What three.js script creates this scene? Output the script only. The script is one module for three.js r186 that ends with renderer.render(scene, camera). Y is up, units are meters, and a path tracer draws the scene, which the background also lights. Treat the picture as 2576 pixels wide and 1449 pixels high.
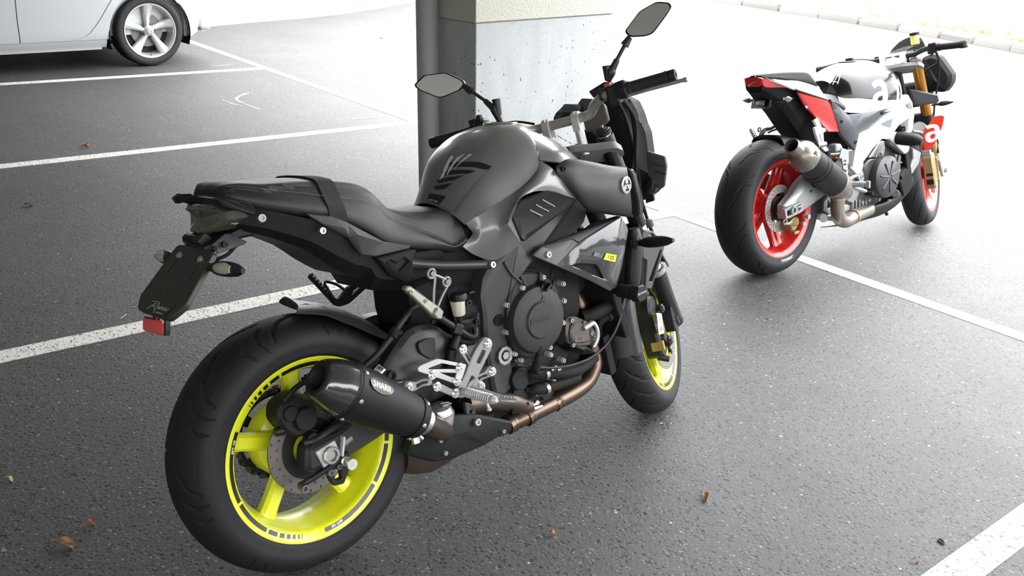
import * as THREE from 'three';
import { mergeGeometries, toCreasedNormals } from 'three/addons/utils/BufferGeometryUtils.js';
import { RoundedBoxGeometry } from 'three/addons/geometries/RoundedBoxGeometry.js';
import { ImprovedNoise } from 'three/addons/math/ImprovedNoise.js';

// ---------- camera, sky, exposure ----------
const scene = new THREE.Scene();
const FOCAL = 2404.5, EYE = 1.5626;
const camera = new THREE.PerspectiveCamera(2 * Math.atan(724.5 / FOCAL) * 180 / Math.PI, 2576 / 1449, 0.05, 300);
camera.position.set(0, EYE, 0);
camera.up.set(...[-0.32028,0.92738,-0.19335]);
{ const d = [-0.71240,-0.37032,-0.59612]; camera.lookAt(d[0], EYE + d[1], d[2]); }
const renderer = new THREE.WebGLRenderer({ antialias: true });
renderer.toneMapping = THREE.LinearToneMapping;
renderer.toneMappingExposure = 14.5;
renderer.shadowMap.enabled = true;

function rng(seed) { let a = seed >>> 0; return () => { a = (a + 0x6D2B79F5) | 0; let t = Math.imul(a ^ (a >>> 15), 1 | a); t = (t + Math.imul(t ^ (t >>> 7), 61 | t)) ^ t; return ((t ^ (t >>> 14)) >>> 0) / 4294967296; }; }
const noise3 = new ImprovedNoise();

{ // bright overcast sky: an even veil of cloud, a little lighter towards the zenith
  const W = 256, H = 128, d = new Float32Array(W * H * 4);
  for (let j = 0; j < H; j++) for (let i = 0; i < W; i++) {
    const up = ((j + 0.5) / H - 0.5) * Math.PI, az = (i + 0.5) / W * 2 * Math.PI;
    const x = Math.cos(up) * Math.cos(az), z = Math.cos(up) * Math.sin(az), y = Math.sin(up);
    const c = noise3.noise(x * 2.1 + 7, y * 4.3, z * 2.1) * 0.10 + noise3.noise(x * 5 + 3, y * 9, z * 5 + 1) * 0.05;
    const L = (y > 0 ? (1 + 1.3 * y) / 2.1 : 0.476 * Math.max(0.25, 1 + y * 4)) * (1 + c), k = (j * W + i) * 4;
    d[k] = L * 0.985; d[k + 1] = L * 1.0; d[k + 2] = L * 1.03; d[k + 3] = 1;
  }
  const t = new THREE.DataTexture(d, W, H, THREE.RGBAFormat, THREE.FloatType);
  t.mapping = THREE.EquirectangularReflectionMapping; t.magFilter = THREE.LinearFilter; t.minFilter = THREE.LinearFilter; t.wrapS = THREE.RepeatWrapping; t.needsUpdate = true;
  scene.background = t; scene.environment = t;
}

// ---------- small modelling kit ----------
const PI = Math.PI, TAU = 2 * PI;
const v3 = (a) => new THREE.Vector3(a[0], a[1], a[2]);
const mix = (a, b, t) => a.map((x, i) => x + (b[i] - x) * t);
const addv = (a, b, k = 1) => a.map((x, i) => x + b[i] * k);
const unit = (a) => { const l = Math.hypot(...a) || 1; return a.map((x) => x / l); };
const cross = (a, b) => [a[1] * b[2] - a[2] * b[1], a[2] * b[0] - a[0] * b[2], a[0] * b[1] - a[1] * b[0]];
function frameOf(axis) { const w = unit(axis), h = Math.abs(w[1]) < 0.9 ? [0, 1, 0] : [1, 0, 0], u = unit(cross(h, w)); return [u, cross(w, u), w]; }

function soup(pos, uv) { const g = new THREE.BufferGeometry(); g.setAttribute('position', new THREE.Float32BufferAttribute(pos, 3)); if (uv) { g.setAttribute('uv', new THREE.Float32BufferAttribute(uv, 2)); g.userData.uv = true; } return g; }
function boxUV(g) { // metres, along the main axis of each face
  const p = g.attributes.position, n = g.attributes.normal, uv = new Float32Array(p.count * 2);
  for (let i = 0; i < p.count; i++) {
    const a = Math.abs(n.getX(i)), b = Math.abs(n.getY(i)), c = Math.abs(n.getZ(i));
    const [s, t] = c >= a && c >= b ? [p.getX(i), p.getY(i)] : b >= a ? [p.getX(i), p.getZ(i)] : [p.getZ(i), p.getY(i)];
    uv[i * 2] = s; uv[i * 2 + 1] = t;
  }
  g.setAttribute('uv', new THREE.BufferAttribute(uv, 2));
}
function fin(g) {
  const keep = g.userData.uv, q = g.index ? g.toNonIndexed() : g;
  if (!q.attributes.normal) q.computeVertexNormals();
  if (!keep || !q.attributes.uv) boxUV(q);
  for (const k of Object.keys(q.attributes)) if (!['position', 'normal', 'uv'].includes(k)) q.deleteAttribute(k);
  return q;
}
function join(list) { const l = [list].flat(9).map(fin); return l.length === 1 ? l[0] : mergeGeometries(l); }
const crease = (g, a = 0.6) => { const u = g.userData.uv, q = toCreasedNormals(g, a); if (u) q.userData.uv = true; return q; };
const flipZ = (g) => { // mirror to the other side of the machine
  const q = fin(g).clone(), p = q.attributes.position, n = q.attributes.normal, u = q.attributes.uv;
  for (let i = 0; i < p.count; i++) { p.setZ(i, -p.getZ(i)); n.setZ(i, -n.getZ(i)); }
  for (const a of [p, n, u]) for (let i = 0; i < a.count; i += 3) for (let c = 0; c < a.itemSize; c++) { const t = a.getComponent(i + 1, c); a.setComponent(i + 1, c, a.getComponent(i + 2, c)); a.setComponent(i + 2, c, t); }
  q.userData.uv = true; return q;
};
const both = (g) => { const j = join(g); return [j, flipZ(j)]; };

function crom(p0, p1, p2, p3, t) { return p1.map((b, i) => { const a = p0[i], c = p2[i], d = p3[i]; return 0.5 * (2 * b + (c - a) * t + (2 * a - 5 * b + 4 * c - d) * t * t + (3 * b - a - 3 * c + d) * t * t * t); }); }
function smooth(pts, n, closed = false) { // n steps per span
  const m = pts.length, out = [], at = (i) => closed ? pts[(i + m) % m] : pts[Math.max(0, Math.min(m - 1, i))];
  for (let i = 0; i < (closed ? m : m - 1); i++) for (let k = 0; k < n; k++) out.push(k ? crom(at(i - 1), at(i), at(i + 1), at(i + 2), k / n) : at(i));
  if (!closed) out.push(pts[m - 1]);
  return out;
}
// rounded corners on a closed outline
function rnd(pts, r, n = 3) {
  const m = pts.length, out = [];
  for (let i = 0; i < m; i++) {
    const a = pts[(i + m - 1) % m], b = pts[i], c = pts[(i + 1) % m], R = Array.isArray(r) ? r[i] : r;
    const la = Math.hypot(...addv(a, b, -1)), lc = Math.hypot(...addv(c, b, -1)), ka = Math.min(R, la * 0.45) / la, kc = Math.min(R, lc * 0.45) / lc;
    if (R < 1e-5) { out.push(b); continue; }
    const s = mix(b, a, ka), e = mix(b, c, kc);
    for (let k = 0; k <= n; k++) { const t = k / n; out.push(b.map((x, j) => s[j] * (1 - t) * (1 - t) + 2 * x * t * (1 - t) + e[j] * t * t)); }
  }
  return out;
}
function area2(p) { let s = 0; for (let i = 0; i < p.length; i++) { const a = p[i], b = p[(i + 1) % p.length]; s += a[0] * b[1] - b[0] * a[1]; } return s / 2; }
function inset(p, d) {
  const m = p.length;
  return p.map((b, i) => {
    const a = p[(i + m - 1) % m], c = p[(i + 1) % m];
    let n1 = unit([-(b[1] - a[1]), b[0] - a[0]]), n2 = unit([-(c[1] - b[1]), c[0] - b[0]]);
    const s = unit([n1[0] + n2[0], n1[1] + n2[1]]), k = d / Math.max(0.45, s[0] * n1[0] + s[1] * n1[1]);
    return [b[0] + s[0] * k, b[1] + s[1] * k, b[2]];
  });
}
function meshTri(cont, holes, inner) { // triangles over contour + holes, then extra inner points put in and flipped to good shape
  const V = (l) => l.map((q) => new THREE.Vector2(q[0], q[1]));
  const P = [...cont, ...holes.flat()], T = THREE.ShapeUtils.triangulateShape(V(cont), holes.map(V)).map((t) => [...t]);
  const side = (a, b, c) => (b[0] - a[0]) * (c[1] - a[1]) - (b[1] - a[1]) * (c[0] - a[0]);
  for (const t of T) if (side(P[t[0]], P[t[1]], P[t[2]]) < 0) t.reverse();
  for (const q of inner) {
    const k = T.findIndex((t) => [0, 1, 2].every((i) => side(P[t[i]], P[t[(i + 1) % 3]], q) >= -1e-9));
    if (k < 0) continue;
    const [a, b, c] = T[k], n = P.push(q) - 1;
    T.splice(k, 1, [a, b, n], [b, c, n], [c, a, n]);
  }
  if (inner.length) for (let pass = 0; pass < 6; pass++) {
    const E = new Map(); let did = false;
    for (let i = 0; i < T.length; i++) for (let j = 0; j < 3; j++) { const a = T[i][j], b = T[i][(j + 1) % 3], key = Math.min(a, b) + '_' + Math.max(a, b); (E.get(key) ?? E.set(key, []).get(key)).push([i, j]); }
    const used = new Set();
    for (const l of E.values()) {
      if (l.length !== 2) continue;
      const [[i, j], [k, m]] = l; if (used.has(i) || used.has(k)) continue;
      const a = T[i][j], b = T[i][(j + 1) % 3], c = T[i][(j + 2) % 3], d = T[k][(m + 2) % 3], A = P[a], B = P[b], C = P[c], D = P[d];
      if (side(C, A, D) <= 1e-12 || side(D, B, C) <= 1e-12) continue;
      const ang = (p, q, r) => Math.acos(Math.max(-1, Math.min(1, ((p[0] - q[0]) * (r[0] - q[0]) + (p[1] - q[1]) * (r[1] - q[1])) / (Math.hypot(p[0] - q[0], p[1] - q[1]) * Math.hypot(r[0] - q[0], r[1] - q[1])))));
      if (ang(A, C, B) + ang(A, D, B) > PI + 1e-6) { T[i] = [c, a, d]; T[k] = [d, b, c]; used.add(i); used.add(k); did = true; }
    }
    if (!did) break;
  }
  return [P, T];
}
// a plate with a chamfered front: outline (each point with its own z), thickness t, extra inner points may lift or sink the face
function panel(pts, { t = 0.008, bev = 0.0025, holes = [], inner = [], n = null, sharp = 0.55 } = {}) {
  let q = null; const tf = (l, k) => l.map((a) => v3(a).applyQuaternion(k).toArray());
  if (n) { q = new THREE.Quaternion().setFromUnitVectors(v3(unit(n)), new THREE.Vector3(0, 0, 1)); pts = tf(pts, q); holes = holes.map((h) => tf(h, q)); inner = tf(inner, q); }
  if (area2(pts) < 0) pts = [...pts].reverse();
  holes = holes.map((h) => area2(h) > 0 ? [...h].reverse() : h);
  const loops = [pts, ...holes], front = loops.map((l) => inset(l, bev)), pos = [];
  const [P, T] = meshTri(front[0], front.slice(1), inner);
  for (const tr of T) for (const i of tr) pos.push(...P[i]);
  loops.forEach((l, k) => {
    const f = front[k], m = l.length;
    for (let i = 0; i < m; i++) {
      const j = (i + 1) % m, o = (p, d) => [p[0], p[1], p[2] - d];
      const a = f[i], b = f[j], c = o(l[i], bev), d = o(l[j], bev), e = o(l[i], t), g = o(l[j], t);
      pos.push(...a, ...c, ...d, ...a, ...d, ...b, ...c, ...e, ...g, ...c, ...g, ...d);
    }
  });
  const B = THREE.ShapeUtils.triangulateShape(pts.map((a) => new THREE.Vector2(a[0], a[1])), holes.map((h) => h.map((a) => new THREE.Vector2(a[0], a[1]))));
  const all = loops.flat();
  for (const tr of B) { const [a, b, c] = tr.map((i) => [all[i][0], all[i][1], all[i][2] - t]), s = (b[0] - a[0]) * (c[1] - a[1]) - (b[1] - a[1]) * (c[0] - a[0]); pos.push(...a, ...(s > 0 ? c : b), ...(s > 0 ? b : c)); }
  const g = soup(pos);
  if (q) g.applyQuaternion(q.clone().invert());
  return crease(g, sharp);
}
// surface through a net of points; wall thickness t goes against the normal
function grid(net, closed = false) {
  const R = net.length, C = net[0].length, pos = net.flat(2), idx = [];
  for (let i = 0; i < R - 1; i++) for (let j = 0; j < (closed ? C : C - 1); j++) { const a = i * C + j, b = i * C + (j + 1) % C, c = a + C, d = b + C; idx.push(a, c, b, b, c, d); }
  const g = new THREE.BufferGeometry(); g.setAttribute('position', new THREE.Float32BufferAttribute(pos, 3)); g.setIndex(idx); g.computeVertexNormals(); return g;
}
function net(rows, nu, nv, closed = false) {
  const r = rows.map((l) => nv > 1 ? smooth(l, nv, closed) : l), cols = r[0].map((_, j) => nu > 1 ? smooth(r.map((l) => l[j]), nu) : r.map((l) => l[j]));
  return cols[0].map((_, i) => cols.map((c) => c[i]));
}
function patch(rows, { nu = 5, nv = 5, t = 0.004, flip = false, sharp = 0 } = {}) {
  let N = net(rows, nu, nv); if (flip) N = N.map((l) => [...l].reverse());
  const f = grid(N), nr = f.attributes.normal, C = N[0].length, R = N.length;
  const I = N.map((l, i) => l.map((p, j) => { const k = i * C + j; return [p[0] - nr.getX(k) * t, p[1] - nr.getY(k) * t, p[2] - nr.getZ(k) * t]; }));
  const back = grid(I.map((l) => [...l].reverse())), pos = [];
  const wall = (a, b, c, d) => pos.push(...a, ...b, ...c, ...b, ...d, ...c);
  for (let j = 0; j < C - 1; j++) { wall(N[0][j], N[0][j + 1], I[0][j], I[0][j + 1]); wall(N[R - 1][j + 1], N[R - 1][j], I[R - 1][j + 1], I[R - 1][j]); }
  for (let i = 0; i < R - 1; i++) { wall(N[i + 1][0], N[i][0], I[i + 1][0], I[i][0]); wall(N[i][C - 1], N[i + 1][C - 1], I[i][C - 1], I[i + 1][C - 1]); }
  const front = sharp ? crease(f, sharp) : f;
  return join([front, back, soup(pos)]);
}
function fan(ring, out) { const c = ring.reduce((s, p) => addv(s, p, 1 / ring.length), [0, 0, 0]), pos = []; ring.forEach((p, i) => { const q = ring[(i + 1) % ring.length]; pos.push(...c, ...(out ? p : q), ...(out ? q : p)); }); return soup(pos); }
// closed rings joined into a solid; rings run anticlockwise seen from the end the body grows towards
function loft(rings, { nu = 4, nv = 3, sharp = 0, caps = true } = {}) {
  const N = net(rings, nu, nv, true).map((l) => l);
  let g = grid(N.map((l) => [...l].reverse()), true); if (sharp) g = crease(g, sharp);
  return join([g, ...(caps ? [fan(N[0], false), fan(N[N.length - 1], true)] : [])]);
}
function tube(pts, r, { n = 4, k = 10, caps = true, closed = false } = {}) {
  const P = n > 1 ? smooth(pts, n, closed) : pts, m = P.length, rr = Array.isArray(r) ? smooth(r.map((x) => [x]), n).map((x) => x[0]) : null;
  let u = null; const rings = [];
  for (let i = 0; i < m; i++) {
    const w = unit(addv(closed ? P[(i + 1) % m] : P[Math.min(m - 1, i + 1)], closed ? P[(i + m - 1) % m] : P[Math.max(0, i - 1)], -1));
    u = u ? unit(addv(u, w, -(u[0] * w[0] + u[1] * w[1] + u[2] * w[2]))) : frameOf(w)[0];
    const b = cross(w, u), R = rr ? rr[i] : r;
    rings.push(Array.from({ length: k }, (_, j) => { const a = j / k * TAU; return addv(addv(P[i], u, Math.cos(a) * R), b, Math.sin(a) * R); }));
  }
  if (closed) rings.push(rings[0]);
  const g = grid(rings.map((l) => [...l].reverse()), true);
  return join([g, ...(caps && !closed ? [fan(rings[0], false), fan(rings[m - 1], true)] : [])]);
}
function lathe(prof, o, axis, seg = 32, a = 0.55) {
  const [u, v, w] = frameOf(axis), pos = [], at = (i, j) => { const t = j / seg * TAU, [r, h] = prof[i]; return o.map((x, c) => x + w[c] * h + r * (Math.cos(t) * u[c] + Math.sin(t) * v[c])); };
  for (let i = 0; i < prof.length - 1; i++) for (let j = 0; j < seg; j++) {
    const A = at(i, j), B = at(i, j + 1), C = at(i + 1, j), D = at(i + 1, j + 1);
    if (prof[i][0] > 1e-6) pos.push(...A, ...B, ...C);
    if (prof[i + 1][0] > 1e-6) pos.push(...B, ...D, ...C);
  }
  return crease(soup(pos), a);
}
function cyl(a, b, r0, r1 = r0, seg = 20, bev = 0.08) {
  const d = addv(b, a, -1), L = Math.hypot(...d), e = Math.min(bev * Math.max(r0, r1), L * 0.3);
  return lathe([[0, 0], [r0 - e, 0], [r0, e], [r1, L - e], [r1 - e, L], [0, L]], a, d, seg, 0.4);
}
function box(c, s, r = 0.002, rot = [0, 0, 0]) { const g = new RoundedBoxGeometry(s[0], s[1], s[2], 1, Math.min(r, Math.min(...s) * 0.45)); g.applyQuaternion(new THREE.Quaternion().setFromEuler(new THREE.Euler(...rot))); g.translate(...c); return g; }
const bolt = (p, d, r = 0.006, h = 0.005, hex = 0.5) => lathe([[0, h * 0.3], [r * hex, h * 0.3], [r * hex, h], [r * 0.9, h], [r, h * 0.8], [r, -h]], p, d, 14, 0.4);
const nut = (p, d, r = 0.009, h = 0.006) => lathe([[0, h], [r * 0.9, h], [r, h * 0.8], [r, -h]], p, d, 6, 0.3);
function extr(outline, holes, z0, z1, bev = 0.001) {
  const s = new THREE.Shape(outline.map((p) => new THREE.Vector2(p[0], p[1])));
  for (const h of holes) s.holes.push(new THREE.Path(h.map((p) => new THREE.Vector2(p[0], p[1]))));
  const g = new THREE.ExtrudeGeometry(s, { depth: z1 - z0 - 2 * bev, bevelEnabled: bev > 0, bevelThickness: bev, bevelSize: bev, bevelOffset: -bev, bevelSegments: 1, steps: 1 });
  g.translate(0, 0, z0 + bev); return crease(g, 0.5);
}
const circle = (r, n = 24, cx = 0, cy = 0, a0 = 0) => Array.from({ length: n }, (_, i) => [cx + r * Math.cos(a0 + i / n * TAU), cy + r * Math.sin(a0 + i / n * TAU)]);
// flat print on a thin film: four corners, uv over the film
function film(tl, tr, br, bl, t = 0.0008) {
  const n = unit(cross(addv(bl, tl, -1), addv(tr, tl, -1))), d = (p) => addv(p, n, -t), pos = [], uv = [];
  const q = (a, b, c, e, U) => { pos.push(...a, ...b, ...c, ...a, ...c, ...e); uv.push(...U[0], ...U[1], ...U[2], ...U[0], ...U[2], ...U[3]); };
  q(bl, br, tr, tl, [[0, 0], [1, 0], [1, 1], [0, 1]]);
  const z = [[0.01, 0.01], [0.01, 0.01], [0.01, 0.01], [0.01, 0.01]];
  q(d(tl), d(tr), d(br), d(bl), z);
  const L = [tl, bl, br, tr]; for (let i = 0; i < 4; i++) { const a = L[i], b = L[(i + 1) % 4]; q(a, d(a), d(b), b, z); }
  const g = soup(pos, uv); g.computeVertexNormals(); return g;
}

// ---------- materials ----------
function mat(color, roughness = 0.6, metalness = 0, o = {}) { const m = new (o.phys ? THREE.MeshPhysicalMaterial : THREE.MeshStandardMaterial)({ roughness, metalness }); Array.isArray(color) ? m.color.setRGB(...color) : m.color.set(color); delete o.phys; Object.assign(m, o); return m; }
function dataTex(n, f, srgb = true) {
  const d = new Uint8Array(n * n * 4);
  for (let j = 0; j < n; j++) for (let i = 0; i < n; i++) { const c = f(i, j), k = (j * n + i) * 4; for (let q = 0; q < 3; q++) d[k + q] = Math.max(0, Math.min(255, c[q] ?? c[0])); d[k + 3] = 255; }
  const t = new THREE.DataTexture(d, n, n); t.wrapS = t.wrapT = THREE.RepeatWrapping; t.magFilter = THREE.LinearFilter; t.minFilter = THREE.LinearMipmapLinearFilter; t.generateMipmaps = true;
  if (srgb) t.colorSpace = THREE.SRGBColorSpace; t.needsUpdate = true; return t;
}
const rep = (t, k) => { const q = t.clone(); q.repeat.set(k, k); q.needsUpdate = true; return q; };
function print(w, h, draw) { const c = document.createElement('canvas'); c.width = w; c.height = h; draw(c.getContext('2d'), w, h); const t = new THREE.CanvasTexture(c); t.colorSpace = THREE.SRGBColorSpace; t.magFilter = THREE.LinearFilter; return t; }
const grainTex = (() => { const r = rng(5), a = Float32Array.from({ length: 256 * 256 }, () => r()); return dataTex(256, (i, j) => { let s = 0; for (let y = -1; y <= 1; y++) for (let x = -1; x <= 1; x++) s += a[((j + y + 256) % 256) * 256 + (i + x + 256) % 256]; return [s / 9 * 255]; }, false); })();
const grain = rep(grainTex, 12);

// ---------- the scene tree ----------
const taken = new Map();
function named(n) { const k = taken.get(n) ?? 0; taken.set(n, k + 1); return k ? n + '_' + String(k).padStart(3, '0') : n; }
function lit(m) { m.castShadow = true; m.receiveShadow = true; return m; }
function part(parent, name, geo, material, label) { const m = lit(new THREE.Mesh(join(geo), material)); m.name = name; if (label) m.userData.label = label; parent.add(m); return m; }
function tag(o, label, category, group) { o.userData.label = label; o.userData.category = category; if (group) o.userData.group = group; return o; }
function thing(name, label, category, group) { const o = new THREE.Group(); o.name = named(name); scene.add(o); return tag(o, label, category, group); }
function place(o, f) { const m = new THREE.Matrix4().makeBasis(v3(f.x), v3(f.y), v3(f.z)); m.setPosition(...f.p); m.decompose(o.position, o.quaternion, o.scale); o.scale.set(1, 1, 1); return o; }
function structure(name, geo, material, parent = scene, label) { const m = lit(new THREE.Mesh(join(geo), material)); m.name = parent === scene ? named(name) : name; if (parent === scene) m.userData.kind = 'structure'; if (label) m.userData.label = label; parent.add(m); return m; }
const site = (a, y, b) => [a, y, b]; // x: along the row of bays, z: into the bays
function siteFrame(o, a, b, y = 0) { o.position.set(a, y, b); return o; }

// ---------- ground, markings, carport, pillar, kerbs ----------
const asphalt = (() => {
  const n = 2048, r = rng(11), L = new Float32Array(n * n).fill(62), H = new Float32Array(n * n).fill(0.35), tint = new Float32Array(n * n);
  for (let k = 0; k < 150000; k++) {
    const x = r() * n, y = r() * n, q = r(), R = q < 0.8 ? 1.0 + r() * 1.5 : 1.8 + r() * 2.0, el = 0.6 + r() * 0.8, th = r() * PI, c = Math.cos(th), s = Math.sin(th);
    const t = r(), lum = t < 0.2 ? 18 + r() * 22 : t < 0.955 ? 56 + r() * 32 : t < 0.994 ? 88 + r() * 38 : 120 + r() * 70, h = t < 0.16 ? 0.05 : 0.4 + r() * 0.6, tn = r() < 0.06 ? r() : 0;
    for (let j = Math.floor(y - R * 1.5); j <= y + R * 1.5; j++) for (let i = Math.floor(x - R * 1.5); i <= x + R * 1.5; i++) {
      const dx = i - x, dy = j - y, a = (dx * c + dy * s) / (R * el), b = (-dx * s + dy * c) / R, d = a * a + b * b;
      if (d < 1) { const p = ((j + n) % n) * n + (i + n) % n; L[p] = lum * (1 - 0.25 * d); H[p] = h * (1 - 0.6 * d); tint[p] = tn; }
    }
  }
  return { map: dataTex(n, (i, j) => { const p = j * n + i, l = L[p], t = tint[p]; return [l * (1.01 + 0.12 * t), l * (1 - 0.02 * t), l * (0.985 - 0.2 * t)]; }), bump: dataTex(1024, (i, j) => [H[j * 2 * n + i * 2] * 255], false) };
})();
const groundShade = (x, z) => { // worn, stained and patched in large soft areas
  const f = (k, o) => noise3.noise(x * k + o, z * k - o, o * 0.37);
  return 1 + 0.13 * f(0.55, 3.1) + 0.16 * f(1.7, 8.4) + 0.13 * f(4.3, 1.7) + 0.10 * f(9.5, 5.2);
};
{
  const n = 420, pos = [], uv = [], col = [], idx = [], warp = (t) => Math.sign(t) * (7 * Math.abs(t) + 73 * Math.abs(t) ** 4);
  for (let j = 0; j <= n; j++) for (let i = 0; i <= n; i++) {
    const x = warp(i / n * 2 - 1), z = -3 + warp(j / n * 2 - 1), s = groundShade(x, z);
    pos.push(x, 0, z); uv.push(x / 3.1, z / 3.1); col.push(s, s, s * 0.995);
  }
  for (let j = 0; j < n; j++) for (let i = 0; i < n; i++) { const a = j * (n + 1) + i, b = a + 1, c = a + n + 1, d = c + 1; idx.push(a, c, b, b, c, d); }
  const g = new THREE.BufferGeometry();
  g.setAttribute('position', new THREE.Float32BufferAttribute(pos, 3)); g.setAttribute('uv', new THREE.Float32BufferAttribute(uv, 2)); g.setAttribute('color', new THREE.Float32BufferAttribute(col, 3)); g.setIndex(idx); g.computeVertexNormals();
  const m = lit(new THREE.Mesh(g, mat('#ffffff', 0.64, 0, { map: asphalt.map, bumpMap: asphalt.bump, bumpScale: 0.0022, vertexColors: true })));
  m.name = 'ground'; m.userData.kind = 'structure'; scene.add(m);
}
const paint = (() => {
  const n = 1024, r = rng(23), L = new Float32Array(n * n).fill(205);
  for (let k = 0; k < 14000; k++) {
    const x = r() * n, y = r() * n, R = 1 + r() * r() * 2.4, dark = r() < 0.7 ? 90 + r() * 60 : 150 + r() * 40;
    for (let j = Math.floor(y - R); j <= y + R; j++) for (let i = Math.floor(x - R * 2); i <= x + R * 2; i++) if (((i - x) / 2) ** 2 + (j - y) ** 2 < R * R * (0.5 + 0.5 * r())) L[((j + n) % n) * n + (i + n) % n] = dark;
  }
  return mat('#ffffff', 0.8, 0, { map: rep(dataTex(n, (i, j) => { const l = L[j * n + i] + 8 * noise3.noise(i * 0.03, j * 0.03, 5); return [l, l * 0.995, l * 0.965]; }), 0.62), bumpMap: rep(asphalt.bump, 0.32), bumpScale: 0.0015 });
})();
function stripe(name, a0, a1, b0, b1, label, group) { // a painted line lies on the asphalt as a thin worn coat
  const o = lit(new THREE.Mesh(join(box([0, 0.001, 0], [a1 - a0, 0.003, b1 - b0], 0.0005)), paint)); siteFrame(o, (a0 + a1) / 2, (b0 + b1) / 2); o.name = named(name); o.userData = { label, category: 'road marking' }; if (group) o.userData.group = group; scene.add(o); return o;
}
stripe('painted_line', -16, 9, -4.062, -3.975, 'long white painted line across the open ends of the parking bays');
stripe('painted_line', -8.71, -8.61, -3.975, 1.1, 'white bay line nearest the parked white car', 'lines between parking bays');
stripe('painted_line', -6.096, -5.996, -3.975, 1.1, 'white bay line in the middle, running in front of the concrete pillar', 'lines between parking bays');
stripe('painted_line', -3.482, -3.382, -3.975, 1.1, 'white bay line passing under the tail of the grey motorcycle', 'lines between parking bays');
stripe('painted_line', -0.869, -0.769, -3.975, 1.1, 'white bay line cut off by the bottom right corner of the picture', 'lines between parking bays');
{ // scuffs of old white paint left in the bays
  const worn = paint.clone(); worn.color.setRGB(0.34, 0.34, 0.33);
  const scuff = (pts, w, label) => { const P = smooth(pts.map((q) => site(q[0], 0, q[2])), 5), r = rng(pts.length * 7), L = [], R = []; P.forEach((q, i) => { const d = unit(addv(P[Math.min(P.length - 1, i + 1)], P[Math.max(0, i - 1)], -1)), s = w * (0.35 + 0.65 * r()); L.push([q[0] - d[2] * s, 0.0016, q[2] + d[0] * s]); R.push([q[0] + d[2] * s, 0.0016, q[2] - d[0] * s]); });
    const o = lit(new THREE.Mesh(join(panel([...L, ...R.reverse()], { t: 0.0014, bev: 0.0002, n: [0, 1, 0] })), worn)); o.name = named('paint_scuff'); tag(o, label, 'road marking', 'scuffs of old paint'); scene.add(o); };
  scuff([[-7.383,0,-3.042], [-7.204,0,-3.054], [-7.086,0,-3.09]], 0.016, 'short faint scuff of paint in the second bay behind the middle line');
  scuff([[-7.595,0,-3.368], [-7.469,0,-3.221], [-7.337,0,-3.149], [-7.099,0,-3.139], [-6.924,0,-3.157]], 0.02, 'curled faint scuff of white paint in the bay left of the pillar');
  scuff([[-6.323,0,-3.613], [-6.322,0,-3.685], [-6.303,0,-3.796]], 0.022, 'short bright dash of paint just behind the middle bay line');
  scuff([[-8.93,0,-3.593], [-8.944,0,-3.693], [-8.956,0,-3.798]], 0.014, 'short bright dash of paint beside the white car wheel');
}

const concrete = mat([0.40, 0.395, 0.385], 0.92, 0, { bumpMap: rep(grainTex, 3), bumpScale: 0.002 });
const plaster = (() => { const t = dataTex(512, (i, j) => { const h = 128 + 60 * noise3.noise(i * 0.08, j * 0.08, 1) + 70 * noise3.noise(i * 0.19, j * 0.19, 4); return [h]; }, false); return mat([0.50, 0.485, 0.42], 0.95, 0, { bumpMap: rep(t, 2.2), bumpScale: 0.005 }); })();
const smoothConcrete = (() => {
  const n = 1024, r = rng(31), L = new Float32Array(n * n).fill(1);
  for (let k = 0; k < 300; k++) { const x = r() * n, y = r() * n, R = 0.8 + r() * r() * 3.2, l = 0.9 + r() * 1.4; for (let j = Math.floor(y - R * l); j <= y + R * l; j++) for (let i = Math.floor(x - R); i <= x + R; i++) if (((i - x) / R) ** 2 + ((j - y) / (R * l)) ** 2 < 1) L[((j + n) % n) * n + (i + n) % n] = 0.28; }
  return mat([1, 1, 1], 0.85, 0, { map: dataTex(n, (i, j) => { const l = 172 * L[j * n + i] * (1 + 0.05 * noise3.noise(i * 0.012, j * 0.004, 2) + 0.03 * noise3.noise(i * 0.05, j * 0.05, 9)); return [l * 0.99, l, l * 1.005]; }), bumpMap: dataTex(512, (i, j) => [L[j * 2 * n + i * 2] * 200], false), bumpScale: 0.002 });
})();
structure('ceiling', (() => { const g = box([0, 0, 0], [14.45, 0.3, 8.4], 0.01); return g; })(), mat([0.62, 0.61, 0.58], 0.9));
siteFrame(scene.children.at(-1), -4.625, 0.05, 2.75);
structure('wall_back', box([0, 0, 0], [14.45, 2.6, 0.25], 0.005), mat([0.45, 0.44, 0.42], 0.9));
siteFrame(scene.children.at(-1), -4.625, 3.54, 1.3);
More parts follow.
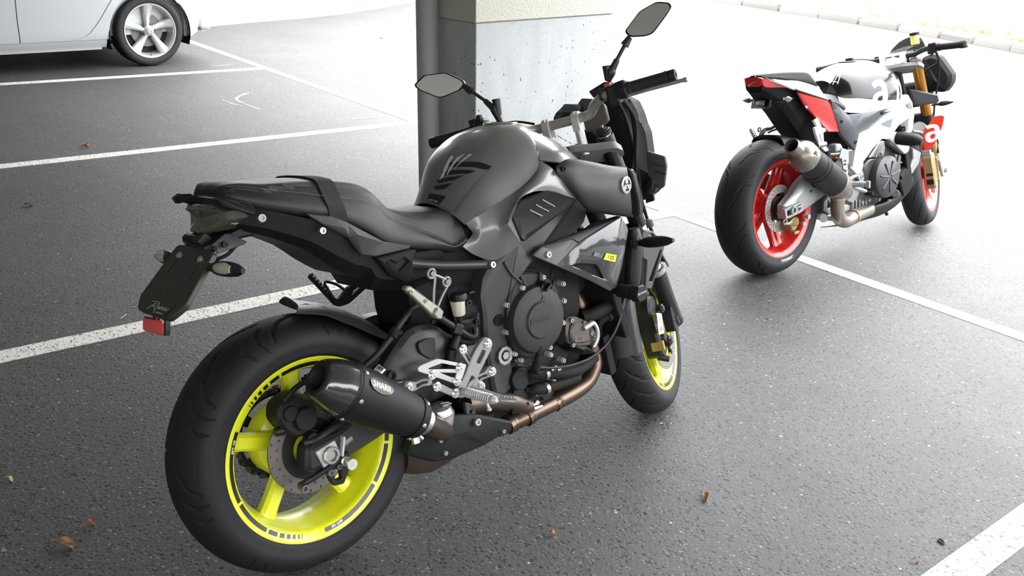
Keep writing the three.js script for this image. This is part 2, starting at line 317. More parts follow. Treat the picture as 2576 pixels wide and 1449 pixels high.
{ // the pillar at the end of the bay, rough plaster over smooth concrete
  const o = new THREE.Group(); o.name = 'concrete_pillar'; o.userData = { kind: 'structure', label: 'square concrete pillar with rough cream plaster above a smooth grey base' };
  const w = 0.38, L = 0.93, s = 1.02;
  structure('pillar_base', box([-w / 2, s / 2, -L / 2], [w, s, L], 0.006), smoothConcrete, o);
  structure('pillar_plaster', box([-w / 2, s + 0.92, -L / 2], [w + 0.012, 1.84, L + 0.012], 0.006), plaster, o, 'rough cream plaster');
  siteFrame(o, -3.85, -2.94);
  o.quaternion.setFromAxisAngle(new THREE.Vector3(0.767, 0, 0.642), 0.035);
  scene.add(o);
  const d = thing('downpipe', 'dark grey round downpipe running up the shaded side of the concrete pillar', 'pipe'), grey = mat([0.32, 0.325, 0.33], 0.5, 0.0), p = (y) => [-0.312, y, 0.078];
  part(d, 'pipe', [cyl(p(0.0), p(2.55), 0.057, 0.057, 36, 0.02)], grey);
  part(d, 'pipe_bracket', [lathe([[0.058, 0], [0.063, 0.002], [0.063, 0.028], [0.058, 0.03]], p(1.35), [0, 1, 0], 32), box(addv(p(1.365), [0, 0, -0.064]), [0.02, 0.03, 0.012])], grey);
  d.position.copy(o.position); d.quaternion.copy(o.quaternion);
}
{ // kerb of old stones along the far side of the road, grassy gravel verge behind it
  const k = new THREE.Group(); k.name = 'kerb'; k.userData = { kind: 'structure', label: 'kerb of weathered pale stones along the far side of the road' }; scene.add(k);
  const A = [-15.6, -14.4, [-13.303,0,-15.894][0], [-12.346,0,-15.845][0], [-11.334,0,-15.741][0], [-10.337,0,-15.384][0], [-9.416,0,-15.15][0], [-8.578,0,-14.935][0], [-7.756,0,-14.768][0], [-7.151,0,-14.695][0], [-6.439,0,-14.449][0], -5.6, -4.7, -3.8, -2.9], r = rng(3);
  const line = (a) => -14.43 - 1.5 * Math.min(1.15, Math.max(0, (-6.3 - a) / 7)) ** 0.75;
  const stone = [0.17, 0.15, 0.14, 0.19].map((l, i) => mat([l, l * 0.93, l * 0.85], 0.95, 0, { bumpMap: rep(plaster.bumpMap, 1.4), bumpScale: 0.012 }));
  for (let i = 0; i < A.length - 1; i++) {
    const L = A[i + 1] - A[i] - 0.02 - r() * 0.04, a = (A[i] + A[i + 1]) / 2, b = line(a), slope = Math.atan2(line(A[i + 1]) - line(A[i]), A[i + 1] - A[i]), j = () => (r() - 0.5) * 0.03;
    const x = L / 2, ring = (y, z0, z1, e) => [[-x + e + j(), y + j() * 0.4, z1], [-x + e + j(), y + j() * 0.4, z0], [0, y + j() * 0.5, z0 + j()], [x - e + j(), y + j() * 0.4, z0], [x - e + j(), y + j() * 0.4, z1]];
    const g = loft([ring(-0.05, -0.24, 0, 0), ring(0.07, -0.24, 0, 0), ring(0.12, -0.22, -0.025, 0.015)].map((q) => q.reverse()), { nu: 1, nv: 1, sharp: 0.5 });
    const m = structure('kerb_stone', g, stone[Math.floor(r() * 4)], k); siteFrame(m, a, b); m.rotation.y -= slope;
  }
  const R = 14, pts = Array.from({ length: 30 }, (_, i) => -26 + i * 1.6), near = pts.map((a) => site(a, 0.09, line(a) - 0.2)), far = pts.map((a) => site(a, 0.9, -30));
  structure('verge', patch([near, near.map((q, i) => mix(q, far[i], 0.4).map((v, c) => c === 1 ? 0.25 : v)), far], { nu: 8, nv: 1, t: 0.05, flip: true }), mat([0.20, 0.19, 0.15], 1, 0, { bumpMap: rep(plaster.bumpMap, 0.9), bumpScale: 0.03 }));
  const blades = [], q = rng(77);
  for (let i = 0; i < 130; i++) {
    const a = -13 + q() * 9, b = line(a) - 0.28 - q() * q() * 2.2, o = site(a, 0.08 + (line(a) - b) * 0.025, b);
    for (let s = 0; s < 14; s++) { const x = (q() - 0.5) * 0.14, z = (q() - 0.5) * 0.14, h = 0.03 + q() * 0.06, l = (q() - 0.5) * 0.05, w = 0.004; blades.push(o[0] + x - w, o[1], o[2] + z, o[0] + x + w, o[1], o[2] + z, o[0] + x + l, o[1] + h, o[2] + z + l); }
  }
  const gr = lit(new THREE.Mesh(join(soup(blades)), mat([0.12, 0.16, 0.04], 0.9, 0, { side: THREE.DoubleSide }))); gr.name = 'verge_grass'; gr.userData = { kind: 'stuff', label: 'sparse tufts of grass on the pale verge behind the stone kerb', category: 'grass' }; scene.add(gr);
  // white wall closing the row of bays on the left and bending away outside
  const e = [[-11.52, 0, 3.4], [-11.55, 0, -1], [-11.6, 0, -4.2], [-11.655,0,-4.616], [-11.922,0,-5.353], [-12.178,0,-6.154], [-12.745,0,-7.405], [-14.033,0,-9.303], [-15.4, 0, -10.9], [-17.5, 0, -12.6]], P = smooth(e, 4), back = P.map((q) => [q[0] - 0.3, 0, q[2] - 0.05]);
  structure('wall_left', panel([...P, ...back.reverse()].map((q) => [q[0], 2.6, q[2]]), { t: 2.6, bev: 0.01, n: [0, 1, 0] }), mat([0.62, 0.615, 0.60], 0.9, 0, { bumpMap: rep(plaster.bumpMap, 1.5), bumpScale: 0.004 }));
}
{ // belts of trees around the yard, out of the frame, green in the reflections
  const belt = (name, pts, H, label) => {
    const P = smooth(pts, 12), rows = P.map(([x, z], i) => { const d = unit(addv(P[Math.min(P.length - 1, i + 1)], P[Math.max(0, i - 1)], -1)), n = [-d[1], d[0]]; return Array.from({ length: 15 }, (_, j) => { const a = j / 14 * PI, h = H * (0.85 + 0.3 * noise3.noise(x * 0.35, z * 0.35, 2)), o = 1 + 0.45 * noise3.noise(x * 0.9 + j, z * 0.9, j * 0.7); return [x + n[0] * Math.cos(a) * 1.8 * o, h * (0.02 + 0.98 * Math.sin(a)) * (0.9 + 0.1 * o), z + n[1] * Math.cos(a) * 1.8 * o]; }); });
    const g = grid(rows), m = lit(new THREE.Mesh(join(g), mat([0.035, 0.05, 0.018], 0.9, 0, { side: THREE.DoubleSide, bumpMap: rep(plaster.bumpMap, 0.6), bumpScale: 0.08 }))); m.name = name; m.userData = { kind: 'stuff', label, category: 'trees' }; scene.add(m);
  };
  belt('tree_belt', [[14, 10], [16, 0], [18, -9], [19, -18], [16, -28]], 5.5, 'dense belt of green trees along the right hand side of the yard');
  belt('tree_belt_far', [[15, -34], [2, -36], [-10, -36], [-22, -34]], 6, 'dense belt of green trees beyond the verge');
}
{ // fallen leaves and bits on the asphalt
  const brown = mat([0.30, 0.17, 0.09], 0.85, 0, { side: THREE.DoubleSide }), rust = mat([0.33, 0.12, 0.05], 0.85), straw = mat([0.55, 0.45, 0.26], 0.8), black = mat([0.02, 0.02, 0.02], 0.7);
  const leaf = (g, len, wid, turn, m, label, curl = 0.012) => {
    const o = thing('fallen_leaf', label, 'leaf', 'dry leaves on the asphalt'), rows = [];
    for (let i = 0; i <= 6; i++) { const t = i / 6, w = wid * Math.sin(PI * Math.min(0.96, t * 0.9 + 0.06)) ** 0.8; rows.push([-1, 0, 1].map((s) => [(t - 0.5) * len, 0.003 + curl * Math.abs(s) * (0.4 + t) + 0.006 * Math.sin(t * 5), s * w / 2])); }
    part(o, 'blade', patch(rows, { nu: 2, nv: 3, t: 0.0006, flip: true }), m); part(o, 'stalk', tube([[-len * 0.5, 0.004, 0], [-len * 0.62, 0.006, 0.003], [-len * 0.75, 0.003, 0.008]], 0.0009, { k: 5 }), m);
    o.position.set(...site(g[0], 0.001, g[2])); o.rotation.y = turn;
  };
  leaf([-2.224,0,-.436], 0.058, 0.022, 0.45, brown, 'largest dry brown leaf, lying left of the yellow rear wheel near the bottom edge');
  leaf([-2.606,0,-.398], 0.026, 0.008, 0.1, straw, 'narrow straw coloured leaf at the left edge of the asphalt', 0.004);
  leaf([-1.43,0,-1.97], 0.03, 0.016, -0.6, rust, 'small rust red leaf on the asphalt right of the grey motorcycle');
  leaf([-1.551,0,-1.491], 0.02, 0.012, 0.5, rust, 'tiny reddish leaf below the exhaust near the bottom edge', 0.006);
  leaf([-5.194,0,-1.077], 0.045, 0.02, 0.8, brown, 'brown leaf in the far left bay between two white lines');
  leaf([-6.306,0,-1.679], 0.05, 0.03, 1.5, brown, 'dark curled leaf just behind the second white bay line', 0.02);
  leaf([-2.277,0,-.513], 0.02, 0.012, 1.2, rust, 'small reddish leaf between the large brown leaf and the rear tyre', 0.008);
  leaf([-.909,0,-2.213], 0.014, 0.008, 0.1, rust, 'tiny orange leaf beside the corner bay line', 0.004);
  const o = thing('dry_stalk', 'thin pale dry stalk lying behind the hanging number plate holder', 'twig'); part(o, 'stalk', tube([[0, 0, 0], [0.02, 0.001, 0.001], [0.042, 0, 0]], 0.0013, { k: 6 }), straw); { const g = [-3.547,0,-1.002], h = [-3.573,0,-1.033]; o.position.set(...site(g[0], 0.0014, g[2])); o.rotation.y = Math.atan2(-(site(h[0], 0, h[2])[2] - o.position.z), site(h[0], 0, h[2])[0] - o.position.x); }
  const w = thing('bottle_ring', 'small black plastic ring on the asphalt beside the corner bay line', 'ring'); part(w, 'ring', tube(circle(0.008, 14).map((q) => [q[0] * 1.4, 0.0025, q[1] * 0.7]), 0.0022, { n: 1, k: 6, closed: true }), black); { const g = [-.914,0,-2.357]; w.position.set(...site(g[0], 0.0005, g[2])); w.rotation.y = -0.5; }
  const p = thing('fallen_leaf', 'dark scrap lying in the glare left of the concrete pillar', 'leaf', 'dry leaves on the asphalt'); part(p, 'blade', panel(rnd([[-0.045, 0, -0.01], [0.03, 0, -0.012], [0.05, 0.002, 0.008], [-0.03, 0.004, 0.014]], 0.008), { t: 0.002, bev: 0.0005, n: [0, 1, 0] }), black); { const g = [-10.188,0,-6.247]; p.position.set(...site(g[0], 0.002, g[2])); }
}

// ---------- wheels shared by the two motorcycles ----------
const rubber = mat([0.0062, 0.0063, 0.007], 0.66, 0, { phys: 1, specularIntensity: 0.7, bumpMap: rep(grainTex, 9), bumpScale: 0.0006 });
const rubberSide = mat([0.013, 0.0135, 0.0155], 0.5, 0, { bumpMap: rep(grainTex, 14), bumpScale: 0.0003 });
const blackIron = mat([0.0085, 0.0085, 0.009], 0.5, 0.2, { phys: 1, specularIntensity: 0.7 }), blackMatt = mat([0.006, 0.006, 0.0065], 0.75, 0, { phys: 1, specularIntensity: 0.5 }), blackSatin = mat([0.0085, 0.0085, 0.0095], 0.42, 0, { phys: 1, specularIntensity: 0.65, bumpMap: grain, bumpScale: 0.0003 }), blackGloss = mat([0.008, 0.008, 0.009], 0.16);
const steel = mat([0.60, 0.59, 0.57], 0.33, 0.95), alloy = mat([0.62, 0.62, 0.61], 0.42, 0.85), polished = mat([0.75, 0.75, 0.74], 0.22, 0.95), zinc = mat([0.40, 0.40, 0.385], 0.36, 0.85), discSteel = mat([0.17, 0.155, 0.15], 0.42, 0.9), darkSteel = mat([0.16, 0.16, 0.165], 0.4, 0.9);
const REAR = { rc: 0.26, a: 0.058, b: 0.095, bead: 0.225 }, FRONT = { rc: 0.252, a: 0.047, b: 0.060, bead: 0.225 };
function segDist(px, py, a, b) { const dx = b[0] - a[0], dy = b[1] - a[1], t = Math.max(0, Math.min(1, ((px - a[0]) * dx + (py - a[1]) * dy) / (dx * dx + dy * dy))); return [Math.hypot(px - a[0] - dx * t, py - a[1] - dy * t), t]; }
function tyre(T, pitches, grooves, segs, { width = 0.0038, sk = 1 } = {}) {
  const prof = [], nC = 30;
  for (let i = 0; i <= nC; i++) { const t = i / nC * PI / 2; prof.push([T.rc + T.a * Math.cos(t), T.b * Math.sin(t), 1]); }
  const k = T.b / 0.095;
  prof.push([T.rc - 0.006, T.b * 0.996, 0], [T.rc - 0.0075, T.b * 0.983, 0], [T.rc - 0.016, T.b * 0.975, 0], [0.237, T.b * 0.955, 0], [0.2335, T.b * 0.95, 0], [0.2325, T.b * 0.925, 0], [0.228, T.b * 0.90, 0], [0.222, T.b * 0.88, 0], [0.218, T.b * 0.6, 0]);
  const P = [...prof.slice(1).reverse().map(([r, z, g]) => [r, -z, g]), ...prof], R0 = T.rc + T.a, pitch = TAU * R0 / pitches, rows = [];
  const depthAt = (s, z) => {
    const side = z < 0 ? 0.5 : 0; let d = 0; const u = ((s / pitch + side) % 1 + 1) % 1 * pitch, w = Math.abs(z);
    for (const g of grooves) for (let i = 0; i < g.length - 1; i++) for (const o of [-pitch, 0, pitch]) {
      const [e, t] = segDist(u + o, w, g[i], g[i + 1]), f = (i + t) / (g.length - 1), ww = width * (0.35 + 0.9 * Math.sin(PI * Math.min(0.97, 0.08 + f * 0.86)));
      if (e < ww) d = Math.max(d, Math.min(1, (ww - e) / (ww * 0.4)));
    }
    return d;
  };
  for (let i = 0; i <= segs; i++) { const th = i / segs * TAU, s = th * R0; rows.push(P.map(([r, z, g]) => { const q = r - (g ? 0.004 * depthAt(s * sk, z) : 0); return [q * Math.cos(th), q * Math.sin(th), z]; })); }
  return grid(rows);
}
function rimBarrel(half, lip = 0.2295, well = 0.186) { // closed turned section
  const h = half, s = [[lip - 0.001, h - 0.007], [lip, h - 0.002], [lip - 0.0015, h + 0.0012], [lip - 0.006, h + 0.0012], [lip - 0.0095, h - 0.001], [lip - 0.024, h - 0.0065], [lip - 0.0275, h - 0.010], [lip - 0.031, h - 0.022], [lip - 0.036, h * 0.45], [well, h * 0.22]];
  const all = [...s, ...s.slice().reverse().map(([r, z]) => [r, -z])], out = [[well + 0.012, -h * 0.2], [lip - 0.022, -h * 0.6], [lip - 0.008, -h + 0.012], [lip - 0.001, -h + 0.007]].map(([r, z]) => [r, z]);
  return lathe([...all.reverse(), ...out.map(([r, z]) => [r, -z]).reverse()].map(([r, z]) => [r, z]), [0, 0, 0], [0, 0, 1], 128, 0.7);
}
function spoke(a, r0, r1, w0, w1, t0, t1, z0 = 0, z1 = 0, bend = 0) {
  const rings = [];
  for (let i = 0; i <= 6; i++) {
    const f = i / 6, r = r0 + (r1 - r0) * f, e = Math.pow(Math.abs(f - 0.42) / 0.58, 3), w = w0 + (w1 - w0) * f + 0.014 * e * (f > 0.42 ? 1.2 : 0.6), t = t0 + (t1 - t0) * f + 0.006 * e, b = a + bend * f, z = z0 + (z1 - z0) * f, c = Math.cos(b), s = Math.sin(b);
    const q = [[-1, -0.55], [-0.62, -1], [0.62, -1], [1, -0.55], [1, 0.55], [0.62, 1], [-0.62, 1], [-1, 0.55]].map(([p, d]) => [r * c - p * w / 2 * s, r * s + p * w / 2 * c, z + d * t / 2]);
    rings.push(q.reverse());
  }
  return loft(rings, { nu: 2, nv: 1, sharp: 0.7 });
}
function disc(R, r, z, t, holes) {
  const hs = holes.map(([q, a, d]) => circle(d, 7, q * Math.cos(a), q * Math.sin(a)).reverse());
  return extr(circle(R, 72), [circle(r, 48).reverse(), ...hs], z - t / 2, z + t / 2, 0.0006);
}
const drilled = (R, r, n, rowsN = 3, d = 0.0036) => { const l = []; for (let i = 0; i < n; i++) for (let k = 0; k < rowsN; k++) l.push([r + (R - r) * (0.2 + 0.6 * (rowsN > 1 ? k / (rowsN - 1) : 0.5)), (i + k / rowsN) / n * TAU, d]); return l; };
// printed arc lying on the slanted rim flange
function arcFilm(r0, z0, r1, z1, a0, a1, seg = 24) {
  const pos = [], uv = [], at = (r, z, a) => [r * Math.cos(a), r * Math.sin(a), z];
  for (let i = 0; i < seg; i++) {
    const f = i / seg, g = (i + 1) / seg, a = a0 + (a1 - a0) * f, b = a0 + (a1 - a0) * g;
    const A = at(r0, z0, a), B = at(r0, z0, b), C = at(r1, z1, a), D = at(r1, z1, b);
    pos.push(...A, ...B, ...C, ...B, ...D, ...C); uv.push(1 - f, 1, 1 - g, 1, 1 - f, 0, 1 - g, 1, 1 - g, 0, 1 - f, 0);
  }
  const g = soup(pos, uv); g.computeVertexNormals(); return g;
}

// ---------- the grey motorcycle: x forward from the rear axle, y up, z to its right ----------
const MT = thing('motorcycle', 'grey and black naked motorcycle with fluorescent yellow wheels standing in the parking bay', 'motorcycle');
place(MT, {p:[-1.8823,0.31469,-0.91437],x:[-0.070992,0,-0.99748],y:[-0.19883,0.97993,0.014151],z:[0.97746,0.19933,-0.069568]});
const STEER = {p:[1.32,-0.033391,-0.013566],x:[0.89888,-0.045019,-0.43587],y:[-0.045019,0.97996,-0.19406],z:[0.43587,0.19406,0.87884]}; // front wheel and fork, turned to the left lock
const mt = (n, g, m, l) => part(MT, n, g, m, l);
const mts = (n, list, m) => list.forEach((g) => mt(n, g, m));
const steered = (n, g, m, l) => place(mt(n, g, m, l), STEER);
const fluo = mat([0.60, 0.62, 0.012], 0.33, 0, { phys: 1, clearcoat: 0.5, clearcoatRoughness: 0.2 });
const MTR = new THREE.Group(); MTR.name = 'rear_wheel'; MT.add(MTR);
const MTF = new THREE.Group(); MTF.name = 'front_wheel'; MT.add(MTF); place(MTF, STEER);
part(MTR, 'tyre', tyre(REAR, 9, [[[0, 0.004], [0.03, 0.010], [0.075, 0.030], [0.11, 0.056], [0.122, 0.083]], [[0.125, 0.026], [0.147, 0.042], [0.156, 0.066], [0.150, 0.088]], [[0.185, 0.05], [0.197, 0.068], [0.190, 0.087]]], 760), rubber);
part(MTF, 'tyre', tyre(FRONT, 24, [[[0, 0.006], [0.022, 0.018], [0.045, 0.036], [0.056, 0.055]], [[0.030, 0.030], [0.058, 0.043], [0.075, 0.057]]], 720, { width: 0.003 }), rubber);
part(MTR, 'rim', rimBarrel(0.0845), fluo);
part(MTF, 'rim', rimBarrel(0.054), fluo);
for (let k = 0; k < 5; k++) {
  part(MTR, 'spoke', spoke(-127 * PI / 180 + k * TAU / 5, 0.045, 0.197, 0.046, 0.036, 0.040, 0.030, -0.012, 0.01), fluo);
  part(MTF, 'spoke', spoke(-75 * PI / 180 + k * TAU / 5, 0.035, 0.197, 0.034, 0.030, 0.038, 0.026), fluo);
}
part(MTR, 'hub', lathe([[0, -0.085], [0.088, -0.085], [0.096, -0.078], [0.096, -0.045], [0.088, -0.03], [0.056, -0.012], [0.05, 0.012], [0.047, 0.05], [0.03, 0.052], [0, 0.052]], [0, 0, 0], [0, 0, 1], 48), fluo);
part(MTF, 'hub', lathe([[0, -0.06], [0.045, -0.06], [0.05, -0.052], [0.042, -0.03], [0.036, 0], [0.042, 0.03], [0.05, 0.052], [0.045, 0.06], [0, 0.06]], [0, 0, 0], [0, 0, 1], 40), fluo);
{ const N = 43, s = []; for (let i = 0; i < N * 4; i++) s.push([(i % 4 < 2 ? 0.1145 : 0.107) * Math.cos(i / (N * 4) * TAU), (i % 4 < 2 ? 0.1145 : 0.107) * Math.sin(i / (N * 4) * TAU)]);
  const win = []; for (let i = 0; i < 5; i++) { const a = i * TAU / 5, l = []; for (let j = 0; j <= 8; j++) l.push([0.097, a + 0.15 + j / 8 * 0.95]); for (let j = 8; j >= 0; j--) l.push([0.078, a + 0.15 + j / 8 * 0.95]); win.push(l.map(([r, t]) => [r * Math.cos(t), r * Math.sin(t)]).reverse()); }
  part(MTR, 'sprocket', extr(s, win, -0.105, -0.098, 0.0008), blackIron); }
part(MTR, 'brake_disc', [disc(0.112, 0.076, 0.062, 0.005, drilled(0.112, 0.084, 24, 2, 0.0028))], discSteel);
part(MTR, 'disc_carrier', [disc(0.082, 0.045, 0.062, 0.004, [])], blackIron);
for (const s of [1, -1]) {
  part(MTF, 'brake_disc', disc(0.160, 0.124, s * 0.066, 0.0045, drilled(0.160, 0.126, 30, 3, 0.0028)), mat([0.34, 0.32, 0.31], 0.36, 0.9));
  const arms = []; for (let i = 0; i < 5; i++) for (const d of [-0.22, 0.22]) { const a = i * TAU / 5 + 0.3, b = a + d; arms.push(tube([[0.045 * Math.cos(a), 0.045 * Math.sin(a), s * 0.062], [0.09 * Math.cos(a + d * 0.6), 0.09 * Math.sin(a + d * 0.6), s * 0.064], [0.126 * Math.cos(b), 0.126 * Math.sin(b), s * 0.066]], 0.0055, { n: 3, k: 6 }), lathe([[0, -0.005], [0.008, -0.005], [0.008, 0.005], [0.004, 0.006], [0, 0.006]], [0.127 * Math.cos(b), 0.127 * Math.sin(b), s * 0.066], [0, 0, s], 12)); }
  part(MTF, 'disc_carrier', [disc(0.055, 0.03, s * 0.062, 0.006, []), ...arms], blackIron);
}
{ // printed stripes on the rim flange: dashes that shorten, then a bar with the model name
  const tex = print(512, 40, (c, w, h) => { c.fillStyle = '#0b0b0c'; c.fillRect(0, 0, w, h); c.fillStyle = '#e9e9e4'; c.font = 'bold italic 34px sans-serif'; c.textBaseline = 'middle'; c.textAlign = 'right'; c.fillText('MT-10', w - 60, h / 2 + 2, 130); });
  const black = mat('#ffffff', 0.3, 0, { map: tex }), plain = mat([0.006, 0.006, 0.007], 0.3);
  const seg = (P, half, s, a, name) => { // s = direction of reading
    const r0 = 0.2165, z0 = half - 0.0012, r1 = 0.2065, z1 = half - 0.0052, D = PI / 180;
    part(P, 'rim_decal', arcFilm(r0, z0, r1, z1, (a + 0) * D, (a + 46 * s) * D), name ? black : plain);
    const rest = []; for (const [u, v] of [[48, 75], [77, 84], [86, 89.5], [91.5, 94], [96, 97.8], [99.8, 100.9], [102.5, 103]]) rest.push(arcFilm(r0, z0, r1, z1, (a + u * s) * D, (a + v * s) * D, 8));
    part(P, 'rim_stripe', rest, plain);
  };
  const seg3 = (P, half, a0) => { for (let k = 0; k < 3; k++) seg(P, half, 1, a0 + k * 120, true); };
  seg3(MTR, 0.0845, 150); seg3(MTF, 0.054, -120);
}

// ---------- grey motorcycle: tank, seat, tail ----------
const symTank = (h, k) => [...h, ...h.slice(0, -1).reverse().map(([x, y, z]) => [x, y, -z * k])];
const sym = (h) => [...h, ...h.slice(0, -1).reverse().map(([x, y, z]) => [x, y, -z])];
const tankGrey = mat([0.115, 0.115, 0.113], 0.38, 0.3, { phys: 1, clearcoat: 0.6, clearcoatRoughness: 0.14 });
const tankSatin = mat([0.075, 0.076, 0.077], 0.42, 0.4, { phys: 1, clearcoat: 0.25, clearcoatRoughness: 0.35 });
const frameGrey = mat([0.046, 0.046, 0.047], 0.46, 0.3, { bumpMap: grain, bumpScale: 0.0002 });
const leather = (() => { const t = dataTex(256, (i, j) => { const u = i / 256, w = j / 256, f = (k, o) => Math.abs(noise3.noise(u * k + o, w * k, o)); return [255 * (1 - Math.min(1, f(40, 1) * 1.6)) * 0.6 + 90 * (0.5 + noise3.noise(u * 90, w * 90, 3))]; }, false); return mat([0.0075, 0.0075, 0.008], 0.46, 0, { bumpMap: rep(t, 14), bumpScale: 0.00022 }); })();

mt('tank', patch([
  symTank([[.486, .466, .133], [.478, .486, .108], [.470, .505, .066], [.466, .515, .032], [.465, .518, 0]], .78),
  symTank([[.530, .488, .150], [.522, .530, .122], [.512, .563, .080], [.507, .575, .038], [.506, .578, 0]], .82),
  symTank([[.590, .515, .170], [.575, .575, .146], [.562, .618, .100], [.556, .631, .048], [.555, .635, 0]], .9),
  sym([[.660, .546, .184], [.650, .615, .156], [.640, .660, .108], [.636, .674, .052], [.635, .678, 0]]),
  sym([[.715, .580, .183], [.715, .640, .150], [.712, .680, .100], [.710, .692, .050], [.710, .695, 0]]),
  sym([[.738, .612, .168], [.750, .655, .134], [.760, .684, .088], [.765, .693, .045], [.768, .695, 0]]),
  sym([[.744, .642, .138], [.765, .664, .106], [.795, .676, .070], [.810, .680, .035], [.815, .682, 0]]),
], { nu: 6, nv: 5, t: 0.006 }), tankGrey);
mt('tank_front_cover', patch([
  sym([[.727,.601,.178], [.744,.625,.156], [.768, .661, .106], [.797, .673, .070], [.812, .677, .035], [.817, .679, 0]]),
  sym([[.782, .588, .192], [.800, .618, .165], [.828, .640, .115], [.853, .651, .070], [.868, .655, .035], [.876, .656, 0]]),
  sym([[.840, .574, .190], [.862, .592, .160], [.890, .611, .115], [.915, .621, .075], [.928, .625, .040], [.933, .626, 0]]),
  sym([[.905, .550, .165], [.925, .560, .145], [.950, .570, .110], [.970, .576, .075], [.980, .578, .040], [.985, .579, 0]]),
], { nu: 5, nv: 4, t: 0.005 }), tankGrey);
const lowRows = [[[.479,.409,.124], [.496,.424,.13], [.509,.438,.134], [.5,.453,.134], [.488,.468,.134]], [[.505,.382,.14], [.514,.409,.149], [.521,.438,.155], [.526,.463,.153], [.527,.485,.148]], [[.558,.36,.16], [.556,.401,.171], [.557,.44,.177], [.561,.472,.173], [.566,.505,.163]], [[.627,.393,.187], [.599,.424,.195], [.573,.455,.201], [.591,.493,.192], [.616,.527,.175]]];
const topRows = [[[.573,.455,.201], [.58,.474,.199], [.591,.493,.192], [.603,.511,.184], [.616,.527,.175]], [[.608,.51,.209], [.615,.519,.206], [.626,.526,.2], [.636,.534,.193], [.651,.541,.182]], [[.667,.527,.212], [.667,.537,.211], [.668,.545,.206], [.673,.552,.198], [.68,.557,.187]], [[.74,.513,.212], [.727,.537,.212], [.717,.557,.207], [.711,.573,.198], [.714,.581,.184]], [[.822,.482,.212], [.794,.518,.209], [.773,.553,.203], [.75,.579,.194], [.73,.599,.178]]];
for (const g of both([patch(lowRows, { nu: 4, nv: 4, t: .006 }), patch(topRows, { nu: 4, nv: 4, t: .006 }), panel([[.627,.393,.187], [.573,.455,.201], [.608,.51,.209], [.602,.469,.196], [.622,.411,.19]], { t: .006, bev: .0006 })])) mt('tank_side_panel', g, tankGrey);
// black vent panel with three ribs in the flank
for (const [i, g] of both(panel(rnd([[.588,.472,.203], [.613,.511,.212], [.712,.524,.216], [.741,.516,.216], [.822,.484,.212], [.791,.46,.206], [.633,.397,.194], [.617,.413,.194]], 0.006), { t: 0.014, bev: 0.004, inner: [[.625,.459,.196], [.734,.499,.209], [.643,.413,.19]] })).entries()) {
  const p = mt('side_vent', g, blackSatin), ribs = [[[1332,529], [1362,544]], [[1348,516], [1378,531]], [[1364,503], [1394,519]]];
  const R = [[[.651,.48,.204], [.696,.456,.203]], [[.672,.491,.206], [.719,.465,.205]], [[.694,.501,.209], [.74,.475,.208]]].map(([a, b]) => tube([addv(a, [0, 0, .001]), mix(a, b, .5), b], 0.0022, { k: 6 }));
  const m = lit(new THREE.Mesh(join(i ? R.map(flipZ) : R), mat([0.25, 0.25, 0.26], 0.3, 0.5))); m.name = 'rib'; p.add(m);
}
mt('fuel_cap', [lathe([[0.05, -0.01], [0.05, 0.004], [0.047, 0.008], [0.04, 0.009], [0.038, 0.006], [0.02, 0.007], [0, 0.008]], [.765, .690, -0.01], [.06, 1, 0], 40)], mat([0.25, 0.25, 0.25], 0.3, 0.8));
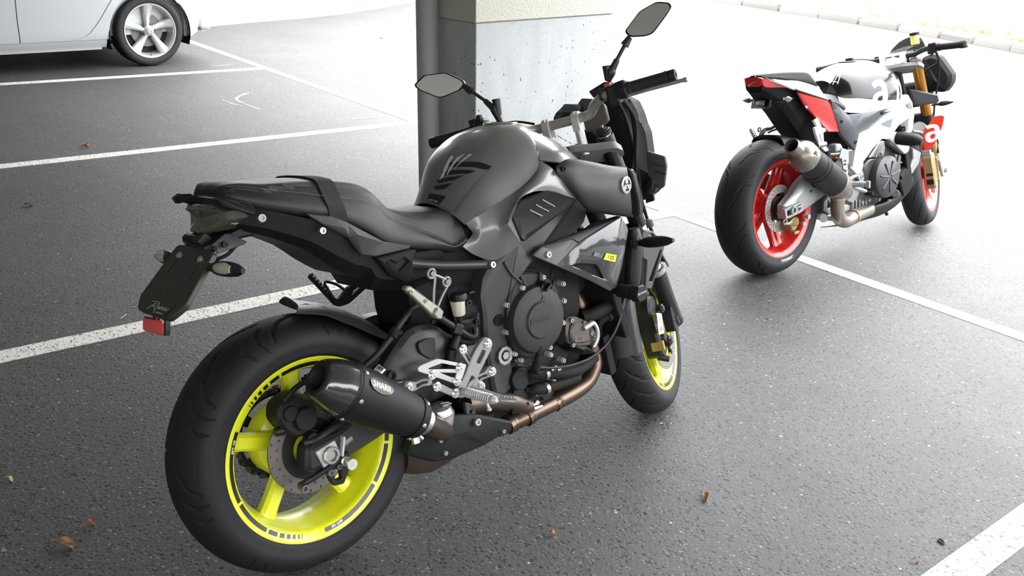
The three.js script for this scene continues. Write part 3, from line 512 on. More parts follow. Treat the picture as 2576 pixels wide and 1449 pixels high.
{ // knee and rear decals on the tank
  const tex = print(256, 512, (c, w, h) => {
    c.fillStyle = '#5a5b5c'; c.fillRect(0, 0, w, h); c.fillStyle = '#0c0c0d';
    const q = (...p) => { c.beginPath(); p.forEach(([x, y], i) => i ? c.lineTo(x, y) : c.moveTo(x, y)); c.closePath(); c.fill(); };
    q([20, 150], [60, 132], [250, 20], [256, 60], [200, 100], [60, 180]); q([20, 230], [200, 130], [170, 180], [40, 260]); q([16, 300], [150, 210], [120, 265], [40, 320]); q([12, 350], [120, 290], [90, 350], [40, 372]);
    q([0, 410], [130, 400], [118, 505], [0, 500]); c.fillStyle = '#b9bbb8'; c.font = 'bold italic 30px sans-serif'; c.fillText('MT-10', 8, 486, 100);
    q([20, 60], [34, 60], [46, 260], [34, 300]); q([52, 50], [66, 46], [60, 250], [54, 240]); q([84, 40], [98, 36], [74, 200], [72, 230]);
  });
  // the pad follows the rear of the tank
  const on = (x, f) => { // a point on the right flank of the tank: f runs from the middle line down to the seam
    const R = [[.465, .518, .470, .505, .075, .478, .486, .116, .486, .466, .133], [.506, .578, .512, .563, .090, .522, .530, .132, .530, .488, .150], [.555, .635, .562, .618, .100, .575, .575, .146, .590, .515, .170], [.635, .678, .640, .660, .108, .650, .615, .156, .660, .546, .184]];
    const q = Math.max(0, Math.min(2.999, x)), k = Math.floor(q), A = R[Math.max(0, k - 1)], B = R[k], C = R[k + 1], E = R[Math.min(3, k + 2)], r = crom(A, B, C, E, q - k);
    const pts = [[r[0], r[1], 0], [r[2], r[3], r[4]], [r[5], r[6], r[7]], [r[8], r[9], r[10]]], g = Math.abs(f) * 3, m = Math.min(2, Math.floor(g)), at = (n) => n < 0 ? [pts[1][0], pts[1][1], -pts[1][2]] : pts[Math.min(3, n)];
    return crom(at(m - 1), at(m), at(m + 1), at(m + 2), g - m);
  };
  const P = [2.3, 1.75, 1.15, .55, .08].map((x, i) => [-.02, .16, .33, .50].map((f) => on(x, f + .02 * (4 - i) * (f > .1 ? 1 : 0))));
  const N = net(P.map((r) => r.map((q) => addv(q, unit([-0.5, 0.35, 0.8]), 0.0035))), 4, 4), pos = [], uv = [], R = N.length, C = N[0].length;
  for (let i = 0; i < R - 1; i++) for (let j = 0; j < C - 1; j++) { const U = (a, b) => [b / (C - 1), 1 - a / (R - 1)]; const q = [[i, j], [i + 1, j], [i, j + 1], [i, j + 1], [i + 1, j], [i + 1, j + 1]]; for (const [a, b] of q) { pos.push(...N[a][b]); uv.push(...U(a, b)); } }
  const g = soup(pos, uv); g.computeVertexNormals();
  const padMat = mat('#ffffff', 0.3, 0.1, { map: tex });
  mt('tank_decal', g, padMat, 'black wing graphic and model name on the tank');
}

// seat in two steps
const seatRing = (x, T, S, zs, L, zl) => { const h = [[T, 0], [T - 0.002, zs * 0.5], [(T + S) / 2 + (T - S) * 0.28, zs * 0.82], [S, zs], [(S + L) / 2, (zs + zl) / 2 + 0.007], [L, zl], [L - 0.012, zl - 0.02], [L - 0.014, 0]]; return [...h, ...h.slice(1, -1).reverse().map(([y, z]) => [y, -z])].map(([y, z]) => [x, y, z]); };
const SEAT = [[-.132, .644, .638, .05, .626, .06], [-.118, .654, .648, .070, .620, .082], [-.085, .656, .644, .088, .608, .103], [-.03, .648, .629, .104, .592, .121], [.05, .642, .609, .112, .568, .129], [.12, .634, .590, .115, .547, .133], [.19, .619, .573, .115, .508, .136], [.232, .600, .556, .114, .476, .136], [.258, .574, .532, .114, .462, .136], [.285, .543, .511, .116, .452, .136], [.34, .524, .483, .12, .438, .137], [.40, .516, .452, .122, .424, .135], [.45, .512, .424, .122, .408, .128], [.492, .500, .440, .122, .414, .126]];
mt('pillion_seat', loft(SEAT.slice(0, 9).map((a) => seatRing(...a)), { nu: 4, nv: 3 }), leather);
mt('rider_seat', loft(SEAT.slice(8).map((a) => seatRing(...a)), { nu: 4, nv: 3 }), leather);
{ // rows of pale stitches along both edges of the seat
  const thread = mat([0.26, 0.26, 0.25], 0.8), dash = (line) => { const P = smooth(line, 36), o = []; for (let i = 2; i < P.length - 2; i += 3) o.push(tube([P[i], mix(P[i], P[i + 1], 1), mix(P[i + 1], P[i + 2], 0.3)], 0.0007, { n: 1, k: 4 })); return o; };
  const e = (k) => SEAT.slice(1, 13).map(([x, T, S, zs]) => [x, S + 0.003 + k, zs + 0.0015 - k * 0.3]);
  const a = dash(e(0)), b = dash(e(-0.007).slice(7));
  for (const s of [a, b]) { mt('stitching', s, thread); mt('stitching', s.map(flipZ), thread); }
  const band = [0.092, 0.137].map((x) => { const k = x < .12 ? (x - .05) / .07 : 0; const [, T, S, zs, L, zl] = x < .12 ? mix(SEAT[4], SEAT[5], k) : mix(SEAT[5], SEAT[6], (x - .12) / .07); return sym([[x, L - 0.004, zl + 0.004], [x, (S + L) / 2, (zs + zl) / 2 + 0.0115], [x, S + 0.001, zs + 0.005], [x, (T + S) / 2 + (T - S) * 0.28 + 0.005, zs * 0.82 + 0.002], [x, T + 0.004, zs * 0.5], [x, T + 0.006, 0]]); });
  mt('seat_strap', patch(band, { nu: 2, nv: 4, t: 0.004 }), mat([0.012, 0.012, 0.0125], 0.8, 0, { bumpMap: rep(grainTex, 30), bumpScale: 0.0008 }), 'black webbing strap across the seat');
}

// tail unit
const quadRing = (x, t, b, zt, zb, r = 0.25) => { const h = [[t, 0], [t, zt * (1 - r)], [t - (t - b) * r * 0.6, zt], [b + (t - b) * r, (zt + zb) / 2 + (zt - zb) * 0.1], [b, zb * (1 - r * 0.5)], [b, 0]]; return [...h, ...h.slice(1, -1).reverse().map(([y, z]) => [y, -z])].map(([y, z]) => [x, y, z]); };
mt('tail_body', loft([[-.128, .624, .556, .062, .045], [-.09, .612, .546, .098, .070], [-.04, .597, .527, .116, .082], [.05, .566, .479, .126, .088], [.10, .552, .436, .129, .088], [.16, .523, .392, .131, .088], [.20, .498, .378, .131, .086], [.215, .488, .346, .130, .084], [.25, .466, .336, .130, .082], [.32, .441, .322, .130, .078], [.42, .430, .330, .122, .075]].map((a) => quadRing(...a)), { nu: 2, nv: 1, sharp: 0.45 }), blackSatin);
for (const g of both(panel([[-.173,.639,.03], [-.14,.633,.07], [-.13,.629,.088], [-.108,.621,.104], [-.084,.61,.116], [-.082,.59,.126], [-.089,.586,.126], [-.118,.6,.118], [-.143,.612,.108], [-.149,.627,.092], [-.171,.634,.05]], { t: 0.010, bev: 0.002 }))) mt('tail_top_cover', g, blackSatin);
for (const g of both(panel([[.029,.571,.138], [.097,.553,.141], [.134,.532,.145], [.224,.471,.147], [.301,.448,.15], [.294,.44,.15], [.197,.439,.146], [.159,.45,.144], [.128,.498,.147], [.069,.538,.14]], { t: 0.012, bev: 0.003, inner: [[.15,.502,.153], [.122,.521,.149]] }))) mt('seat_side_cover', g, mat([0.018, 0.018, 0.019], 0.5, 0, { bumpMap: grain, bumpScale: 0.0003 }));
for (const g of both([panel([[.2,.436,.142], [.297,.438,.148], [.317,.433,.148], [.305,.414,.146], [.304,.373,.14], [.313,.361,.136], [.288,.354,.132], [.244,.381,.132]], { t: 0.02, bev: 0.003, holes: [[[.227,.419,.142], [.264,.387,.137], [.294,.408,.146], [.277,.421,.146], [.259,.409,.142], [.241,.421,.143]]] }), panel([[.229,.422,.134], [.273,.379,.13], [.306,.403,.136], [.3,.424,.138]], { t: 0.006, bev: 0.001 })])) mt('subframe_cover', g, blackSatin);
mts('cover_bolt', [bolt([-.074,.577,.131], [-.15, .25, 1], 0.0095, 0.006), bolt([.065,.525,.14], [-.1, .2, 1], 0.0085, 0.006)], zinc);
mts('cover_bolt', [bolt([-.074,.577,.131], [-.15, .25, 1], 0.0095, 0.006), bolt([.065,.525,.14], [-.1, .2, 1], 0.0085, 0.006)].map(flipZ), zinc);
mt('grab_hook', [panel([[-.171,.626,-.075], [-.162,.636,-.06], [-.145,.631,-.035], [-.141,.621,-.02], [-.165,.613,-.075]], { t: 0.02, bev: 0.004 })], blackSatin);
{ // smoky tail light
  const ring = (x, k, y0) => [[.617, 0], [.616, .045], [.600, .098], [.580, .094], [.556, .062], [.548, .028], [.548, -.028], [.556, -.062], [.580, -.094], [.600, -.098], [.616, -.045]].map(([y, z]) => [x + Math.abs(z) * 0.42, y0 + (y - y0) * k, z * k]);
  const lamp = mt('tail_light', loft([ring(-.100, 1, .585), ring(-.160, .97, .585), ring(-.178, .88, .584), ring(-.184, .72, .584)].map((r) => r.reverse()).reverse(), { nu: 2, nv: 1, sharp: 0.5 }), mat([0.26, 0.26, 0.22], 0.08, 0, { phys: 1, transmission: 0.8, thickness: 0, ior: 1.45 }), 'smoky clear tail light lens');
  const refl = []; for (let i = 0; i < 9; i++) { const z = (i - 4) * 0.018; refl.push(box([-.138 + Math.abs(z) * 0.42, .584, z], [0.012, 0.05 - Math.abs(z) * 0.18, 0.011], 0.002)); for (let k = 0; k < 3; k++) refl.push(box([-.146 + Math.abs(z) * 0.42, .57 + k * 0.014, z], [0.01, 0.004, 0.013], 0.001)); }
  const m = lit(new THREE.Mesh(join(refl), mat([0.26, 0.25, 0.20], 0.3, 0.6))); m.name = 'reflector'; lamp.add(m);
}

// number plate holder with its lamp, reflector and the rear turn signals
const holder = new THREE.Group(); holder.name = 'plate_holder'; MT.add(holder);
{
  const dark = mat([0.030, 0.029, 0.024], 0.5, 0.2, { bumpMap: grain, bumpScale: 0.0002 });
  const TL = [-.177,.523,-.088], TR = [-.172,.521,.088], BR = [-.268,.428,.121], BL = [-.282,.424,-.088], CL = [-.304,.402,-.06], CR = [-.299,.4,.092], BR2 = [-.283,.415,.11];
  const n = unit(cross(addv(BL, TL, -1), addv(TR, TL, -1))), nrm = n[1] < 0 ? n.map((x) => -x) : n;
  const slot = (u, v, du, dv) => rnd([[u - du, v - dv], [u + du, v - dv], [u + du, v + dv], [u - du, v + dv]].map(([a, b]) => mix(mix(TL, TR, a), mix(BL, BR, a), b)), 0.006, 2);
  const plate = part(holder, 'plate', panel(rnd([TL, TR, BR, BR2, CR, CL, BL], [.02, .016, .006, .006, .01, .012, .004]), { n: nrm, t: 0.013, bev: 0.002, holes: [slot(.30, .20, .06, .022), slot(.70, .20, .06, .022), slot(.23, .42, .018, .17), slot(.80, .42, .018, .17), slot(.06, .14, .018, .035), slot(.94, .14, .018, .035), slot(.06, .80, .018, .045), slot(.94, .80, .018, .045), slot(.52, .88, .018, .035)] }), dark);
  for (const g of [bolt(addv(mix(mix(TL, TR, .26), mix(BL, BR, .26), .20), nrm, .001), nrm, 0.0075, 0.004), bolt(addv(mix(mix(TL, TR, .80), mix(BL, BR, .80), .20), nrm, .001), nrm, 0.0075, 0.004)]) part(holder, 'screw', g, mat([0.45, 0.44, 0.38], 0.4, 0.8));
  const txt = print(512, 320, (c, w, h) => { c.fillStyle = '#2b2a24'; c.fillRect(0, 0, w, h); c.strokeStyle = '#c9cdb4'; c.lineWidth = 11; c.lineCap = 'round'; c.beginPath(); c.moveTo(110, 40); c.quadraticCurveTo(250, -10, 235, 90); c.quadraticCurveTo(210, 150, 120, 150); c.moveTo(185, 60); c.lineTo(60, 250); c.moveTo(150, 150); c.quadraticCurveTo(210, 200, 260, 300); c.stroke(); c.fillStyle = '#c9cdb4'; c.font = 'italic bold 92px serif'; c.fillText('\u00fcEGG', 215, 190, 250); c.font = 'bold 48px sans-serif'; c.fillText('MOTO', 300, 285, 150); });
  const P = (u, v) => addv(mix(mix(BL, BR, u), mix(CL, CR, u), v), nrm, .0015);
  part(holder, 'maker_print', film(P(.20, .12), P(.86, .12), P(.86, .98), P(.20, .98), 0.0004), mat('#ffffff', 0.5, 0.1, { map: txt }));
  part(holder, 'reflector', [panel(rnd([[-.298,.383,-.05], [-.278,.379,.004], [-.284,.346,.004], [-.303,.355,-.05]], .003), { n: [-1, .15, 0], t: 0.008, bev: 0.0015 })], mat([0.42, 0.008, 0.012], 0.22, 0, { phys: 1, clearcoat: 1, clearcoatRoughness: 0.05, bumpMap: rep(dataTex(64, (i, j) => [((i % 8) < 4) === ((j % 8) < 4) ? 220 : 60], false), 60), bumpScale: 0.0006 }), 'red rear reflector');
  part(holder, 'reflector_frame', [panel(rnd([[-.3,.385,-.052], [-.276,.379,.008], [-.283,.344,.008], [-.305,.353,-.052]], .004), { n: [-1, .15, 0], t: 0.012, bev: 0.002 }).translate(.004, 0, 0), box(mix([-.276,.38,-.02], [-.283,.371,-.02], .5), [.012, .03, .014])], blackSatin);
  const pb = panel(rnd([[-.188,.539,-.045], [-.175,.552,-.045], [-.154,.547,.03], [-.162,.531,.034], [-.168,.53,.006], [-.176,.527,-.02]], .004), { n: [-.8, .6, 0], t: 0.035, bev: 0.006 });
  part(holder, 'plate_lamp', [pb, box([-.166,.538,.02], [.03, .025, .03], .004, [0, 0, .7])], blackSatin);
  const mk = addv([-.176,.543,-.034], [-.8, .6, 0], .001);
  part(holder, 'arrow_mark', panel([[0, 0, 0], [.0, .012, .006], [0, .006, 0], [0, .012, -.006]].map((q) => addv(mk, [q[1] * .6, q[1] * .8, q[2]])).map((q) => addv(q, [-.8, .6, 0], .002)), { n: [-.8, .6, 0], t: .001, bev: .0002 }), mat([0.3, 0.3, 0.25], 0.4));
  for (const g of both([panel([[-.172,.531,.075], [-.134,.549,.07], [-.121,.547,.07], [-.089,.524,.078], [-.096,.52,.08], [-.116,.517,.08], [-.161,.511,.08]], { t: 0.006, bev: 0.0015 })])) part(holder, 'arm', g, mat([0.05, 0.05, 0.053], 0.45, 0.4));
  for (const g of [bolt([-.144,.529,.083], [0, 0, 1], .007, .004), bolt([-.168,.525,.083], [0, 0, 1], .005, .004)]) part(holder, 'arm_bolt', g, blackIron);
  part(holder, 'bridge', loft([quadRing(-.175, .528, .510, .045, .045), quadRing(-.15, .538, .512, .060, .058), quadRing(-.10, .556, .53, .066, .064), quadRing(-.06, .556, .53, .066, .06)], { nu: 1, nv: 1, sharp: 0.4 }), blackSatin);
  part(holder, 'cable', tube([[-.162,.495,.05], [-.151,.497,.06], [-.132,.502,.062], [-.114,.513,.06], [-.097,.52,.05]], 0.0042), blackMatt);
}
function signal(P, tip, root, flip, lens) { // small leaf-shaped turn signal
  const d = unit(addv(tip, root, -1)), L = Math.hypot(...addv(tip, root, -1)), up = unit(cross(cross(d, [0, 1, 0]), d).map((x) => x)), o = unit(cross(d, up));
  const ring = (t, h, w) => Array.from({ length: 12 }, (_, i) => { const a = i / 12 * TAU; return addv(addv(addv(root, d, L * t), up, Math.cos(a) * h), o, Math.sin(a) * w); });
  part(P, 'turn_signal_body', loft([ring(-.02, .009, .009), ring(.10, .010, .010), ring(.22, .015, .013), ring(.5, .017, .016), ring(.8, .014, .013), ring(1, .006, .006)], { nu: 3, nv: 1 }), blackSatin);
  if (lens) part(P, 'turn_signal_lens', loft([ring(.32, .010, .012), ring(.45, .0125, .016), ring(.62, .012, .0155), ring(.78, .008, .011)].map((r) => r.map((q) => addv(q, [-.0065, .003, 0]))), { nu: 3, nv: 1 }), mat([0.50, 0.49, 0.38], 0.12, 0, { phys: 1, transmission: 0.35, thickness: 0 }), 'smoky clear turn signal lens');
}
signal(holder, [-.175,.49,.215], [-.193,.49,.1], false, true);
signal(holder, [-.182,.486,-.205], [-.185,.487,-.1], true, true);

// ---------- grey motorcycle: frame, engine, swingarm, exhaust ----------
const engineGrey = mat([0.026, 0.025, 0.0245], 0.55, 0.35, { bumpMap: grain, bumpScale: 0.0004 }), castBrown = mat([0.10, 0.09, 0.085], 0.45, 0.6);
const D = (z, ...pts) => pts.map(([x, y]) => [x, y, z]);
for (const g of both(panel([[.522, .316, .150], [.545, .352, .158], [.560, .362, .166], [.620, .402, .182], [.680, .450, .190], [.760, .500, .190], [.845, .520, .175], [.93, .545, .14], [.975, .55, .10], [.995, .50, .10], [.95, .44, .14], [.90, .40, .165], [.82, .372, .185], [.72, .352, .190], [.66, .33, .186], [.625, .295, .176], [.598, .262, .166], [.586, .221, .156], [.581, .162, .150], [.592, .113, .146], [.604, .048, .140], [.604, -.012, .135], [.565, -.028, .135], [.532, -.012, .138], [.520, .06, .142], [.512, .166, .146], [.513, .22, .148], [.509, .273, .150]], { t: 0.05, bev: 0.008, sharp: 0.7 }))) mt('frame_beam', g, frameGrey);
for (const s of [1, -1]) {
  mt('frame_pivot_nut', [lathe([[.026, 0], [.026, .006], [.017, .006], [.015, .003]].reverse().map(([r, h]) => [r, h]).reverse(), [.568, .093, s * .148], [0, 0, s], 10), lathe([[.0, .002], [.011, .002], [.011, .008], [.0, .008]], [.568, .093, s * .147], [0, 0, s], 6)], zinc);
  mt('frame_plug', lathe([[.0165, -.002], [.0165, .003], [.013, .0035], [0, .002]], [.557, .195, s * .150], [0, 0, s], 24), blackMatt);
  mt('subframe_tube', tube([[.30, .40, s * .125], [.40, .375, s * .135], [.545, .350, s * .150]], 0.013, { k: 12 }), mat([0.03, 0.03, 0.032], 0.35, 0.3));
  mt('weld_bead', tube([[.575, .352, s * .172], [.600, .312, s * .174], [.626, .286, s * .178]], 0.004, { k: 6 }), frameGrey);
}
mt('subframe_bolt', [bolt([.538, .352, .166], [0, .2, 1], .009, .006)], zinc);
// engine block
mt('crankcase', [loft([[.44, .30, -.03, .11], [.52, .30, -.09, .13], [.70, .29, -.115, .13], [.82, .24, -.10, .12], [.90, .17, -.06, .11]].map(([x, t, b, w]) => quadRing(x, t, b, w, w * .9)), { nu: 1, nv: 1, sharp: 0.4 }),
  loft([[.62, .42, .20, .14], [.76, .40, .14, .14], [.88, .36, .10, .14]].map(([x, t, b, w]) => quadRing(x, t, b, w, w)), { nu: 1, nv: 1, sharp: 0.4 })], blackIron);
mt('airbox', loft([[.40, .42, .30, .10], [.55, .50, .30, .12], [.70, .60, .36, .12], [.90, .60, .42, .11], [1.0, .53, .44, .07]].map(([x, t, b, w]) => quadRing(x, t, b, w, w)), { nu: 1, nv: 1, sharp: 0.4 }), blackMatt);
mt('battery_box', loft([[.325, .335, .225, .08], [.345, .345, .215, .09], [.46, .36, .22, .09]].map(([x, t, b, w]) => quadRing(x, t, b, w, w)), { nu: 1, nv: 1, sharp: 0.4 }), blackMatt);
mt('clutch_case', [panel(rnd([[.600, .282], [.630, .314], [.70, .300], [.765, .250], [.775, .19], [.745, .13], [.70, .085], [.63, .065], [.592, .10], [.570, .17], [.577, .235]].map(([x, y]) => [x, y, .172]), .02), { t: 0.06, bev: 0.006 })], engineGrey);
mt('clutch_gasket_flange', [panel(rnd([[.594, .288], [.628, .324], [.705, .310], [.775, .258], [.785, .19], [.755, .12], [.70, .072], [.63, .052], [.585, .092], [.562, .17], [.570, .24]].map(([x, y]) => [x, y, .146]), .02), { t: 0.05, bev: 0.004 })], blackIron);
mt('clutch_dome', lathe([[.094, -.02], [.094, .010], [.090, .019], [.080, .0235], [.052, .026], [.050, .030], [.048, .0315], [0, .0315]], [.664, .176, .176], [-.05, .02, 1], 64), engineGrey);
{ // raised maker name on the clutch disc
  const t = print(512, 128, (c, w, h) => { c.fillStyle = '#2a2927'; c.fillRect(0, 0, w, h); c.fillStyle = '#0c0c0b'; c.font = 'bold 104px sans-serif'; c.textAlign = 'center'; c.textBaseline = 'middle'; c.fillText('YAMAHA', w / 2, h / 2, 470); });
  const y = [.98, .18, 0], o = (x, h) => [.664 + x * .99 - .010, .176 + h + .002 + x * .02, .2085 + x * .05];
  mt('clutch_lettering', film(o(-.033, .009), o(.037, .009), o(.037, -.009), o(-.033, -.009), .0006), mat('#ffffff', 0.55, 0.3, { map: t }));
}
mt('oil_filler_cap', [cyl([.694, .262, .176], [.694, .262, .200], .017, .015, 12), box([.694, .262, .207], [.026, .008, .012], .002, [0, 0, .6]), tube([[.685, .255, .19], [.678, .235, .198], [.672, .222, .198]], .006, { k: 6 })], blackGloss);
mt('clutch_sensor', [cyl([.658, .105, .195], [.645, .058, .192], .008, .008, 10), cyl([.646, .060, .192], [.640, .038, .190], .013, .012, 12), tube([[.64, .038, .19], [.655, .024, .185], [.70, .024, .18]], .005, { k: 6 })], blackMatt);
mts('engine_bolt', [[.707,.284,.178], [.628,.271,.178], [.783,.248,.176], [.782,.199,.176], [.774,.137,.174], [.716,.08,.174], [.729,.052,.16], [.777,.022,.16], [.597,.091,.16], [.621,.065,.155], [.579,.233,.165], [.572,.159,.165], [.587,.095,.15], [.743,-.032,.15], [.67,-.047,.15]].map((p) => [cyl(addv(p, [0, 0, -.02]), p, .0085, .0075, 12), bolt(p, [0, 0, 1], 0.0062, 0.005)]), mat([0.46, 0.46, 0.45], 0.4, 0.5));
mts('clutch_rib', [[[.700, .300], [.690, .262]], [[.752, .262], [.726, .236]], [[.772, .205], [.742, .200]], [[.752, .135], [.728, .150]], [[.705, .09], [.695, .105]], [[.625, .31], [.635, .278]]].map(([a, b]) => tube([[...a, .172], [...b, .182]], .005, { n: 1, k: 8 })), engineGrey);
mt('generator_cover', [panel(rnd([[.802,.143,.165], [.84,.138,.165], [.891,.107,.165], [.92,.07,.165], [.915,.035,.165], [.874,.038,.165], [.806,.054,.165], [.793,.091,.165]], .01), { t: .05, bev: .006 }), panel(rnd([[.811,.126,.176], [.844,.122,.176], [.878,.095,.176], [.881,.055,.176], [.851,.056,.176], [.803,.071,.176], [.799,.101,.176]], .01), { t: .02, bev: .005 })], castBrown);
mt('cylinder_block', [loft([[.72, .40, .24, .13], [.80, .42, .20, .135], [.92, .38, .19, .13], [.95, .32, .20, .12]].map(([x, t, b, w]) => quadRing(x, t, b, w, w)), { nu: 1, nv: 1, sharp: .4 }), ...[.79, .845].map((x) => box([x, .30, .137], [.012, .13, .012], .003, [0, 0, -.35])), box([.82, .25, .137], [.07, .012, .012], .003, [0, 0, -.25])], blackIron);
{ const t = print(256, 96, (c, w, h) => { c.fillStyle = '#5c5650'; c.fillRect(0, 0, w, h); c.fillStyle = '#1d1a18'; c.font = 'bold 78px sans-serif'; c.textAlign = 'center'; c.textBaseline = 'middle'; c.fillText('CP4', w / 2, h / 2); });
  mt('generator_lettering', film([.813,.088,.177], [.852,.079,.177], [.852,.062,.177], [.813,.07,.177], .0006), mat('#ffffff', 0.45, 0.3, { map: t })); }
mts('generator_bolt', [[.811,.134,.168], [.862,.114,.168], [.901,.064,.168], [.89,.076,.168], [.81,.061,.168], [.902,.044,.168]].map((p) => bolt(p, [0, 0, 1], .0065, .006)), zinc);
mt('coolant_bracket', [tube([[.879,.106,.17], [.891,.109,.178], [.904,.086,.18], [.905,.057,.178], [.894,.034,.172]], .006, { k: 8 }), cyl([.85,.102,.178], [.883,.111,.182], .009, .009, 10)], alloy);
mt('sump_guard', [panel([[.8,.067,.172], [.861,.044,.178], [.887,.027,.174], [.899,.01,.165], [.859,.017,.165], [.816,.039,.16]], { t: .03, bev: .006, inner: [[.834,.043,.184]] })], blackIron);
// hoses and cables low on the engine
mt('coolant_hose', tube([[.66,.001,.14], [.665,.013,.152], [.712,0,.155], [.791,-.019,.155], [.862,-.028,.145], [.941,-.021,.125]], .0165, { k: 12 }), blackMatt);
mt('coolant_hose', tube([[.662,-.048,.135], [.668,-.036,.148], [.713,-.043,.15], [.782,-.048,.145], [.858,-.056,.13]], .0165, { k: 12 }), blackMatt);
mt('coolant_hose', tube([[.892,.116,.13], [.933,.119,.14], [.995,.13,.145], [1.043,.141,.145], [1.084,.143,.14]], .0205, { k: 12 }), blackMatt);
mt('coolant_hose', tube([[.965,.019,.12], [.961,.062,.13], [.963,.084,.135], [.983,.095,.14], [1.015,.094,.14]], .012, { k: 10 }), blackMatt);
mts('hose_clamp', [[[.705,.003,.155], .0182, [1, .1, 0]], [[.708,-.043,.15], .0182, [1, .2, 0]], [[1.013,.133,.145], .0222, [1, .45, 0]], [[1.005,.095,.14], .0135, [1, .3, 0]], [[1.019,.133,.145], .0222, [1, .45, 0]]].map(([p, r, a]) => [...p, r, a]).map(([x, y, z, r, a]) => lathe([[r - .002, -.006], [r, -.006], [r, .006], [r - .002, .006]], [x, y, z], a, 20)), zinc);
mt('clutch_cable', tube([[.59,.063,.17], [.693,.028,.185], [.782,.013,.19], [.865,.014,.19], [.942,.038,.185], [.998,.085,.18], [1.035,.136,.17], [1.052,.155,.16]], .0042, { k: 8 }), blackSatin);
mt('clutch_cable', tube([[.728,.013,.18], [.803,.006,.185], [.881,.015,.185], [.955,.04,.18], [1.011,.087,.175], [1.057,.148,.16]], .0036, { k: 8 }), blackSatin);
mt('cable_end', [cyl([.626,.052,.175], [.703,.025,.183], .0035, .0035, 8), nut([.714,.02,.182], [1, 0, 0], .007, .012), nut([.734,.013,.182], [1, 0, 0], .007, .008)], zinc);
mt('water_pump', [cyl([.62, .01, .10], [.62, .01, .150], .036, .032, 24), cyl([.625, -.035, .1], [.625, -.035, .14], .03, .028, 20), ...[[.60, .02], [.645, -.03], [.70, -.075], [.64, -.07], [.585, -.075], [.75, -.05], [.76, .06], [.70, .05]].map(([x, y]) => bolt([x, y, .142], [0, 0, 1], .006, .005))], blackIron);
mt('lower_case_wall', [panel(rnd([[.60, .06], [.78, .07], [.84, .03], [.80, -.05], [.74, -.10], [.60, -.10]].map(([x, y]) => [x, y, .128]), .015), { t: .04, bev: .006 })], blackIron);

// swingarm with its raised shoulder, axle blocks and stickers
const armOut = [[-.052, -.036], [.045, -.034], [.10, -.028], [.17, -.012], [.30, .02], [.45, .04], [.56, .05], [.59, .09], [.56, .135], [.48, .16], [.415, .185], [.37, .225], [.335, .234], [.295, .234], [.272, .226], [.235, .196], [.17, .135], [.10, .072], [.06, .045], [-.04, .032]];
for (const g of both(panel(rnd(D(.128, ...armOut), .02), { t: .05, bev: .012, inner: D(.142, [.30, .15], [.38, .13], [.24, .11], [.20, .08]), sharp: .7, holes: [rnd(D(.128, [-.03, -.026], [.055, -.016], [.066, .022], [.058, .032], [-.026, .022]), .008)] }))) mt('swingarm', g, mat([0.024, 0.024, 0.025], 0.42, 0.35, { bumpMap: grain, bumpScale: 0.0002 }));
mt('swingarm_brace', [loft([quadRing(.33, .225, .10, .09, .09), quadRing(.40, .20, .08, .09, .09)], { nu: 1, nv: 1, sharp: .4 })], blackIron);
mt('swingarm_recess', [panel(rnd([[.292,.2,.145], [.317,.205,.145], [.349,.199,.143], [.343,.145,.143], [.323,.148,.145], [.293,.174,.146]], .008), { t: .006, bev: .002 })], mat([0.02, 0.02, 0.021], 0.4, 0.3));
{ const t = print(256, 128, (c, w, h) => { c.fillStyle = '#0d0d0e'; c.fillRect(0, 0, w, h); c.strokeStyle = '#dddddd'; c.lineWidth = 4; c.strokeRect(4, 4, w - 8, h - 8); c.beginPath(); c.arc(118, 44, 13, 0, 7); c.moveTo(171, 44); c.arc(158, 44, 13, 0, 7); c.moveTo(105, 26); c.lineTo(150, 22); c.lineTo(168, 30); c.stroke(); c.fillStyle = '#cfcfcf'; for (let i = 0; i < 4; i++) c.fillRect(96, 66 + i * 7, 120 - i * 17, 3); c.fillRect(14, 12, 44, 4); c.strokeRect(16, 40, 20, 20); c.strokeRect(42, 40, 16, 24); c.fillStyle = '#d9d9d6'; c.fillRect(70, 96, 180, 28); });
  mt('warning_sticker', film([.136,.163,.149], [.168,.18,.148], [.187,.16,.147], [.154,.144,.148], .0005), mat('#ffffff', 0.4, 0, { map: t }), 'black and white warning sticker'); }
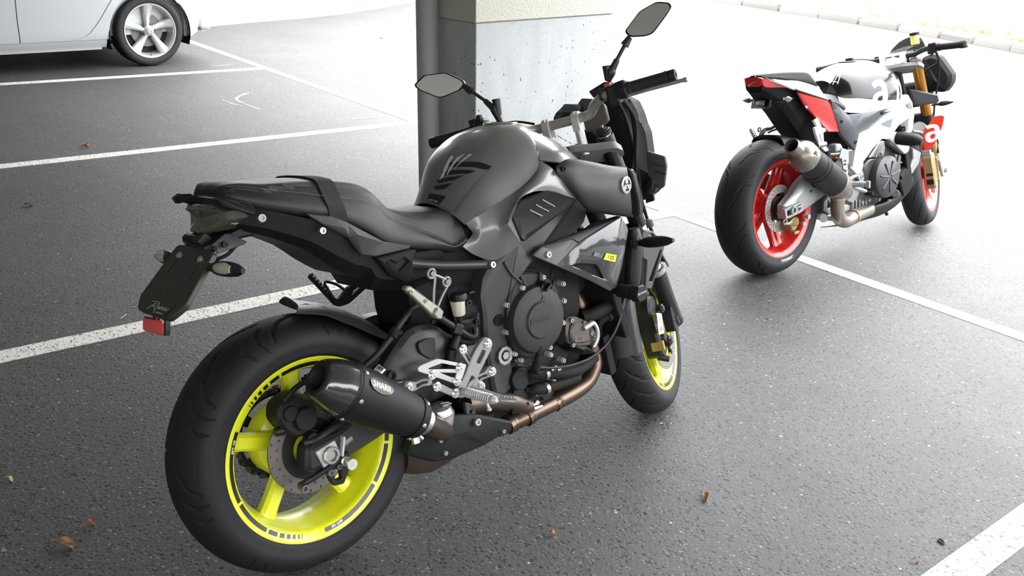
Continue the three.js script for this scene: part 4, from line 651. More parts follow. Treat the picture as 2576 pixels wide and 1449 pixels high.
for (const s of [1, -1]) {
  mt('axle_block', [panel(rnd(D(.1335, [-.024, .014], [.030, .026], [.044, -.018], [-.006, -.036]), .003), { t: .03, bev: .002 }), box([.047, .006, .130], [.006, .048, .022], .001, [0, 0, -.25])].map((g) => s > 0 ? g : flipZ(g)), mat([0.46, 0.46, 0.45], 0.45, 0.15));
  mt('axle_nut', [lathe([[.008, .0], [.0145, .0], [.0145, .010], [.019, .010], [.022, .008], [.022, -.004], [.016, -.006]].reverse(), [.012, -.004, s * .135], [0, 0, s], 36), cyl([.012, -.004, s * .12], [.012, -.004, s * .137], .014, .014, 24)], zinc);
  mt('chain_adjuster', [cyl([.048, .004, s * .125], [.078, .012, s * .125], .004, .004, 10), nut([.060, .007, s * .125], [1, .27, 0], .0085, .006), nut([.073, .011, s * .125], [1, .27, 0], .0075, .008)], zinc);
  mt('paddock_spool', [lathe([[0, 0], [.012, 0], [.012, .004], [.009, .007], [.0085, .020], [.011, .024], [.0135, .026], [.0135, .034], [.005, .034], [.004, .030], [0, .030]], [.045, -.030, s * .14], [0, 0, s], 32), bolt([.045, -.030, s * .171], [0, 0, s], .006, .004)], mat([0.66, 0.65, 0.58], 0.32, 0.7), 'silver paddock stand spool');
  mt('spool_bracket', [panel(rnd(D(.142, [.01, -.03], [.055, -.02], [.06, -.045], [.035, -.085], [.005, -.080], [-.005, -.05]), .006), { t: .014, bev: .002, holes: [rnd(D(.142, [.012, -.04], [.03, -.04], [.03, -.07], [.012, -.068]), .004)] })].map((g) => s > 0 ? g : flipZ(g)), blackIron);
}
mts('paddock_bracket_bolt', [bolt([-.0, -.042, .144], [0, 0, 1], .009, .006), bolt([.025, -.036, .144], [0, 0, 1], .0075, .005), bolt([-.072, -.055, .14], [0, 0, 1], .010, .010)], darkSteel);
mts('caliper_arm', [tube([[-.075, -.052, .128], [-.03, -.042, .134], [.03, -.026, .136], [.06, -.016, .134]], .0075, { k: 8 }), tube([[-.045, .04, .118], [-.01, .042, .124], [.04, .058, .126], [.07, .06, .118], [.085, .04, .112]], .010, { k: 8 })], blackSatin);
mt('rear_caliper', [panel(rnd(D(.108, [-.095, .105], [-.085, .142], [-.04, .158], [.0, .142], [.012, .10], [-.01, .055], [-.05, .05], [-.075, .07]), .014), { t: .06, bev: .008 }), cyl([-.028, .095, .10], [-.028, .095, .122], .030, .028, 28), cyl([-.062, .118, .10], [-.062, .118, .116], .02, .018, 20), cyl([-.075, .078, .09], [-.098, .078, .09], .012, .010, 12), cyl([-.02, .045, .10], [-.02, .045, .124], .016, .014, 16), tube([[-.07, .148, .1], [-.03, .172, .1], [.02, .178, .1], [.08, .16, .11]], .007, { k: 8 })], blackIron);
mt('rear_brake_hose', tube([[.315,.29,.13], [.286,.288,.14], [.263,.276,.145], [.239,.26,.148], [.219,.243,.149], [.168,.206,.148], [.126,.181,.14], [.097,.162,.125]], .0085, { k: 10 }), blackSatin);
mt('hose_guide', [lathe([[.011, -.012], [.0125, -.010], [.0125, .010], [.011, .012]], [.221,.245,.149], [.6, .8, 0], 14), box([.237,.241,.14], [.02, .012, .02], .003)], blackMatt);
mt('chain', (() => { const l = []; const R = .112, r2 = .045, A = [0, 0], B = [.56, .09], n = 104; for (let i = 0; i < n; i++) { const t = i / n; let x, y, a; if (t < .35) { const f = t / .35; x = -.012 + f * .56; y = R + f * (B[1] + r2 - R); a = Math.atan2(B[1] + r2 - R, .56); } else if (t < .5) { const f = (t - .35) / .15, w = PI / 2 - f * PI; x = B[0] + Math.cos(w) * r2; y = B[1] + Math.sin(w) * r2; a = w + PI / 2; } else if (t < .85) { const f = (t - .5) / .35; x = B[0] - f * .56; y = B[1] - r2 + f * (-R - B[1] + r2); a = .1; } else { const f = (t - .85) / .15, w = -PI / 2 - f * PI; x = Math.cos(w) * R; y = Math.sin(w) * R; a = w + PI / 2; } l.push(box([x, y, -.1015 + (i % 2 ? .006 : -.006)], [.017, .012, .003], .001, [0, 0, a]), box([x, y, -.1015], [.008, .008, .012], .002, [0, 0, a])); } return l; })(), mat([0.05, 0.045, 0.03], 0.6, 0.5));
// rear hugger
mt('rear_hugger', [patch([[-.006, .345, .098, .020, .347, .05, .342], [.068, .323, .100, .075, .332, .09, .335], [.115, .294, .102, .122, .310, .14, .314], [.157, .268, .104, .168, .284, .19, .286], [.195, .242, .105, .215, .250, .235, .255], [.26, .205, .100, .27, .210, .28, .212]].map(([a, b, z, c, d, e, f]) => [[a, b, z], [c, d, .066], [e, f, 0], [Math.max(.06, c), d, -.066], [Math.max(.06, a), b - (a < .06 ? .012 : 0), -z]]), { nu: 3, nv: 3, t: .004 }), panel([[.019,.346,.05], [.058,.343,.03], [.098,.328,.05], [.137,.301,.06], [.085,.319,.075], [.015,.336,.07]], { n: [-.3, .8, .5], t: .004, bev: .001 })], mat([0.02, 0.02, 0.02], 0.38));

// exhaust: header pipe, collector, belly cover, silencer
const burnt = mat([0.13, 0.092, 0.07], 0.34, 0.9), burntDark = mat([0.11, 0.085, 0.07], 0.4, 0.85), canBlack = mat([0.0075, 0.0075, 0.008], 0.55, 0, { phys: 1, specularIntensity: 0.6, bumpMap: grain, bumpScale: 0.0002 });
mt('header_pipe', tube([[.558,-.127,.1], [.615,-.12,.115], [.674,-.115,.12], [.771,-.11,.12], [.846,-.105,.118], [.905,-.094,.115], [.942,-.068,.112], [.964,-.03,.108], [.96, .06, .095], [.955, .13, .07], [.93, .2, .05]], .0245, { k: 18 }), burnt);
mt('header_pipe', tube([[.70, -.10, .02], [.80, -.105, .03], [.90, -.09, .04], [.955, -.02, .04], [.96, .08, .03], [.94, .2, .02]], .0225, { k: 14 }), burntDark);
mt('header_pipe', tube([[.70, -.10, -.05], [.80, -.105, -.05], [.90, -.09, -.05], [.955, -.02, -.05], [.96, .08, -.05], [.94, .2, -.05]], .0225, { k: 14 }), burntDark);
mts('pipe_clamp', [[[.66,-.117,.12], [.93, .18, 0], .028], [[.773,-.11,.12], [.85, .25, 0], .0262], [[.597,-.123,.112], [.93, .1, 0], .027]].map(([p, a, r]) => lathe([[r - .004, -.013], [r, -.012], [r, -.004], [r - .001, -.003], [r - .001, .003], [r, .004], [r, .012], [r - .004, .013]], p, a, 28)), burnt);
mt('pipe_clamp_bolt', [cyl([.664,-.09,.13], [.691,-.084,.13], .006, .006, 8), nut([.687,-.085,.13], [.7, .5, 0], .009, .008), cyl([.659,-.09,.145], [.692,-.093,.145], .008, .006, 8)], polished);
mt('collector', [loft([quadRing(.25, -.03, -.155, .11, .09), quadRing(.33, -.02, -.178, .115, .10), quadRing(.45, -.05, -.165, .115, .09), quadRing(.60, -.075, -.135, .10, .08)], { nu: 2, nv: 1, sharp: .5 }), tube([[.45, -.02, .11], [.52, -.03, .115], [.60, -.055, .118], [.66, -.09, .115]], .03, { k: 14 })], burntDark);
mt('exhaust_valve_drum', [lathe([[0, -.03], [.034, -.03], [.036, -.02], [.036, .006], [.030, .020], [.016, .028], [0, .030]], [.338,-.003,.14], [-.1, 1, .12], 32), lathe([[.036, -.002], [.0385, 0], [.0385, .006], [.036, .008]], [.338,-.007,.14], [-.1, 1, .12], 32)], steel);
mt('heat_tab', [panel(rnd([[.415,.007,.155], [.446,-.011,.155], [.449,-.045,.15], [.417,-.032,.15]], .004), { t: .012, bev: .002, holes: [circle(.0055, 10).map(([x, y]) => { const o = [.433,-.026,.152]; return [o[0] + x, o[1] + y, o[2]]; })] })], castBrown);
mt('belly_cover', [panel(rnd([[.352,-.013,.165], [.375,-.015,.165], [.447,-.036,.168], [.571,-.097,.16], [.566,-.118,.158], [.468,-.133,.155], [.369,-.135,.15], [.297,-.122,.15], [.228,-.082,.14], [.241,-.042,.15], [.284,-.035,.162], [.333,-.035,.166]], .01), { t: .03, bev: .006, inner: [[.396,-.064,.172], [.34,-.062,.168], [.481,-.085,.168], [.305,-.08,.16]], sharp: .45 })], canBlack);
mts('belly_cover_bolt', [bolt([.428,-.047,.178], [0, .1, 1], .010, .006), bolt([.311,-.061,.168], [0, 0, 1], .006, .005), bolt([.328,-.104,.16], [0, 0, 1], .006, .005), bolt([.525,-.108,.166], [0, 0, 1], .006, .005)], zinc);
{
  const a = [-.031,.212,.205], b = [.228,.031,.215], ax = unit(addv(b, a, -1)), L = Math.hypot(...addv(b, a, -1)), at = (k) => addv(a, ax, L * k), up = unit(cross(cross(ax, [0, 1, 0]), ax)), si = unit(cross(ax, up));
  const ring = (k, r, f = 1) => Array.from({ length: 12 }, (_, i) => { const t = i / 12 * TAU + TAU / 24, q = Math.max(Math.abs(Math.cos(t)), Math.abs(Math.sin(t * 1))); const e = r * (1 + 0.05 * Math.cos(6 * t)); return addv(addv(at(k), up, Math.cos(t) * e * f), si, -Math.sin(t) * e); }).reverse();
  mt('silencer', loft([ring(.22, .064), ring(.225, .0665), ring(.45, .066), ring(.80, .056), ring(.945, .050), ring(.95, .048)], { nu: 3, nv: 3 }), canBlack);
  mts('silencer_band', [loft([ring(.235, .0672), ring(.238, .0682), ring(.292, .0676), ring(.295, .0665)], { nu: 1, nv: 3, caps: false }), loft([ring(.875, .0555), ring(.878, .0565), ring(.935, .0525), ring(.938, .0515)], { nu: 1, nv: 3, caps: false })], canBlack);
  const cf = dataTex(64, (i, j) => { const u = (i + j) % 16 < 8, v = ((i >> 2) + (j >> 2)) % 4 < 2; return [v ? 62 : 20]; });
  mt('silencer_end_cap', [loft([ring(-.012, .040), ring(.0, .046), ring(.05, .0535), ring(.12, .0605), ring(.19, .0645), ring(.215, .0652), ring(.22, .060)], { nu: 4, nv: 3, caps: false })], mat('#ffffff', 0.2, 0.3, { phys: 1, clearcoat: 1, clearcoatRoughness: 0.06, map: rep(cf, 45) }), 'carbon fibre end cap');
  mt('silencer_outlet', [lathe([[.034, .0], [.0415, .0], [.041, -.004], [.036, -.0065], [.031, -.005], [.0295, .0], [.029, .09], [.0, .09]].reverse(), a, ax, 40, .5)], mat([0.014, 0.0125, 0.012], 0.6, 0.4));
  mts('silencer_rivet', [0, 1, 2, 3, 4, 5].flatMap((i) => { const t = i / 6 * TAU + .35; return [[.265, .0685], [.905, .0555]].map(([k, r]) => { const n = addv(up.map((x) => x * Math.cos(t)), si, -Math.sin(t)); return lathe([[0, .003], [.003, .003], [.0055, .0015], [.006, -.002]].reverse(), addv(at(k), n, r), n, 14); }); }), mat([0.30, 0.30, 0.29], 0.4, 0.7));
  const t = print(512, 256, (c, w, h) => { c.fillStyle = '#161617'; c.fillRect(0, 0, w, h); c.strokeStyle = '#8d8a82'; c.fillStyle = '#55534e'; c.lineWidth = 10; c.beginPath(); c.ellipse(w / 2, h * .44, 235, 92, 0, 0, 7); c.fill(); c.stroke(); c.beginPath(); c.moveTo(330, 200); c.lineTo(370, 245); c.lineTo(410, 185); c.fill(); c.fillStyle = '#b9b5aa'; c.font = 'bold 118px sans-serif'; c.textAlign = 'center'; c.textBaseline = 'middle'; c.fillText('SHARK', w / 2, h * .46, 400); });
  // badge bent around the tube
  const pos = [], uv = [], c0 = .40, dl = .235, a0 = -1.02, da = 0.74; const P = (u, v) => { const k = c0 + (u - .5) * dl, t = a0 + (v - .5) * da, r = .0668 - Math.max(0, k - .45) * .030, n = addv(up.map((x) => x * Math.cos(t)), si, -Math.sin(t)); return addv(at(k), n, r * (1 + 0.05 * Math.cos(6 * t)) + .0012); };
  const E = (r, a) => [.5 + r * .47 * Math.cos(a), .56 + r * .37 * Math.sin(a)];
  for (let i = 0; i < 5; i++) for (let j = 0; j < 32; j++) for (const [x, y] of [[i, j], [i + 1, j], [i, j + 1], [i + 1, j], [i + 1, j + 1], [i, j + 1]]) { const [u, v] = E(x / 5, y / 32 * TAU); pos.push(...P(u, v)); uv.push(u, v); }
  const g = soup(pos, uv); g.computeVertexNormals();
  mt('silencer_badge', g, mat('#ffffff', 0.4, 0.2, { map: t }), 'oval silver maker badge');
  mt('link_pipe', [tube([at(.93), at(1.0), [.265,.001,.2], [.31,-.03,.17], [.354,-.065,.13], [.34, -.09, .09]], .0275, { k: 16 })], burntDark);
  mt('link_clamp', [lathe([[.030, -.012], [.032, -.010], [.032, .010], [.030, .012]], at(1.01), addv(ax, [0, 0, 0]), 28), cyl([.208,.002,.215], [.222,-.015,.215], .006, .006, 8), nut([.203,-.013,.215], [0, -1, .3], .010, .008)], steel);
  mt('silencer_strap', [tube([addv(at(.30), up, .06), [.19,.131,.16], [.225,.117,.15]], .004, { k: 6 })], darkSteel);
}
// side stand on the far side carries the lean
mt('side_stand', [tube([[.50, -.06, -.11], [.52, -.16, -.20], [.535, -.238, -.275]], .011, { k: 10 }), box([.54, -.243, -.282], [.07, .012, .04], .004, [.35, 0, 0])], blackSatin);

// ---------- grey motorcycle: rear sets, side panels, intakes ----------
const whiteAlloy = mat([0.45, 0.45, 0.44], 0.36, 0.25), brushed = mat([0.25, 0.25, 0.245], 0.42, 0.45);
const hole = (z, ...p) => p; 
mt('rearset_bracket', [
  panel(rnd([[.46,.169,.19], [.471,.175,.19], [.489,.169,.19], [.498,.154,.19], [.49,.137,.19], [.441,.083,.19], [.406,.047,.19], [.387,.035,.19], [.359,.044,.19], [.358,.058,.19], [.393,.093,.19], [.418,.128,.19], [.44,.154,.19]], .008), { t: .012, bev: .002, holes: [rnd([[.46,.145,.19], [.471,.137,.19], [.446,.109,.19], [.436,.117,.19]], .003), rnd([[.417,.087,.19], [.427,.076,.19], [.403,.055,.19], [.395,.062,.19]], .003)] }),
  panel(rnd([[.387,.172,.188], [.4,.173,.188], [.413,.161,.188], [.411,.146,.188], [.431,.122,.188], [.418,.104,.188], [.396,.142,.188], [.386,.156,.188]], .006), { t: .012, bev: .002, holes: [rnd([[.403,.149,.188], [.41,.144,.188], [.421,.128,.188], [.415,.122,.188]], .002)] }),
  panel(rnd([[.47,.091,.19], [.484,.094,.19], [.498,.082,.19], [.496,.069,.19], [.482,.065,.19], [.45,.065,.19], [.427,.055,.19], [.404,.044,.19], [.389,.051,.19], [.404,.07,.19], [.438,.082,.19], [.46,.083,.19]], .006), { t: .012, bev: .002, holes: [rnd([[.465,.077,.19], [.47,.07,.19], [.448,.071,.19], [.439,.067,.19], [.436,.075,.19]], .002)] }),
], brushed);
mt('heel_guard', panel(rnd([[.239,.16,.206], [.247,.164,.206], [.298,.167,.206], [.31,.163,.206], [.392,.126,.204], [.375,.096,.204], [.355,.083,.204], [.333,.097,.204], [.24,.152,.206]], .004), { t: .004, bev: .001, holes: [rnd([[.27,.151,.206], [.313,.152,.206], [.358,.132,.206], [.361,.123,.206], [.273,.147,.206]], .003), rnd([[.303,.131,.206], [.357,.114,.206], [.35,.103,.206], [.338,.108,.206]], .003)] }), whiteAlloy, 'white satin heel guard');
mt('rearset_link', [
  panel(rnd([[.196,.125,.2], [.205,.134,.2], [.221,.13,.2], [.233,.124,.2], [.253,.127,.2], [.282,.124,.2], [.284,.102,.2], [.252,.108,.2], [.227,.103,.2], [.209,.106,.2], [.197,.116,.2]], .006), { t: .01, bev: .002, holes: [rnd([[.234,.118,.2], [.252,.121,.2], [.271,.117,.2], [.27,.112,.2], [.251,.113,.2], [.235,.108,.2]], .003)] }),
  panel(rnd([[.281,.107,.205], [.292,.109,.205], [.352,.067,.205], [.356,.055,.205], [.344,.052,.205], [.283,.093,.205]], .006), { t: .009, bev: .002 }),
], brushed);
mts('rearset_bolt', [[.478,.158,.19], [.484,.079,.19], [.396,.164,.188], [.366,.126,.205], [.279,.132,.206], [.354,.093,.205], [.21,.119,.2], [.29,.098,.205], [.345,.064,.205], [.445,.052,.18], [.459,.041,.17]].map((p, i) => [lathe([[0, .004], [.0115, .004], [.0125, .003], [.0125, -.002]].reverse(), p, [0, 0, 1], 20), bolt(addv(p, [0, 0, .004]), [0, 0, 1], .0085 - (i > 8 ? .002 : 0), .005)]), polished);
{
  const base = [.377,.057,.195], tip = addv(base, [.012, -.004, .105]);
  mt('foot_peg', [tube([base, mix(base, tip, .12), tip], [.010, .0125, .0105], { n: 8, k: 14 }), ...Array.from({ length: 11 }, (_, i) => lathe([[.0115, 0], [.0132, .0012], [.0132, .0028], [.0115, .004]], mix(base, tip, .18 + i * .07), addv(tip, base, -1), 14)), cyl(mix(base, tip, 1), addv(tip, [.001, 0, .012]), .011, .006, 12), tube([addv(mix(base, tip, .75), [0, -.01, 0]), addv(mix(base, tip, .8), [.0, -.028, .004])], .0035, { n: 1, k: 8 }), lathe([[0, 0], [.006, 0], [.006, .006], [0, .006]], addv(mix(base, tip, .8), [0, -.032, .004]), [0, 1, 0], 10)], whiteAlloy);
  const pv = [.412,.052,.185], pe = [.463,.024,.245], pt = [.488,.019,.275];
  mt('brake_pedal', [tube([pv, mix(pv, pe, .5), pe], [.011, .009, .0075], { n: 5, k: 10 }), panel(rnd([[.453,.031,.25], [.477,.033,.27], [.489,.02,.275], [.486,.013,.275], [.458,.019,.25]], .004), { n: [.1, .8, .6], t: .008, bev: .002 }), ...[0, 1, 2, 3].map((i) => cyl([.463,.028,.258].map((x, c) => mix([.462,.027,.258], [.482,.022,.272], i / 3)[c]), addv(mix([.462,.027,.258], [.482,.022,.272], i / 3), [0, .006, 0]), .003, .002, 6))], brushed);
}
mt('heat_shield_stud', [cyl([.327,.032,.16], [.355,.027,.16], .003, .003, 8), cyl([.333,.023,.16], [.363,.022,.16], .003, .003, 8)], darkSteel);
// passenger pegs
for (const [k, s] of [[0, 1]]) {
  const rod = (pts) => tube(pts, .0042, { n: 6, k: 8 });
  mt('passenger_peg_bracket', [rod([[.336,.293,.165], [.342,.327,.165], [.35,.359,.165]]), rod([[.349,.284,.165], [.369,.311,.165], [.392,.335,.165]]), rod([[.35,.364,.165], [.367,.355,.165], [.381,.346,.165]]), ...[[.34,.37,.165], [.384,.34,.165]].map((p) => tube(circle(.0115, 16).map(([x, y]) => addv(p, [x, y, 0])), .0038, { n: 1, k: 8, closed: true })), ...[[.344,.369,.16], [.388,.338,.16]].map((p) => cyl(p, addv(p, [0, 0, .008]), .0075, .0075, 16))], mat([0.22, 0.22, 0.22], 0.35, 0.6));
  mt('passenger_peg', [panel(rnd([[.243,.353,.185], [.249,.358,.185], [.259,.359,.185], [.344,.282,.19], [.33,.259,.19], [.316,.269,.19], [.305,.281,.19]], .004), { t: .018, bev: .003, holes: [rnd([[.264,.341,.187], [.272,.344,.187], [.316,.301,.189], [.31,.296,.189]], .003)] }), panel(rnd([[.312,.278,.197], [.326,.291,.197], [.344,.277,.197], [.334,.258,.197], [.32,.263,.197]], .003), { t: .026, bev: .003 }), bolt([.257,.344,.186], [0, 0, 1], .006, .004), bolt([.297,.313,.187], [0, 0, 1], .005, .004)], mat([0.36, 0.35, 0.31], 0.3, 0.6), 'folded silver passenger peg');
}
mt('passenger_peg_bracket', [panel(rnd([[.36,.313,-.165], [.37,.307,-.165], [.362,.29,-.165], [.301,.259,-.165], [.27,.257,-.165], [.253,.266,-.165], [.251,.284,-.165], [.273,.279,-.165], [.305,.305,-.165]], .008), { n: [0, 0, 1], t: .014, bev: .002, holes: [rnd([[.348,.302,-.165], [.353,.297,-.165], [.311,.279,-.165], [.318,.291,-.165]], .003)] }), tube([[.255,.287,-.17], [.245,.316,-.18], [.24,.326,-.18], [.248,.33,-.18], [.273,.318,-.175], [.292,.3,-.17]], .004, { k: 6 })], blackIron);
{ const a = [.259,.276,-.175], b = [.248,.338,-.262], d = addv(b, a, -1);
  mt('passenger_peg', [tube([a, mix(a, b, .5), b], .0095, { n: 3, k: 10 })], blackIron);
  mts('peg_stud', Array.from({ length: 7 }, (_, i) => box(addv(mix(a, b, .2 + i * .125), [0, .0095, 0]), [.010, .006, .007], .0015, [0, 0, .2])), whiteAlloy); }
// rear master cylinder reservoir, hoses and shock in the gap above the swingarm
mt('reservoir_cap', [lathe([[0, -.004], [.020, -.004], [.0225, -.002], [.0225, .012], [.021, .015], [.010, .016], [0, .016]], [.43,.283,.15], [-.05, 1, 0], 28)], blackSatin);
mt('reservoir', [lathe([[0, 0], [.015, 0], [.0165, .003], [.0195, .038], [.0195, .040], [0, .040]], [.426,.241,.15], [-.05, 1, 0], 28)], mat([0.60, 0.58, 0.44], 0.35, 0, { phys: 1, transmission: 0.25, thickness: 0 }), 'translucent cream brake fluid reservoir');
mt('reservoir_stay', [box([.471,.291,.15], [.02, .006, .012], .002), bolt([.453,.268,.155], [0, 0, 1], .009, .008), panel(rnd([[.438,.222,.14], [.487,.217,.14], [.492,.219,.14], [.494,.229,.14], [.503,.228,.14], [.5,.2,.14], [.477,.204,.14], [.44,.213,.14]], .003), { t: .004, bev: .001 }), bolt([.485,.208,.145], [0, 0, 1], .0075, .006)], blackSatin);
mt('brake_hose', tube([[.425,.239,.15], [.428,.216,.148], [.43,.188,.14], [.425,.16,.13]], .007, { k: 8 }), blackMatt);
mt('brake_hose', tube([[.368,.248,.14], [.395,.224,.145], [.417,.205,.15], [.441,.184,.15], [.466,.17,.145], [.481,.174,.14], [.486,.189,.135]], .0095, { k: 10 }), blackSatin);
mt('brake_hose', tube([[.419,.174,.14], [.44,.162,.145], [.471,.155,.14]], .0085, { k: 8 }), blackMatt);
mts('hose_clamp_bracket', [box([.415,.206,.15], [.03, .03, .02], .005, [0, 0, -.5]), bolt([.354,.238,.13], [0, 0, 1], .006, .005), cyl([.413,.181,.14], [.432,.17,.14], .005, .005, 8)], blackIron);
mt('rear_master_cylinder', [cyl([.391,.156,.15], [.42,.185,.14], .013, .012, 14), cyl([.374,.113,.15], [.392,.156,.15], .010, .014, 12)], blackIron);
mt('rear_shock', [cyl([.40, .08, .0], [.44, .30, 0], .022, .022, 16), tube(Array.from({ length: 60 }, (_, i) => [.40 + .035 * i / 60 + Math.cos(i * .75) * .032, .09 + .19 * i / 60, Math.sin(i * .75) * .032]), .005, { n: 1, k: 6 })], blackIron);
mt('link_rod', [cyl([.169,.132,.14], [.226,.122,.15], .0025, .0025, 6), lathe([[.008, 0], [.014, 0], [.014, .006], [.008, .006]], [.203,.139,.14], [0, 0, 1], 14)], blackIron);
// right and left radiator side panels with the model badge
const glossGrey = mat([0.06, 0.062, 0.065], 0.12, 0.1, { phys: 1, specularIntensity: 0.7, clearcoat: 0.25, clearcoatRoughness: 0.03 });
for (const [i, g] of both(panel([[.717,.318,.222], [.805,.364,.226], [.985,.407,.226], [1.013,.375,.222], [1.018,.36,.221], [.991,.258,.214], [.963,.203,.212], [.931,.199,.215], [.838,.253,.224]], { t: .006, bev: .0015, holes: [rnd([[.771,.308,.225], [.799,.308,.227], [.867,.292,.227], [.876,.284,.227], [.902,.245,.223], [.896,.243,.223]], .004)], inner: [[.833,.327,.232], [.943,.305,.228], [.925,.227,.223], [.83,.271,.23]], sharp: .8 })).entries()) mt('radiator_side_panel', g, glossGrey, 'glossy grey side panel');
for (const g of both(panel([[.65,.359,.205], [.667,.369,.207], [.686,.376,.208], [.789,.377,.218], [.805,.364,.225], [.718,.317,.222], [.66,.351,.206]], { t: .008, bev: .002, inner: [[.721,.357,.219]] }))) mt('side_panel_tip', g, mat([0.05, 0.05, 0.051], 0.4, 0.2));
for (const g of both(panel([[.688,.376,.206], [.796,.377,.208], [.881,.393,.205], [.907,.398,.2], [.998,.405,.215], [.811,.363,.22], [.791,.376,.216]], { t: .02, bev: .002, holes: [rnd([[.801,.381,.209], [.828,.385,.209], [.847,.384,.209], [.815,.376,.211]], .002), rnd([[.879,.393,.207], [.907,.397,.206], [.931,.398,.209], [.896,.391,.21]], .002)] }))) mt('side_panel_top', g, blackSatin);
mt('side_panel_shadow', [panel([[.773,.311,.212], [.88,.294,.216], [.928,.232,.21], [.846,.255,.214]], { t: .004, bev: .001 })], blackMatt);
mt('side_panel_screw', [bolt([.697,.352,.214], [0, .1, 1], .009, .005), lathe([[.010, .0], [.012, .001], [.012, -.004]].reverse(), [.698,.351,.213], [0, .1, 1], 20)], zinc);
{ const t = print(256, 128, (c, w, h) => { c.fillStyle = '#d9e021'; c.fillRect(0, 0, w, h); c.fillStyle = '#161616'; c.font = 'bold 90px sans-serif'; c.textBaseline = 'middle'; c.fillRect(84, 34, 14, 62); c.fillRect(70, 34, 20, 12); c.lineWidth = 15; c.strokeStyle = '#161616'; c.strokeRect(136, 41, 62, 48); });
  mt('model_badge', film([.905,.317,.233], [.951,.302,.231], [.944,.283,.23], [.893,.301,.232], .0005), mat('#ffffff', 0.35, 0, { map: t }), 'yellow badge with the number 10');
  const u = print(256, 96, (c, w, h) => { c.fillStyle = '#505254'; c.fillRect(0, 0, w, h); c.fillStyle = '#8d9092'; c.font = 'bold 84px sans-serif'; c.textBaseline = 'middle'; c.fillText('MT', 30, h / 2, 190); });
  mt('model_lettering', film([.858,.331,.233], [.897,.318,.233], [.887,.305,.233], [.847,.32,.234], .0004), mat('#ffffff', 0.15, 0.1, { map: u })); }
// intake scoops with the round emblem
for (const g of both(patch([
  [[.904,.458,.15], [.841,.475,.2], [.808,.501,.206], [.78,.535,.206], [.761,.576,.203], [.829,.579,.15]],
  [[.928,.429,.15], [.867,.444,.206], [.821,.49,.228], [.798,.542,.228], [.801,.592,.212], [.874,.582,.15]],
  [[.97,.418,.16], [.903,.433,.216], [.866,.478,.24], [.856,.528,.24], [.866,.576,.226], [.943,.567,.16]],
  [[1.023,.403,.17], [.963,.417,.221], [.933,.462,.249], [.929,.518,.25], [.936,.556,.238], [1.015,.546,.17]],
  [[1.1,.384,.17], [1.036,.399,.222], [1.01,.45,.245], [1,.508,.249], [1.005,.543,.24], [1.087,.534,.17]]], { nu: 5, nv: 5, t: .008 }))) mt('intake_scoop', g, mat([0.040, 0.040, 0.041], 0.42, 0.2, { bumpMap: grain, bumpScale: 0.0002 }));
for (const g of both(panel(rnd([[1.017,.54,.238], [1.04,.535,.236], [1.055,.518,.234], [1.092,.435,.224], [1.097,.397,.216], [1.084,.389,.214], [1.074,.394,.218], [1.06,.441,.23], [1.029,.521,.238]], .003), { t: .08, bev: .004 }))) mt('scoop_lip', g, mat([0.035, 0.035, 0.036], 0.45, 0.2));
mts('scoop_screw', [bolt([.775,.572,.216], [0, .1, 1], .008, .004), bolt([.833,.502,.224], [0, 0, 1], .006, .004)], blackMatt);
{ const t = print(256, 256, (c, w) => { const o = w / 2; c.fillStyle = '#0b0b0b'; c.fillRect(0, 0, w, w); c.strokeStyle = '#e8e8e6'; c.lineWidth = 16; c.beginPath(); c.arc(o, o, 112, 0, 7); c.stroke(); c.fillStyle = '#efefec'; for (let i = 0; i < 3; i++) { c.save(); c.translate(o, o); c.rotate(i * 2.0944); c.fillRect(-7, -100, 14, 110); c.beginPath(); c.moveTo(-34, -92); c.lineTo(-18, -96); c.lineTo(-14, -40); c.lineTo(-30, -26); c.closePath(); c.moveTo(34, -92); c.lineTo(18, -96); c.lineTo(14, -40); c.lineTo(30, -26); c.closePath(); c.fill(); c.restore(); } });
  const o = [.983,.499,.253], n = unit([.12, .02, 1]), [u, v, w] = frameOf(n), pos = [], uv = [], R = .0225; for (let i = 0; i < 36; i++) { const a = i / 36 * TAU, b = (i + 1) / 36 * TAU, P = (t, k) => addv(addv(addv(o, u, Math.cos(t) * R * k), v, Math.sin(t) * R * k), w, .003); pos.push(...P(0, 0), ...P(a, 1), ...P(b, 1)); uv.push(.5, .5, .5 + .5 * Math.cos(a), .5 + .5 * Math.sin(a), .5 + .5 * Math.cos(b), .5 + .5 * Math.sin(b)); }
  const g = soup(pos, uv); g.computeVertexNormals();
  mt('emblem', [g], mat('#ffffff', 0.2, 0.35, { map: t }), 'round black and chrome tuning fork emblem');
  mt('emblem_base', lathe([[.024, -.008], [.024, .002], [.0225, .0028], [0, .0028]], o, n, 36), polished); }
// radiator, its plastic tank, turn signals, crash pads
mt('radiator', [box([.985, .20, .0], [.03, .36, .36], .006, [0, 0, .32])], blackMatt);
{ const l = []; for (let i = 0; i < 26; i++) l.push(box([1.003 - (i - 13) * .0041, .20 + (i - 13) * .0125, 0], [.004, .002, .34], .0005, [0, 0, .32])); mt('radiator_fin', l, darkSteel); }
mt('oil_cooler', [box([.985, -.02, .02], [.028, .13, .26], .004, [0, 0, .2]), panel(rnd([[.979,.042,.13], [.997,.043,.13], [1.004,-.045,.12], [.986,-.044,.12]], .003), { t: .02, bev: .002 })], blackMatt);
mt('radiator_tank', [tube([[1.097,.349,.17], [1.098,.306,.172], [1.086,.248,.172], [1.076,.182,.17], [1.071,.149,.165]], [.018, .026, .027, .026, .018], { n: 5, k: 14 })], blackSatin);
mt('radiator_stay', [panel(rnd([[1.141,.358,.155], [1.179,.317,.155], [1.179,.177,.155], [1.136,.156,.155], [1.137,.26,.155]], .006), { t: .012, bev: .003 })], blackMatt);
